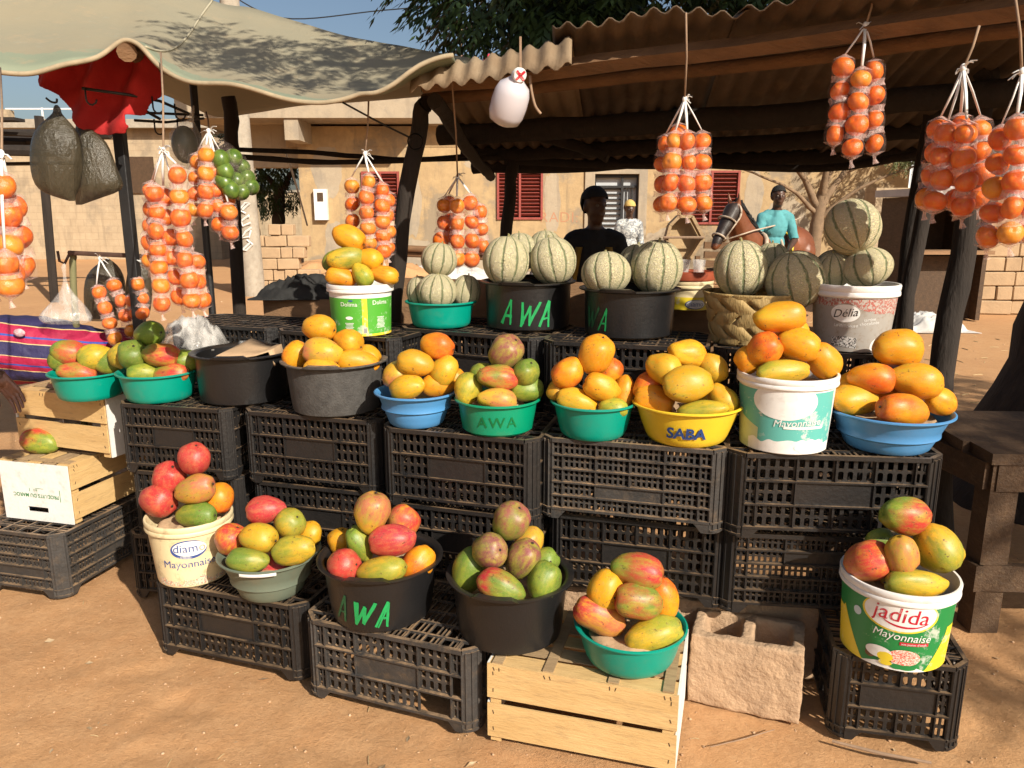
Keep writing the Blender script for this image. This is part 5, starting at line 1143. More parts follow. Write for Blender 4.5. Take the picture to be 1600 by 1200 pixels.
def mango(px, py, L, W_, ang, tilt, Y, kind, label, group, i, ves=None):
    rnd = random.Random(i * 13 + 5); p = at(px, py, Y)
    if ves:                                            # keep the fruit inside the rim of its vessel
        c0, rt, zr = ves['loc'], ves['rt'] - .008, ves['loc'].z + ves['h']; ca = abs(math.cos(R(ang)))
        for it in range(40):
            d = depth(p); w_ = W_ * d / CF; L_ = L * d / CF; rv = V((p.x - c0.x, p.y - c0.y, 0)); rl = rv.length; rn = rv.normalized() if rl > 1e-4 else V((0, -1, 0))
            hx = (L_ * ca * abs(rn.x) + w_ * (1 - ca * abs(rn.x))) / 2; low = p.z - w_ * .5
            if low > zr - .004: break
            bulge = hx * math.sqrt(max(0, 1 - max(0, min(1, (p.z - zr) / (w_ * .5))) ** 2))
            if rl + bulge * .97 < rt: break
            if it < 22 and rn.y < -.15: Y += .008
            else: py -= 1.2
            p = at(px, py, Y)
    d = depth(p); L_, w_ = L * d / CF, W_ * d / CF
    a = R(ang); x = (RTC * math.cos(a) + UPC * math.sin(a)); x = (x * math.cos(R(tilt)) - FWC * math.sin(R(tilt))).normalized() if tilt else (x - FWC * rnd.uniform(-.35, .35)).normalized()
    if tilt or rnd.random() < .5: x = -x
    yv = UPC - x * UPC.dot(x)
    if yv.length < .1: yv = RTC - x * RTC.dot(x)
    yv.normalize(); z = x.cross(yv); roll = Matrix.Rotation(rnd.uniform(-.9, .9), 3, x)
    Mx = roll @ Matrix((x, yv, z)).transposed()
    o = bpy.data.objects.new('mango', MM[rnd.randrange(8)]); COL.objects.link(o)
    o.matrix_world = Matrix.Translation(p) @ Mx.to_4x4() @ Matrix.Diagonal((L_, w_ * 1.0, w_ * rnd.uniform(.88, 1.0), 1))
    k = KIND[kind]
    for n_, c_ in zip(('ca', 'cb', 'cc'), k[1:]):
        h = rnd.uniform(.85, 1.12); o[n_] = [min(1, C[c_][0] * h), min(1, C[c_][1] * h * rnd.uniform(.92, 1.08)), C[c_][2]]
    st = put('stem', STM, o, (-.5, 0, 0), (0, -PI / 2, 0), (.8, .8, .8) if tilt else (.7, .7, .7))
    return tag(o, label, 'mango', group)
PILES = {
 'f1': [(303, 718, 52, 49, 70, 25, 0, 'R', 'topmost'), (264, 748, 54, 50, 60, 30, .03, 'R', 'upper left'), (305, 765, 64, 45, 18, 10, -.05, 'YR', 'centre'), (246, 795, 60, 52, -15, 20, -.06, 'R', 'lower left'), (306, 805, 70, 40, 3, 0, -.1, 'G', 'lowest front'), (342, 788, 46, 50, 70, 0, .03, 'OR', 'right rear')],
 'f2': [(415, 797, 60, 43, 5, 0, .05, 'R', 'topmost'), (452, 819, 52, 48, 40, 35, .02, 'YG', 'upper right'), (404, 840, 58, 46, -8, 10, -.05, 'Y', 'centre left'), (460, 859, 68, 46, 12, 0, -.1, 'YG', 'lower right'), (388, 876, 66, 38, -4, 0, -.13, 'G', 'lower left'), (485, 838, 38, 38, 50, 0, .06, 'Y', 'right rear'), (361, 858, 48, 50, 60, 0, -.0, 'RY', 'left rear'), (432, 885, 60, 40, 0, 0, -.04, 'R', 'low middle')],
 'f3': [(582, 801, 66, 54, 78, 10, -.02, 'YR', 'topmost'), (630, 816, 50, 54, 60, 0, .06, 'RY', 'upper right rear'), (614, 844, 74, 50, 8, 0, -.05, 'R', 'centre right'), (563, 850, 60, 40, -65, 0, -.02, 'G', 'centre left'), (533, 846, 40, 42, 80, 0, .05, 'O', 'left rear'), (536, 883, 54, 50, 10, 30, -.09, 'R', 'lower left'), (595, 893, 82, 48, 14, 0, -.12, 'YG', 'lowest front'), (653, 880, 58, 50, 50, 0, -.06, 'OR', 'lower right')],
 'f4': [(798, 815, 62, 57, 60, 30, 0, 'GP', 'topmost'), (764, 861, 58, 56, 20, 50, -.05, 'GP', 'upper left'), (817, 873, 62, 52, 60, 15, -.04, 'GP', 'centre right'), (828, 846, 50, 44, 60, 0, .06, 'YR', 'upper right rear'), (734, 892, 72, 54, 70, 0, -.02, 'G', 'left'), (782, 917, 78, 50, -22, 0, -.13, 'GR', 'lowest front'), (850, 910, 66, 54, 70, 0, -.09, 'DG', 'lower right'), (850, 880, 50, 44, 40, 0, .04, 'G', 'right rear')],
 'f5': [(997, 892, 82, 55, -10, 0, 0, 'GR', 'topmost'), (947, 921, 66, 56, 75, 0, .0, 'Y', 'upper left'), (998, 940, 76, 56, -10, 0, -.05, 'GR', 'centre'), (1036, 936, 68, 48, -75, 0, .0, 'OR', 'right'), (938, 983, 86, 56, -28, 0, -.08, 'RY', 'lower left'), (1022, 993, 90, 57, 14, 0, -.08, 'YG', 'lower right')],
 'f6': [(1414, 806, 80, 60, -5, 0, 0, 'GR', 'topmost'), (1463, 856, 78, 68, -60, 10, -.02, 'YG', 'right'), (1408, 866, 62, 54, -75, 0, -.06, 'YR', 'centre'), (1356, 886, 68, 62, 30, 30, -.05, 'RY', 'lower left'), (1374, 845, 46, 36, 10, 0, .05, 'G', 'upper left rear'), (1432, 912, 98, 46, -2, 0, -.09, 'YG', 'lowest front'), (1482, 895, 40, 44, 60, 0, .04, 'Y', 'right rear'), (1400, 900, 60, 50, 0, 0, .02, 'YR', 'deep in the middle')],
 'm1': [(108, 552, 52, 42, -15, 0, .02, 'GR', 'upper left'), (149, 558, 50, 40, 20, 0, -.02, 'YG', 'upper right'), (120, 582, 58, 34, -5, 0, -.06, 'GR', 'lower left front'), (172, 580, 48, 38, 18, 0, -.05, 'G', 'lower right front'), (95, 580, 40, 36, 40, 0, .02, 'G', 'left rim')],
 'm2': [(233, 522, 48, 40, 5, 20, .05, 'G', 'topmost'), (207, 556, 44, 46, 60, 40, -.02, 'G', 'upper left'), (252, 555, 58, 40, -5, 0, -.03, 'GR', 'upper right'), (192, 556, 40, 40, 60, 0, .06, 'YG', 'left rear'), (224, 583, 46, 30, 0, 0, -.05, 'G', 'lower left front'), (264, 585, 62, 34, 8, 0, -.08, 'GR', 'lower front'), (291, 581, 40, 36, 0, 0, .0, 'DG', 'right rim'), (285, 560, 30, 40, 80, 0, .04, 'DG', 'right rear')],
 'm4': [(499, 513, 52, 42, -8, 15, .02, 'OY', 'topmost'), (544, 535, 46, 42, -20, 15, .0, 'O', 'upper right'), (505, 551, 62, 44, -5, 0, -.07, 'YR', 'centre'), (462, 564, 46, 40, 50, 0, -.03, 'O', 'left'), (560, 566, 64, 38, -8, 0, -.08, 'O', 'lower right'), (502, 577, 56, 36, 0, 0, -.1, 'OY', 'lowest front'), (575, 556, 40, 34, -30, 0, .04, 'O', 'right rear')],
 'm5': [(682, 541, 54, 42, -12, 0, .03, 'OR', 'topmost'), (650, 568, 56, 42, -12, 0, -.03, 'Y', 'upper left'), (695, 579, 50, 42, 62, 0, -.02, 'Y', 'upper right'), (620, 586, 46, 42, 60, 0, .0, 'YR', 'left'), (636, 606, 56, 40, 14, 0, -.07, 'Y', 'lower left front'), (687, 613, 56, 36, 6, 0, -.07, 'O', 'lower right front'), (712, 602, 34, 34, 50, 0, .03, 'O', 'right rear')],
 'm6': [(790, 551, 56, 52, 50, 30, .02, 'GP', 'topmost'), (777, 590, 66, 42, -6, 0, -.04, 'GR', 'centre'), (821, 583, 44, 44, 60, 35, -.02, 'G', 'upper right'), (754, 583, 40, 34, 20, 0, .05, 'G', 'left rear'), (731, 616, 52, 44, 70, 0, -.06, 'YG', 'lower left'), (777, 625, 62, 38, -8, 0, -.09, 'YR', 'lowest front'), (823, 621, 54, 38, 6, 0, -.05, 'G', 'lower right')],
 'm7': [(931, 555, 62, 56, 70, 25, .0, 'OY', 'topmost'), (888, 582, 54, 46, 50, 0, -.01, 'OR', 'upper left'), (952, 580, 44, 40, 60, 0, .07, 'OR', 'rear'), (941, 606, 62, 42, -18, 0, -.06, 'OY', 'centre'), (902, 628, 64, 40, -20, 0, -.09, 'Y', 'lower left front'), (958, 637, 46, 30, -5, 0, -.09, 'YG', 'lower right front'), (974, 613, 54, 36, 80, 0, .0, 'OR', 'right'), (872, 617, 40, 34, 70, 0, .02, 'Y', 'left rim')],
 'm8': [(1073, 553, 62, 46, -10, 0, .03, 'OY', 'topmost'), (1036, 576, 56, 48, -30, 20, -.01, 'Y', 'upper left'), (1112, 576, 50, 46, -50, 0, .02, 'Y', 'upper right'), (1075, 600, 78, 57, 6, 0, -.07, 'Y', 'centre'), (1023, 632, 62, 46, -20, 0, -.09, 'O', 'lower left front'), (1012, 606, 50, 44, 30, 0, .02, 'OR', 'left rear'), (1098, 642, 76, 34, 9, 0, -.1, 'YG', 'lowest front'), (1128, 624, 54, 42, -55, 0, -.04, 'Y', 'lower right')],
 'm9': [(1218, 496, 82, 48, 4, 0, -.0, 'OY', 'topmost'), (1193, 546, 56, 52, 40, 30, -.03, 'OR', 'upper left'), (1248, 538, 64, 50, -18, 0, -.03, 'OY', 'upper right'), (1172, 574, 46, 42, 30, 0, .0, 'O', 'left'), (1224, 581, 84, 38, 5, 0, -.09, 'YG', 'lowest front'), (1286, 570, 62, 50, -48, 0, -.03, 'O', 'right'), (1238, 520, 50, 40, 0, 0, .07, 'O', 'rear'), (1225, 560, 46, 40, 0, 0, .03, 'O', 'deep in the middle')],
 'm10': [(1402, 545, 76, 60, -4, 0, .02, 'OY', 'topmost'), (1363, 591, 70, 48, -8, 0, -.02, 'OR', 'upper left'), (1430, 595, 80, 56, -12, 0, -.04, 'OY', 'upper right'), (1334, 632, 74, 54, 6, 0, -.06, 'Y', 'lower left'), (1411, 642, 88, 54, -9, 0, -.1, 'OR', 'lowest front'), (1470, 628, 52, 42, -25, 0, -.03, 'O', 'lower right'), (1325, 602, 44, 36, 30, 0, .04, 'O', 'left rear'), (1385, 620, 60, 46, 0, 0, .04, 'O', 'deep in the middle')],
 't1': [(545, 371, 52, 38, -25, 0, .0, 'OY', 'topmost'), (540, 404, 58, 36, 12, 0, -.04, 'YG', 'centre left'), (578, 405, 40, 34, -22, 10, -.01, 'O', 'centre right'), (520, 408, 36, 30, 60, 0, .03, 'G', 'left rear'), (533, 433, 48, 30, -14, 0, -.06, 'O', 'lower left'), (566, 430, 40, 32, -55, 0, -.07, 'YG', 'lower middle'), (600, 430, 46, 29, -10, 0, -.05, 'O', 'lower right')],
}
ii = 0
for key, L_ in PILES.items():
    q = BW[key]; Y0 = q['loc'].y
    for (px, py, L, w_, a, ti, dy, kind, pos) in L_:
        ii += 1; kn = KIND[kind][0]; kn = kn if 'mango' in kn else kn + ' mango'
        sc_ = q['rt'] / .17; mango(px, py, L * 1.02, w_ * 1.02, a, ti, Y0 + dy * sc_ - .0, kind, '%s, %s in the %s' % (kn, pos, VN[key]), 'mangoes in the ' + VN[key], ii, q)
mango(65, 690, 62, 41, -10, 0, onz(65, 706, .525).y + .015, 'GR', 'single green and red mango lying on the white printed wooden box', 'single mango', 900)

# ---------------------------------------------------------------- melons
def melon_mesh():
    b = MB(); nu, nv = 60, 26; P = []
    for i in range(nv + 1):
        th = PI * i / nv
        P.append([V((math.sin(th) * (1 - .03 * math.exp(-((abs(math.sin(5 * a_)) / .18) ** 2))) * math.cos(a_) + .001, math.sin(th) * (1 - .03 * math.exp(-((abs(math.sin(5 * a_)) / .18) ** 2))) * math.sin(a_), -math.cos(th) * (1 - .05 * math.exp(-(math.sin(th) / .18) ** 2)))) for a_ in [2 * PI * j / nu for j in range(nu + 1)]])
    b.grid(P); return b.mesh('melon', M['melon'], 180)
MEL = melon_mesh(); b = MB(); b.tube([(0, 0, -.05), (.01, 0, .06), (.03, 0, .1)], [.07, .045, .05], 7); MST = b.mesh('stem', pbr('melon stem', (.3, .27, .12), .8), 60)
def melon(px, py, w_, h_, Y, label, rot=(0, 0, 0), seed=0):
    p = at(px, py, Y); k = depth(p) / CF / 2; o = bpy.data.objects.new('melon', MEL); COL.objects.link(o); o.location = p
    o.rotation_euler = (rot[0], rot[1], seed * 1.3 + rot[2]); o.scale = (w_ * k, w_ * k, h_ * k); put('stem', MST, o, (0, 0, .97), None, (1, 1, 1)); return tag(o, label, 'melon', 'netted melons of the rear row')
Y2, Y3, Y4, Y7 = (BW[k]['loc'].y for k in ('t2', 't3', 't4', 't7'))
for i, a in enumerate([(686, 406, 57, 54, Y2, 'small melon on top of the pile in the teal melon bowl'), (683, 455, 62, 56, Y2 - .04, 'front melon in the teal melon bowl'), (728, 456, 46, 54, Y2 + .02, 'half shaded melon at the right of the teal melon bowl'), (657, 456, 44, 50, Y2 + .03, 'melon at the left of the teal melon bowl'),
     (791, 408, 74, 78, Y3 - .06, 'left front melon in the three-letter black tub'), (864, 408, 74, 76, Y3 - .06, 'right front melon in the three-letter black tub'), (812, 394, 60, 60, Y3 + .09, 'left rear melon in the three-letter black tub'), (852, 388, 54, 56, Y3 + .1, 'right rear melon in the three-letter black tub'),
     (947, 427, 78, 68, Y4 - .06, 'left front melon in the faded-letter black tub'), (1026, 418, 82, 86, Y4 - .04, 'right front melon in the faded-letter black tub'), (996, 412, 60, 62, Y4 + .09, 'rear melon in the faded-letter black tub')]):
    melon(*a, seed=i, rot=(.15 * math.sin(i), .2 * math.cos(i * 2), 0))
YB = 2.62
melon(1158, 420, 84, 90, YB, 'melon with dark green stripes at the left of the woven basket', (0, .12, 0), 3); melon(1243, 437, 94, 90, YB - .06, 'coarsely netted melon at the right of the woven basket', (.3, -.1, 0), 9); melon(1205, 412, 60, 66, YB + .1, 'yellowish melon at the rear of the woven basket', (0, 0, 0), 4)
melon(1332, 355, 84, 90, Y7 - .01, 'large plain melon on top of the silver bucket', (.5, .5, 1), 6); melon(1354, 418, 78, 62, Y7 - .03, 'green ribbed melon lying right on the silver bucket', (.1, .3, 0), 2); melon(1303, 420, 60, 60, Y7 + .02, 'dark melon lying left on the silver bucket', (0, .5, 0), 8)

# ---------------------------------------------------------------- woven basket
q0 = at(1175, 500, YB); loc = V((q0.x + .005, YB + .0, 1.064)); bk = thing('woven_basket', 'basket woven from broad palm strips holding melons on the rear row', 'basket', loc)
def basket_r(a, z): return (.125 + .035 * (z / .175)) * (1 + .02 * math.sin(a * 3))
def bpt(a, z, off=0): r = basket_r(a, z) + off; return V((r * 1.06 * math.cos(a), r * .92 * math.sin(a), z))
NS = 10; HB = .172
for fam in (1, -1):
    for k in range(NS):
        b = MB(); P = []; n = 27
        for i in range(n):
            t = i / (n - 1); z = HB * t + 0; a0 = 2 * PI * k / NS + fam * t * 1.2
            wv = .003 * math.cos(PI * (t / .2618 + (0 if fam > 0 else 1))); hw = PI / NS * .93
            P.append([bpt(a0 - hw * .97, z, wv), bpt(a0 - hw * .4, z, wv + .0022), bpt(a0 + hw * .4, z, wv + .0022), bpt(a0 + hw * .97, z, wv)])
        b.grid(P); o = b.build('strip', M['palmleaf'], bk, 180); mo = o.modifiers.new('s', 'SOLIDIFY'); mo.thickness = .0018
b = MB(); b.lathe([(.001, .003), (.122, .003), (.124, .006), (.001, .007)], 30); b.build('bottom', M['palmleaf'], bk)

# ---------------------------------------------------------------- tangerines in hanging plastic sleeves
b = MB(); P = []
nu, nv = 22, 14
for i in range(nv + 1):
    th = PI * i / nv
    P.append([V((math.sin(th) * math.cos(2 * PI * j / nu) * (1 + .012 * math.cos(10 * PI * j / nu) * (1 - i / nv)), math.sin(th) * math.sin(2 * PI * j / nu) * (1 + .012 * math.cos(10 * PI * j / nu) * (1 - i / nv)), -math.cos(th) * .88 * (1 - .16 * math.exp(-(math.sin(th) / .22) ** 2)))) for j in range(nu + 1)])
b.grid(P); TG = b.mesh('tangerine', M['tang'], 180)
b = MB(); b.lathe([(.001, .04), (.06, .035), (.1, .0), (.09, -.05)], 8); TST = b.mesh('stem', pbr('tangerine stem', (.3, .25, .1), .8), 60)
TR = .0335; trnd = random.Random(77)
def bundle(label, hang, knot, Y, strings, name='tangerine_bundle', cat='tangerines', big=.95, group='tangerine strings hung from the stall', fruit=None, pmat=None, hangY=None):
    kp = at(*knot, Y); t = thing(name, label, cat, kp, 0, group); b = MB()
    if hang:
        hp = at(*hang, hangY or Y); b.tube([kp + V((0, 0, -.005)), kp.lerp(hp, .5) + V((.004, 0, 0)), hp], .0035, 5); b.build('cord', M['rope'], t, 180, True); b = MB()
    for k in range(trnd.randrange(5, 9)):
        a = trnd.uniform(0, 6.3); d = V((math.cos(a), math.sin(a) * .6, trnd.uniform(-.5, 1.1))) * trnd.uniform(.008, .022); b.tube([kp, kp + d, kp + d * 1.5 + V((trnd.uniform(-.008, .008), 0, -.008))], [.005, .0045, .0035], 4, ry=.4)
    b.ell(kp, (.008, .008, .011)); b.build('knot', M['ribbon'], t, 60, True)
    for (x0, y0, x1, y1, n, dy) in strings:
        a, e = at(x0, y0, Y + dy), at(x1, y1, Y + dy * .9); ax = (a - e).normalized(); span = (a - e).length; r = TR * big
        n = max(2, round(span / (2 * r * .99)))
        b = MB(); dirt = ax
        stp = a + ax * 0
        sl = MB(); pts = []; rr = []; cs = []
        for k in range(n):
            c_ = a.lerp(e, (k + .5) / n) + V((trnd.uniform(-1, 1), trnd.uniform(-1, 1), 0)) * .005; cs.append(c_)
        top = cs[0] + ax * (r * 1.15); bot = cs[-1] - ax * (r * 1.12); pts.append(top); rr.append(.004)
        for k in range(n):
            c_ = cs[k]
            for s_ in (.5, .25, 0, -.25, -.5): pts.append(c_ + ax * (s_ * span / n * .72)); rr.append(r * math.sqrt(max(0, 1 - (s_ * .8) ** 2)) * 1.035)
            if k < n - 1: pts.append(c_.lerp(cs[k + 1], .5)); rr.append(r * .86)
        pts.append(bot); rr.append(.005); pts.append(bot - ax * .008); rr.append(.004); pts.append(bot - ax * .022 + V((.004, 0, 0))); rr.append(.009)
        sl.tube(pts, rr, 14, cap=False)
        for si in range(len(pts) - 1):
            if rr[si] < r * .9 or rr[si + 1] < r * .9:
                for jf in range(14): sl.m[si * 14 + jf] = 1
        st = sl.build('fruit_string', [M['sleeve'], M['sleeveband']], t, 180, True)
        for k, c_ in enumerate(cs):
            d_ = V((trnd.uniform(-1, 1), trnd.uniform(-1, .3), trnd.uniform(-.6, 1))).normalized(); sz = r * trnd.uniform(.88, 1.02)
            o = put('tangerine' if fruit is None else fruit[0], TG if fruit is None else fruit[1], st, c_ - t.location, d_.to_track_quat('Z', 'Y').to_euler(), (sz * trnd.uniform(.97, 1.05), sz, sz * trnd.uniform(.93, 1.02)))
        rb = MB(); m_ = kp.lerp(top, .5) + V((0, -.004, 0)); rb.tube([kp, m_, top], [.0045, .005, .004], 5, ry=.5); rb.build('ribbon', M['ribbon'], t, 180, True)
    return t
bundle('partly cut-off tangerine bundle at the left edge of the picture', (0, 106), (2, 240), 2.1, [(2, 268, 20, 450, 5, 0), (22, 300, 34, 440, 4, .05), (-22, 262, -6, 455, 5, .02), (8, 395, 14, 462, 2, -.05)], big=1.05, hangY=2.77)
bundle('large tangerine bundle of long strings in front of the black steel post', (251, 82), (255, 235), 2.6, [(274, 257, 300, 485, 7, -.03), (240, 288, 254, 488, 6, .0), (254, 292, 283, 478, 6, .03), (240, 285, 232, 420, 4, .05), (300, 395, 318, 484, 3, .04)], hangY=2.9)
bundle('tangerine bundle hanging beside the green lime bag', (322, 175), (326, 205), 2.95, [(322, 228, 322, 342, 5, -.04), (308, 240, 305, 340, 4, .02), (336, 255, 345, 364, 5, -.01), (352, 250, 360, 372, 5, .04), (355, 315, 362, 380, 3, -.04)], hangY=3.4)
bundle('tangerine bundle above the green printed bucket', (576, 158), (570, 240), 3.05, [(548, 278, 550, 385, 4, .03), (574, 272, 574, 392, 5, -.04), (594, 286, 600, 405, 5, -.0), (605, 300, 608, 400, 4, .06)])
bundle('tangerine bundle hanging behind the small melons', (706, 125), (715, 276), 3.3, [(694, 308, 690, 388, 4, .02), (713, 308, 716, 418, 6, -.05), (735, 302, 738, 420, 5, -.03), (748, 318, 754, 398, 4, .04), (703, 305, 702, 380, 3, .06)], big=1.04, hangY=2.95)
bundle('tangerine bundle hanging in the middle in front of the house door', (1072, 20), (1070, 155), 2.6, [(1055, 205, 1044, 332, 5, -.03), (1076, 204, 1074, 336, 5, -.04), (1095, 205, 1098, 332, 5, -.01), (1040, 210, 1034, 334, 5, .05), (1060, 192, 1062, 330, 5, .06)], hangY=2.52)
bundle('short tangerine bundle high under the roof at right', (1366, -14), (1352, 40), 2.4, [(1322, 88, 1300, 228, 5, .0), (1345, 106, 1332, 248, 5, -.04), (1367, 92, 1368, 243, 5, .01)])
bundle('thick tangerine bundle at right in front of the stall posts', (1530, 40), (1505, 106), 2.15, [(1484, 192, 1458, 332, 5, .0), (1512, 190, 1502, 340, 5, -.05), (1534, 184, 1530, 325, 5, .0), (1472, 185, 1445, 328, 5, .04), (1498, 178, 1490, 330, 5, .06)])
bundle('tangerine bundle cut off by the right edge of the picture', (1586, -6), (1597, 112), 2.0, [(1566, 198, 1542, 388, 6, .02), (1590, 180, 1580, 384, 6, -.04), (1612, 185, 1610, 380, 6, .0)])
bundle('small pair of tangerine strings on the low rail at left', (155, 398), (156, 404), 3.36, [(153, 445, 185, 540, 5, -.03), (176, 434, 208, 528, 5, -.0)], big=.97)
bundle('small shaded tangerine string on the low rail behind the large bundle', (212, 400), (213, 408), 3.3, [(216, 432, 226, 500, 4, .0), (206, 460, 212, 500, 2, .03)])
# lime bag and dark melon in a bag
lim = MB(); lim.ell((0, 0, 0), (1, 1, 1.0), None, 16, 10); LM = lim.mesh('lime', pbr('lime peel', (.03, .075, .014), .32, .4, 1.2, col2=(.13, .2, .03)), 180)
kp = at(340, 215, 3.0); lb_ = thing('lime_bag', 'plastic bag of green limes behind the large tangerine bundle', 'limes', kp, 0)
cs = [(345, 250), (365, 246), (378, 262), (352, 268), (368, 282), (386, 278), (360, 296), (376, 300), (392, 292), (350, 284)]
sl = MB(); sl.tube([at(338, 215, 3.0), at(345, 232, 3.0), at(360, 255, 3.0), at(372, 280, 3.0), at(385, 305, 3.0), at(398, 290, 3.0)], [.008, .05, .075, .08, .06, .01], 16, ry=.8); sb = sl.build('bag', M['sleeve'], lb_, 180, True)
for k, (x, y) in enumerate(cs): put('lime', LM, sb, at(x, y, 2.98 + .05 * ((k * 7) % 3 - 1)) - kp, (k, k * 2, 0), (.032, .032, .038))
b = MB(); b.tube([at(303, 165, 3.3), at(298, 188, 3.3), at(294, 200, 3.3), at(290, 215, 3.3), at(288, 240, 3.3), at(284, 262, 3.3)], [.004, .012, .045, .062, .058, .03], 14); b2 = MB(); b2.ell(at(289, 226, 3.3), (.052, .052, .075), None, 16, 10)
t = thing('melon_bag', 'dark green melon in a clear bag hanging from the hook rail', 'bag', at(303, 165, 3.3)); b.build('bag', M['bagclear'], t, 180, True); b2.build('dark_melon', pbr('dark melon skin', (.02, .045, .015), .4, .4, 3), t, 180, True)

# ---------------------------------------------------------------- other hanging things
def bag(label, rings, Y, m, name='plastic_bag', fl=.62, seed=0, open_corner=0):
    b = MB(); P = []; n = 26
    for (xl, xr, y) in rings:
        a, e = at(xl, y, Y), at(xr, y, Y); c_ = (a + e) / 2; w_ = (e - a).length / 2
        wr_k = .022 if m is M['bagdark'] else .03
        P.append([c_ + V((w_ * math.cos(2 * PI * j / n), w_ * fl * math.sin(2 * PI * j / n), 0)) * (1 + .07 * nz((j * .7, y * .03, seed), 1) + wr_k * math.sin(j * 3.1 + y * .04) * math.sin(y * .07 + j)) for j in range(n + 1)])
    b.grid(P); o = b.build(name, m, None, 180); s_ = o.modifiers.new('sub', 'SUBSURF'); s_.levels = 1; s_.render_levels = 1; return tag(o, label, 'bag')
bag('dark full plastic bag hanging nearest the left edge', [(86, 90, 164), (82, 96, 170), (85, 94, 176), (70, 106, 188), (54, 122, 206), (48, 128, 228), (48, 129, 255), (52, 127, 280), (60, 122, 296), (80, 118, 306), (108, 117, 314)], 3.0, M['bagdark'], seed=1)
bag('dark full plastic bag hanging behind the one nearest the left edge', [(120, 126, 188), (118, 132, 196), (120, 160, 212), (118, 172, 232), (116, 180, 256), (116, 188, 280), (117, 195, 297), (118, 160, 308), (119, 128, 320)], 3.15, M['bagdark'], seed=4)
for P, lab in (([at(72, 153, 3.0), at(80, 159, 3.0), at(88, 160, 3.0), at(89, 154, 3.0)], 'black wire hook above the nearest dark bag'),): wire('wire_hook', lab, 'hook', P, .004, M['blackmetal'])
bag('knotted clear plastic bag hanging from the low rail', [(98, 102, 412), (94, 104, 417), (98, 103, 424), (99, 104, 440), (96, 110, 452), (84, 124, 468), (72, 136, 482), (58, 146, 496), (70, 140, 504)], 3.3, M['bagclear'], seed=7)
bag('black bag hanging behind the small tangerine pair', [(166, 170, 404), (150, 184, 414), (136, 192, 428), (130, 196, 450), (132, 196, 480), (140, 190, 500)], 3.55, M['bagdark'], seed=9)
bag('black bag hanging behind the shaded tangerine string', [(214, 218, 404), (202, 232, 416), (196, 238, 440), (198, 238, 475), (205, 232, 496)], 3.5, M['bagdark'], seed=11)
rag_heap('plastic_sheet', 'crumpled clear plastic sheet behind the second teal bowl', 'plastic sheet', (at(295, 540, 3.05).x, 3.08, .97), (.13, .12, .12), M['bagclear'], 15, 26)
j0 = at(797, 150, 2.7); jug = thing('plastic_jug', 'frosted white plastic bottle hanging under the roof edge', 'bottle', j0)
Mj = (at(812, 118, 2.66) - at(790, 190, 2.72)).to_track_quat('Z', 'Y').to_matrix(); c0 = at(797, 157, 2.7)
b = MB(); b.lathe([(.001, -.08), (.03, -.08), (.05, -.07), (.059, -.045), (.061, -.01), (.059, .025), (.05, .05), (.03, .066), (.021, .076), (.021, .09)], 32, c0, Mj); b.build('bottle', M['jug'], jug, 50, True)
cp = at(813, 118, 2.64); Mc = (V((0, -.8, -.25)) + V((.25, 0, 0))).to_track_quat('Z', 'Y').to_matrix()
b = MB(); b.lathe([(.001, .0), (.02, .0), (.023, -.006), (.023, -.016), (.001, -.018)], 28, cp, Mc); b.build('cap', M['whitepl'], jug, 40, True)
b = MB()
for k in range(4):
    a = k * PI / 2 + .75; d1 = Mc @ V((math.cos(a), math.sin(a), 0)); d2 = Mc @ V((-math.sin(a), math.cos(a), 0)); nn_ = Mc @ V((0, 0, .002)); b.add([cp + nn_ + d1 * .001 - d2 * .004, cp + nn_ + d1 * .0195 - d2 * .004, cp + nn_ + d1 * .0195 + d2 * .004, cp + nn_ + d1 * .001 + d2 * .004], [(0, 1, 2, 3)])
b.build('cap_mark', M['i_red'], jug, None, True)
b = MB(); b.tube([cp, cp + V((0, .02, .12))], .004, 5); b.build('cord', M['rope'], jug, None, True)

# ---------------------------------------------------------------- counter behind the rear row, rags, dark table
ct = thing('stall_counter', 'brown plank counter with raised edge behind the rear row of crates', 'counter', (.1, 3.6, 0))
e1, e2 = at(415, 500, 3.65), at(1125, 520, 3.05); e1.z = e2.z = 1.085; dv = (e2 - e1).normalized(); nb = V((-dv.y, dv.x, 0))
for k in range(5): plank(ct, 'top_plank', e1 + nb * (.06 + .12 * k), e2 + nb * (.06 + .12 * k), .115, .025, M['board'])
plank(ct, 'front_board', e1 + V((0, 0, -.06)), e2 + V((0, 0, -.06)), .022, .16, M['board']); plank(ct, 'back_board', e1 + nb * .65 + V((0, 0, .005)), e2 + nb * .65 + V((0, 0, .005)), .022, .1, M['board'])
m1 = e1.lerp(e2, .25); plank(ct, 'front_board', m1 - nb * .03 + V((0, 0, .02)), e2 - nb * .03 + V((0, 0, .02)), .02, .22, M['board'])
for t_ in (.02, .5, .98):
    for k in (.05, .6): q = e1.lerp(e2, t_) + nb * k; plank(ct, 'leg', q - V((0, 0, .02)), V((q.x, q.y, 0)), .07, .07, M['darkwood'], V((0, 1, 0)))
c_ = at(470, 473, 3.75); rag_heap('black_rags', 'heap of black rags on the counter beside the green printed bucket', 'rags', (c_.x + .06, 3.72, 1.1), (.25, .17, .1), M['rag'], 20, 44)
c_ = at(845, 480, 3.35); rag_heap('white_sack', 'crumpled white sack between the two lettered melon tubs', 'sack', (c_.x + .04, 3.42, 1.1), (.14, .1, .17), M['sack'], 23, 26)
tb = thing('wooden_table', 'dark heavy wooden table in the shade at the right edge', 'table', onz(1560, 955))
fc = onz(1556, 718, .66); lc_ = onz(1474, 682, .66); dl = (lc_ - fc).normalized(); dr = V((.93, -.05, 0)).normalized()
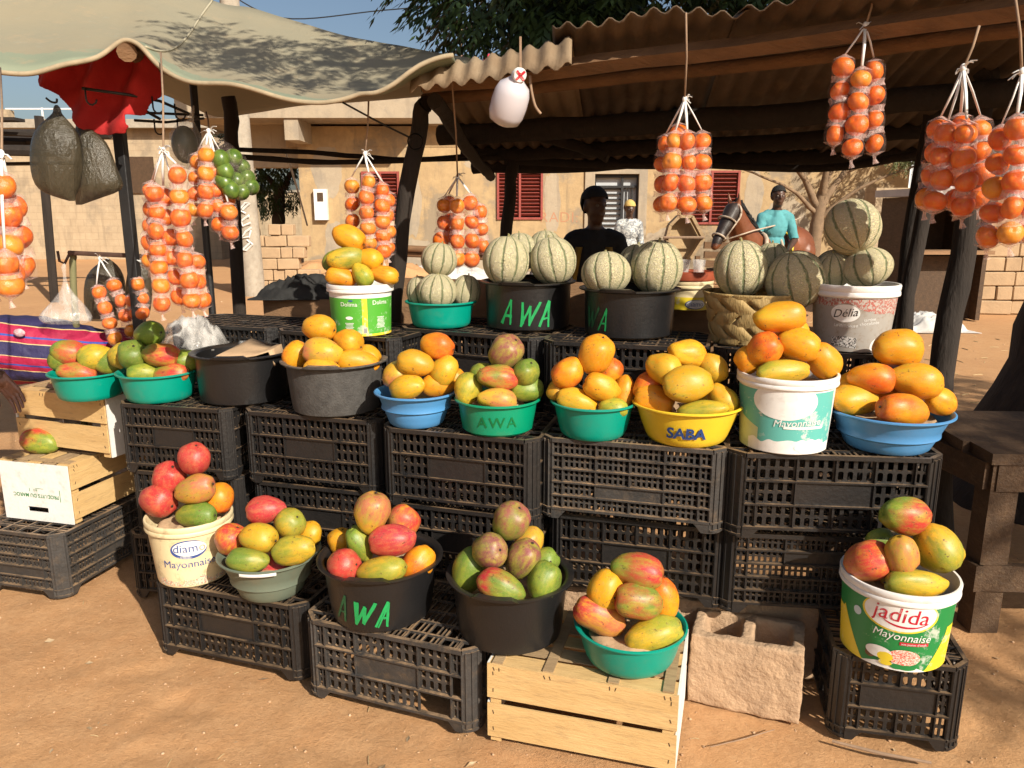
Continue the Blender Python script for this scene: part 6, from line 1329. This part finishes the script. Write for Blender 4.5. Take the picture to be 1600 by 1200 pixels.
for k in range(4):
    a = fc + dl * (.0 + .155 * k + .075); plank(tb, 'top_plank', a, a + dr * 1.2, .15, .04, M['darkwood'])
plank(tb, 'apron', fc + V((.02, .02, -.07)) , fc + V((.02, .02, -.07)) + dr * 1.15, .03, .1, M['darkwood']); plank(tb, 'apron', fc + V((.0, .03, -.07)), fc + V((0, .03, -.07)) + dl * .6, .03, .1, M['darkwood'])
for (u, v) in ((.06, .06), (1.1, .06), (.06, .58), (1.1, .58)):
    q = fc + dr * u + dl * v; plank(tb, 'leg', q + V((0, 0, -.022)), V((q.x, q.y, -.01)), .1, .09, M['darkwood'], V((0, 1, 0)))
z_ = V((0, 0, -.45)); plank(tb, 'stretcher', fc + dr * .0 + dl * .02 + z_, fc + dr * 1.15 + dl * .02 + z_, .03, .1, M['darkwood']); plank(tb, 'stretcher', fc + dl * .0 + z_ + dr * .0, fc + dl * .62 + z_, .03, .1, M['darkwood'])
# ---------------------------------------------------------------- people
def cap(b, a, e, ra, rb, n=10):
    a, e = V(a), V(e); d = (e - a).normalized(); pts = []; rr = []
    for k in (-.98, -.8, -.4): pts.append(a + d * ra * k); rr.append(ra * math.sqrt(1 - k * k))
    pts += [a, a.lerp(e, .33), a.lerp(e, .67), e]; rr += [ra, ra + (rb - ra) * .33, ra + (rb - ra) * .67, rb]
    for k in (.4, .8, .98): pts.append(e + d * rb * k); rr.append(rb * math.sqrt(1 - k * k))
    b.tube(pts, rr, n); return b
def hand_shape(b, Mx, curl=.35, spread=1.0, s_=1.0, bigr=1.0):
    """palm along +x, thumb side +y, palm facing -z"""
    def T(q): return Mx @ (V(q) * s_)
    for i in range(5):
        y = -.03 + .015 * i; cap(b, T((.012, y * .75, 0)), T((.088, y, .002 * (2 - abs(i - 2)))), .0125 * s_, .0115 * s_, 8)
    for y, l, r in ((.031, .072, .0088), (.010, .08, .0092), (-.011, .074, .0088), (-.031, .058, .0078)):
        p = V((.088, y, 0)); a = 0; seg = (l * .45, l * .3, l * .25); sp = y * .9 * spread
        for k, L in enumerate(seg):
            a += curl * (.55, .8, .6)[k]; q = p + V((math.cos(a) * L, sp * L * 3.0 * .3, -math.sin(a) * L)); cap(b, T(p), T(q), r * s_ * bigr * (1 - .1 * k), r * s_ * bigr * (.93 - .1 * k), 8); p = q
    cap(b, T((.015, .022, -.002)), T((.048, .05, -.012)), .015 * s_, .0115 * s_, 8); cap(b, T((.048, .05, -.012)), T((.074, .066, -.018)), .0108 * s_, .0098 * s_, 8); cap(b, T((.074, .066, -.018)), T((.096, .072, -.022)), .0098 * s_, .008 * s_, 8)
def frame(x, z):
    x = V(x).normalized(); z = (V(z) - x * V(z).dot(x)).normalized(); y = z.cross(x); return Matrix((x, y, z)).transposed()
def head_shape(b, c, turn=0, tilt=0):
    Rm = Matrix.Rotation(turn, 3, 'Z') @ Matrix.Rotation(tilt, 3, 'X'); c = V(c)
    def E(q, r): b.ell(c + Rm @ V(q), r, Rm, 14, 10)
    E((0, .012, .03), (.075, .094, .09)); E((0, -.012, -.03), (.062, .078, .075)); E((0, -.03, -.085), (.042, .052, .035)); E((0, -.092, -.012), (.013, .02, .024)); E((0, -.098, -.022), (.018, .012, .01))
    E((0, -.083, -.06), (.026, .014, .009)); E((0, -.08, .022), (.05, .016, .01)); E((.076, .012, -.01), (.012, .02, .032)); E((-.076, .012, -.01), (.012, .02, .032)); return Rm
SK = dict(head=(0, 0, 1.63), neck=(0, .015, 1.47), chest=(0, .01, 1.29), waist=(0, .01, 1.08), pelvis=(0, .01, .95), sh=((-.155, .01, 1.395), (.155, .01, 1.395)), el=((-.2, .04, 1.13), (.2, .04, 1.13)), wr=((-.2, -.04, .88), (.2, -.04, .88)),
          hp=((-.09, .01, .92), (.09, .01, .92)), kn=((-.1, -.02, .5), (.1, -.02, .5)), an=((-.1, .03, .08), (.1, .03, .08)))
def person(label, loc, rz, scale, shirt, trousers, over={}, skin='skin', turn=0, tilt=0, sleeve=.55, hair='black', capm=None, shirt_low=.9, voxel=.0105, eyes=True, stripe=None):
    S = dict(SK); S.update(over); b = MB()
    Rm = head_shape(b, S['head'], turn, tilt); cap(b, S['neck'], V(S['head']) + V((0, .01, -.03)), .052, .052)
    for nm, r in (('chest', (.142, .1, .165)), ('waist', (.125, .092, .16)), ('pelvis', (.135, .1, .125))): b.ell(S[nm], r, None, 16, 12)
    cap(b, V(S['chest']) + V((0, 0, .1)), S['neck'], .09, .056)
    for i in (0, 1): cap(b, V(S['neck']) + V((0, .01, -.01)), V(S['sh'][i]) + V((0, .005, .01)), .05, .042)
    for i in (0, 1):
        cap(b, V(S['chest']) + V(((-.08, .08)[i], 0, .08)), S['sh'][i], .065, .05); cap(b, S['sh'][i], S['el'][i], .05, .04); cap(b, S['el'][i], S['wr'][i], .043, .028)
        x = V(S['wr'][i]) - V(S['el'][i]); hand_shape(b, Matrix.Translation(S['wr'][i]).to_4x4() @ frame(x, ((1, 0, .2), (-1, 0, .2))[i]).to_4x4() @ Matrix.Diagonal((1, (1, -1)[i] * 1, 1, 1)), .5, .6, 1, 1.15)
        cap(b, S['hp'][i], S['kn'][i], .092, .062); cap(b, S['kn'][i], S['an'][i], .058, .038)
        a = V(S['an'][i]); fd = V(S.get('foot', (0, -1, 0))); cap(b, a + V((0, 0, -.03)), a + fd * .17 + V((0, 0, -.045)), .042, .034)
    me = fuse(b, voxel, M[skin], 3, name='body'); o = put('person', me, None, loc, (0, 0, rz), (scale,) * 3); tag(o, label, 'person')
    def seg_t(p, a, e): a, e = V(a), V(e); d = e - a; t = (p - a).dot(d) / d.length_squared; return t, (p - (a + d * min(max(t, 0), 1))).length
    def part_of(p):
        best = ('torso', 0, min(seg_t(p, S['neck'], S['chest'])[1] - .06, seg_t(p, S['chest'], S['pelvis'])[1] - .12))
        for i in (0, 1):
            for nm, a, e, rr in (('uarm', S['sh'][i], S['el'][i], .05), ('farm', S['el'][i], S['wr'][i], .035), ('hand', S['wr'][i], V(S['wr'][i]) * 2 - V(S['wr'][i]).lerp(V(S['el'][i]), .7), .03), ('thigh', S['hp'][i], S['kn'][i], .075), ('calf', S['kn'][i], S['an'][i], .045), ('foot', V(S['an'][i]) + V((0, 0, -.035)), V(S['an'][i]) + V((0, -.1, -.045)), .04)):
                t, d = seg_t(p, a, e)
                if d - rr < best[2]: best = (nm, t, d - rr)
        t, d = seg_t(p, S['neck'], S['head'])
        if p.z > S['neck'][2] - .0 and d < .14: best = ('head', t, 0)
        return best
    pz = S['pelvis'][2]; cl = {'shirt': [], 'trousers': [], 'hair': []}; Ri = Rm.inverted(); hc = V(S['head'])
    for p in me.polygons:
        nm, t, d = part_of(p.center)
        if nm == 'head':
            h = Ri @ (p.center - hc)
            if h.z > .045 + .25 * max(0, -h.y - .02) and abs(h.x) < .09 or (h.y > .03 and h.z > -.04): cl['hair'].append(p.index)
        elif nm == 'torso': (cl['shirt'] if p.center.z > pz + shirt_low - .95 else cl['trousers']).append(p.index)
        elif nm == 'uarm' and t < sleeve * 1.6: cl['shirt'].append(p.index)
        elif nm == 'farm' and t < sleeve * 1.6 - 1: cl['shirt'].append(p.index)
        elif nm == 'thigh': (cl['shirt'] if (p.center.z > pz + shirt_low - .95 and t < .12) else cl['trousers']).append(p.index)
        elif nm == 'calf' and t < .93: cl['trousers'].append(p.index)
    for nm, m, off in (('shirt', shirt, .007), ('trousers', trousers, .010), ('hair', capm or M['hairmat'], .012 if capm else .007)):
        ids = cl[nm]; used = {}; vs = []; fs = []
        for pi in ids:
            f = []
            for vi in me.polygons[pi].vertices:
                if vi not in used:
                    v = me.vertices[vi]; q = v.co + v.normal * (off + (.005 * nz((v.co.x * 1.5, v.co.y, v.co.z * .7), 13) + .004 * nz(v.co, 27) if nm != 'hair' else .003 * nz(v.co, 60))); used[vi] = len(vs); vs.append(q)
                f.append(used[vi])
            fs.append(f)
        b = MB(); b.add(vs, fs)
        if fs: c_ = b.build(nm if not (nm == 'hair' and capm) else 'cap', m, o, 180); mo = c_.modifiers.new('s', 'SOLIDIFY'); mo.thickness = .006; mo.offset = 1
    if eyes:
        for sg in (-1, 1): b = MB(); b.ell(hc + Rm @ V((sg * .03, -.076, .004)), (.013, .009, .008), Rm, 10, 6); b.build('eye', M['eye'], o, 180)
    return o
M['hairmat'] = pbr('black hair', (.008, .007, .006), .8, .3, 80, .8, 150); M['eye'] = pbr('eye', (.25, .22, .2), .3, .9, 40, col2=(.02, .015, .01))
M['blackshirt'] = pbr('black jersey cloth', (.012, .012, .015), .85, .3, 6, .3, 30)
M['darkpant'] = pbr('black trousers', (.015, .015, .018), .85, .3, 8, .4, 30); M['tealshirt'] = pbr('turquoise polo cloth', (.09, .33, .36), .85, .25, 8, .5, 25); M['greycap'] = pbr('knit cap', (.015, .02, .03), .95, .3, 60, .6, 90); M['yellowcap'] = pbr('yellow cap', (.6, .4, .12), .9, .2, 30)
M['printshirt'] = speckle('grey patterned shirt', [(.3, .31, .3), (.5, .5, .47), (.2, .21, .22), (.42, .42, .4)], 16); M['tan'] = pbr('tan trousers', (.28, .2, .14), .9, .3)
hd = at(930, 322, 5.05)
dm = person('man in black jersey with mustard side panels and knit cap standing behind the melons', (hd.x, 5.05, 0), R(-8), hd.z / 1.63, M['blackshirt'], M['darkpant'],
       dict(el=((-.25, .02, 1.15), (.26, .0, 1.15)), wr=((-.28, -.14, .95), (.31, -.16, .97))), turn=R(35), sleeve=1.2, capm=M['greycap'])
for sg in (-1, 1):
    P = [[V((sg * (.1 + .012 * k) + w_ * .02, -.128 + .02 * abs(w_) + .006 * math.sin(k) + (.0 if k > 2 else .012 * (3 - k)), 1.36 - .075 * k)) for w_ in (-1, 0, 1)] for k in range(7)]
    b = MB(); b.grid(P); o = b.build('side_panel', pbr('mustard cloth', (.3, .17, .02), .85), dm, 180); mo = o.modifiers.new('s', 'SOLIDIFY'); mo.thickness = .006
hd = at(984, 326, 11.5)
person('man in grey patterned shirt and yellow cap standing by the house door', (hd.x, 11.5, 0), R(6), hd.z / 1.63, M['printshirt'], M['tan'], dict(wr=((-.22, -.05, .9), (.22, -.06, .9))), tilt=R(14), sleeve=.75, capm=M['yellowcap'], shirt_low=.86)
# seated driver
hd = at(1215, 307, 9.3); sc_ = 1.0; zoff = hd.z - .93
person('man in turquoise polo shirt sitting on the horse cart', (hd.x, 9.3, zoff), R(4), sc_, M['tealshirt'], M['darkpant'],
       dict(head=(0, -.03, .93), neck=(0, .0, .77), chest=(0, .02, .59), waist=(0, .03, .37), pelvis=(0, .03, .22), sh=((-.16, .01, .69), (.16, .01, .69)), el=((-.23, -.02, .43), (.23, -.03, .43)), wr=((-.08, -.2, .36), (.1, -.21, .34)),
            hp=((-.09, .0, .19), (.09, .0, .19)), kn=((-.02, -.42, .2), (.38, -.3, .14)), an=((.02, -.4, -.22), (.12, -.38, -.06))), turn=R(-6), sleeve=.6, shirt_low=.93)
# horse
def horse():
    b = MB()
    b.ell((.3, 0, 1.03), (.34, .23, .3), None, 18, 12); b.ell((-.15, 0, 1.04), (.5, .27, .29), None, 18, 12); b.ell((-.55, 0, 1.1), (.36, .26, .29), None, 18, 12)
    cap(b, (.38, 0, 1.12), (.58, 0, 1.34), .22, .16); cap(b, (.58, 0, 1.34), (.74, 0, 1.56), .155, .115)
    cap(b, (.76, 0, 1.58), (.9, 0, 1.4), .105, .085); cap(b, (.9, 0, 1.4), (1.04, 0, 1.22), .082, .06); cap(b, (1.03, 0, 1.22), (1.07, 0, 1.17), .062, .05)
    for sg in (-1, 1):
        cap(b, (.74, sg * .06, 1.66), (.77, sg * .075, 1.8), .032, .008); b.ell((.87, sg * .07, 1.47), (.035, .02, .025)); b.ell((1.09, sg * .035, 1.17), (.018, .012, .018))
        cap(b, (.36, sg * .13, .95), (.38, sg * .13, .5), .12, .058); cap(b, (.38, sg * .13, .5), (.36, sg * .13, .14), .055, .038); cap(b, (.36, sg * .13, .14), (.42, sg * .13, .04), .045, .055)
        cap(b, (-.58, sg * .13, 1.05), (-.45, sg * .15, .76), .18, .11); cap(b, (-.45, sg * .15, .76), (-.7, sg * .14, .5), .1, .055); cap(b, (-.7, sg * .14, .5), (-.64, sg * .14, .14), .05, .04); cap(b, (-.64, sg * .14, .14), (-.58, sg * .14, .04), .045, .055)
    me = fuse(b, .016, [M['bay'], M['baydark']], 4, name='horse')
    for p in me.polygons:
        c = p.center
        if c.x > .8 + .08 * nz(c, 6) and c.z > 1.2 or c.z < .5 + .1 * nz(c, 5): p.material_index = 1
    return me
M['bay'] = pbr('bay coat', (.2, .06, .02), .45, .4, 4, .2, 60); M['baydark'] = pbr('dark horse coat', (.03, .018, .013), .5, .4, 6, .2, 60); M['leather'] = pbr('harness leather', (.5, .4, .3), .7, .4, 20)
hm = horse(); hp = at(1143, 340, 9.0); rzh = math.atan2(-.62, -.78); off = Matrix.Rotation(rzh, 3, 'Z') @ V((.8, 0, 1.5)); scl = .93
hl = hp - off * scl; hl.z = 0; scl = hp.z / 1.5
ho = put('horse', hm, None, hl, (0, 0, rzh), (scl,) * 3); tag(ho, 'bay horse with dark face and pale harness standing before the house', 'horse')
b = MB()
for k in range(26):
    t_ = k / 25; c0 = V((.34, 0, 1.37)).lerp(V((.72, 0, 1.7)), t_); b.tube([c0, c0 + V((-.02, .05 * math.sin(k * 2), .02)), c0 + V((-.03, .12 + .02 * math.sin(k), -.1))], [.02, .022, .006], 5)
b.build('mane', M['hairmat'], ho, 180)
b = MB(); b.tube([(-.88, 0, 1.2), (-1.0, 0, 1.0), (-1.02, 0, .6), (-1.0, 0, .4)], [.05, .07, .06, .02], 8); b.build('tail', M['hairmat'], ho, 180)
def ring(c, ax, r, w=.012, ry=1.0):
    ax = V(ax).normalized(); Mx = ax.to_track_quat('Z', 'Y').to_matrix(); b = MB(); b.tube([V(c) + Mx @ V((r * math.cos(a), r * ry * math.sin(a), 0)) for a in [2 * PI * k / 20 for k in range(21)]], w, 6); return b
ring((1.0, 0, 1.27), (.6, 0, -.8), .082).build('noseband', M['leather'], ho, 180); ring((.77, 0, 1.55), (.75, 0, .1), .125, .014).build('headstall', M['leather'], ho, 180); ring((.86, 0, 1.46), (.5, 0, -.8), .108, .011).build('browband', M['leather'], ho, 180)
ring((.45, 0, 1.12), (.75, 0, .65), .26, .028, 1.05).build('collar', M['leather'], ho, 180); ring((.08, 0, 1.05), (1, 0, .1), .285, .02).build('girth', M['leather'], ho, 180); ring((-.05, 0, 1.06), (1, 0, .5), .31, .018).build('strap', M['yellow'], ho, 180)
for sg in (-1, 1): b = MB(); b.tube([(.98, sg * .08, 1.27), (.84, sg * .1, 1.42), (.77, sg * .115, 1.5)], .01, 5); b.build('cheek_strap', M['leather'], ho, 180)
b = MB(); b.tube([(.98, .09, 1.25), (.6, .2, 1.35), (.2, .2, 1.4), (-.3, .12, 1.45), (-.75, .0, 1.5)], .01, 5); b.build('rein', M['leather'], ho, 180)
b = MB(); b.box((-.0, 0, 1.36), (.3, .36, .06)); b.build('pad', M['rag'], ho)
# cart
rc = rzh; back = Matrix.Rotation(rzh, 3, 'Z') @ V((-1, 0, 0)); left = Matrix.Rotation(rzh, 3, 'Z') @ V((0, 1, 0)); cc = V((hd.x + .25, 9.75, 0))
cart = thing('horse_cart', 'wooden flat cart behind the bay horse', 'cart', cc)
zc = zoff + .05
for k in range(6): a = cc + left * (-.5 + .2 * k) + V((0, 0, zc)); plank(cart, 'plank', a - back * .7, a + back * 1.2, .185, .035, M['darkwood'])
for sg in (-1, 1):
    a = cc + left * (sg * .45) + V((0, 0, zc - .1)); plank(cart, 'shaft', a + back * 1.1, a - back * 1.7 + V((0, 0, .1)), .07, .07, M['darkwood'])
    w0 = cc + left * (sg * .66) + back * .4 + V((0, 0, .42)); Mx = left.to_track_quat('Z', 'Y').to_matrix(); b = MB(); b.lathe([(.3, -.06), (.42, -.06), (.42, .06), (.3, .06), (.3, -.06)], 30, w0, Mx); wh = b.build('wheel', M['blackmetal'], cart, 40, True); b = MB(); b.lathe([(.001, -.03), (.3, -.02), (.3, .02), (.001, .03)], 24, w0, Mx); b.build('rim', M['rust'], cart, 40, True)
b = MB(); b.tube([cc + left * -.7 + back * .4 + V((0, 0, .42)), cc + left * .7 + back * .4 + V((0, 0, .42))], .04, 8); b.build('axle', M['rust'], cart, 60, True)
for k in (-.3, .3): b = MB(); b.box(cc + left * k + back * .4 + V((0, 0, (zc + .45) / 2)), (.08, .08, zc - .48)); b.build('axle_post', M['darkwood'], cart, None, True)
# pale hexagonal frame leaning by the house
hf = thing('hexagonal_frame', 'pale hexagonal wooden box frame standing left of the horse', 'wooden frame', at(1075, 430, 10.5))
hx = [at(*q, 10.5) for q in ((1060, 338), (1046, 352), (1040, 375), (1072, 412), (1098, 372), (1080, 338))]
for a, e in zip(hx, hx[1:] + hx[:1]): plank(hf, 'side', a, e, .16, .04, M['pinedark'], V((0, 1, 0)).cross(e - a).normalized())
b = MB(); n = len(hx); b.add([q + V((0, .12, 0)) for q in hx] + [q + V((0, .15, 0)) for q in hx], [tuple(range(n)), tuple(range(2 * n - 1, n - 1, -1))] + [(i, n + i, n + (i + 1) % n, (i + 1) % n) for i in range(n)]); b.build('back_panel', M['plaster'], hf, None, True)
for x in (1050, 1090): plank(hf, 'leg', at(x, 400, 10.45), V((at(x, 400, 10.45).x, 10.45, 0)), .06, .06, M['beam'], V((0, 1, 0)))
for k, (y, z1) in enumerate(((383, 0), (398, 0), (412, 0))): plank(hf, 'rail', at(1100 , y, 10.6), at(1160, y + 2, 10.6), .06, .09, M['beam'])
b = MB(); b.tube([at(1036, 371, 10.4), at(1100, 371, 10.4)], .018, 6); b.build('rod', M['rope'], hf, None, True)

st = MB(); st.tube([onz(1300, 1158, .006), onz(1380, 1178, .012), onz(1455, 1192, .008)], [.004, .005, .004], 6); tag(st.build('stick', M['rope'], None, 60), 'thin dry stick lying in front of the end-on crate', 'stick')
st = MB(); st.tube([onz(1110, 1167, .006), onz(1160, 1155, .006), onz(1210, 1140, .006)], [.0015, .002, .0015], 5); tag(st.build('stick', M['rope'], None, 60), 'curved straw stalk on the sand below the cement block', 'stalk')
# ---------------------------------------------------------------- person in the striped jersey bending at the left edge
def m_jersey():
    m, nt, b = base('striped jersey'); tc = nn(nt, 'TexCoord'); sp = nn(nt, 'SeparateXYZ'); lk(nt, tc.outputs['Object'], sp.inputs[0])
    n = nn(nt, 'TexNoise', i_Scale=6, i_Detail=3); lk(nt, tc.outputs['Object'], n.inputs['Vector'])
    t = add(nt, add(nt, mul(nt, sp.outputs[2], 8.0), mul(nt, sp.outputs[0], 1.0)), mul(nt, n.outputs[0], .12)); fr = mth(nt, 'FRACT', t)
    r = nn(nt, 'ValToRGB'); r.color_ramp.interpolation = 'CONSTANT'; e = r.color_ramp.elements
    stops = [(0, (.022, .018, .075)), (.42, (.55, .42, .2)), (.45, (.33, .008, .05)), (.62, (.03, .06, .3)), (.68, (.33, .008, .05)), (.95, (.55, .42, .2)), (.975, (.022, .018, .075))]
    while len(e) < len(stops): e.new(.5)
    for i, (p, c) in enumerate(stops): e[i].position = p; e[i].color = (*c, 1)
    lk(nt, fr, r.inputs[0]); lk(nt, r.outputs[0], b.inputs['Base Color']); b.inputs['Roughness'].default_value = .7
    n2 = nn(nt, 'TexNoise', i_Scale=14, i_Detail=5); lk(nt, tc.outputs['Object'], n2.inputs['Vector']); bp = nn(nt, 'Bump', i_Strength=.6, i_Distance=.03); lk(nt, n2.outputs[0], bp.inputs['Height']); lk(nt, bp.outputs[0], b.inputs['Normal']); return m
M['jersey'] = m_jersey()
J = lambda x, y, Y: at(x, y, Y)
o0 = J(60, 545, 3.42)
def jl(q): return q - o0
sh_, wa, pe = J(-60, 530, 3.42), J(70, 540, 3.44), J(165, 545, 3.46)
b = MB(); b2 = MB()
for bb, g_ in ((b, 0), (b2, .0)):
    pass
body = MB()
head_shape(body, jl(J(-190, 500, 3.35)), R(60), R(30)); cap(body, jl(J(-165, 512, 3.36)), jl(J(-110, 522, 3.4)), .055, .07)
cap(body, jl(J(-90, 545, 3.42)), jl(J(60, 548, 3.44)), .15, .14); cap(body, jl(J(60, 548, 3.44)), jl(J(158, 558, 3.47)), .14, .125)
el_, wr_ = J(-70, 588, 2.98), J(-2, 588, 2.82)
cap(body, jl(J(-70, 550, 3.3)), jl(J(-100, 560, 3.15)), .07, .06); cap(body, jl(J(-100, 560, 3.15)), jl(el_), .058, .045); cap(body, jl(el_), jl(wr_), .042, .03)
for dx, yy in ((0, 3.55), (.14, 3.5)):
    h0 = jl(pe) + V((.02, .04 + dx * .4, -.02)); cap(body, h0, h0 + V((.12, .08, -.42)), .095, .065); cap(body, h0 + V((.12, .08, -.42)), h0 + V((.06, .2, -.88)), .06, .04); cap(body, h0 + V((.06, .2, -.9)), h0 + V((-.1, .15, -.93)), .04, .035)
me = fuse(body, .01, M['skin'], 4, name='body')
pj = put('person', me, None, o0); tag(pj, 'person in navy and crimson striped jersey bending over behind the wooden boxes, hand reaching out', 'person')
hb = MB(); xd = (J(42, 640, 2.82) - wr_); Mx = Matrix.Translation(jl(wr_)) @ frame(xd, V((.05, -.9, -.25)) * -1).to_4x4() @ Matrix.Diagonal((1, 1, 1, 1)); hand_shape(hb, Mx, .25, 1.0, .9); cap(hb, jl(wr_.lerp(el_, .25)), jl(wr_) + xd.normalized() * .02, .03, .026)
hm_ = fuse(hb, .003, M['palm'], 3, name='hand', factor=.4); hand = put('hand', hm_, pj)
ids = []; vs = []; fs = []; used = {}
for p in me.polygons:
    c = p.center + o0
    arm = (c - el_).length < .1 or (c.y < 3.1)
    if c.x > J(-150, 500, 3.4).x and c.z > pe.z - .14 and not (c.y < 2.97) and c.x < pe.x + .11:
        f = []
        for vi in p.vertices:
            if vi not in used:
                v = me.vertices[vi]; w_ = v.co; q = w_ + v.normal * (.014 + .014 * nz((w_.x * 2 + w_.z * 3, w_.y * 3, w_.z * 9), 1.6, 3) + .006 * nz(w_, 22)); used[vi] = len(vs); vs.append(q)
            f.append(used[vi])
        fs.append(f)
b = MB(); b.add(vs, fs); c_ = b.build('jersey', M['jersey'], pj, 180); mo = c_.modifiers.new('s', 'SOLIDIFY'); mo.thickness = .005; mo.offset = 1
ids = []; vs = []; fs = []; used = {}
for p in me.polygons:
    c = p.center + o0
    if c.x > pe.x - .2 and c.z < pe.z - .08 and c.z > .12:
        f = []
        for vi in p.vertices:
            if vi not in used: v = me.vertices[vi]; used[vi] = len(vs); vs.append(v.co + v.normal * .011)
            f.append(used[vi])
        fs.append(f)
b = MB(); b.add(vs, fs); b.build('trousers', M['darkpant'], pj, 180)
b = MB(); hc_ = J(30, 520, 3.285); b.ell(jl(hc_), (.026, .006, .018)); b.build('emblem', pbr('white emblem', (.6, .58, .58), .8, .6, 60, col2=(.3, .05, .1)), pj, 180)
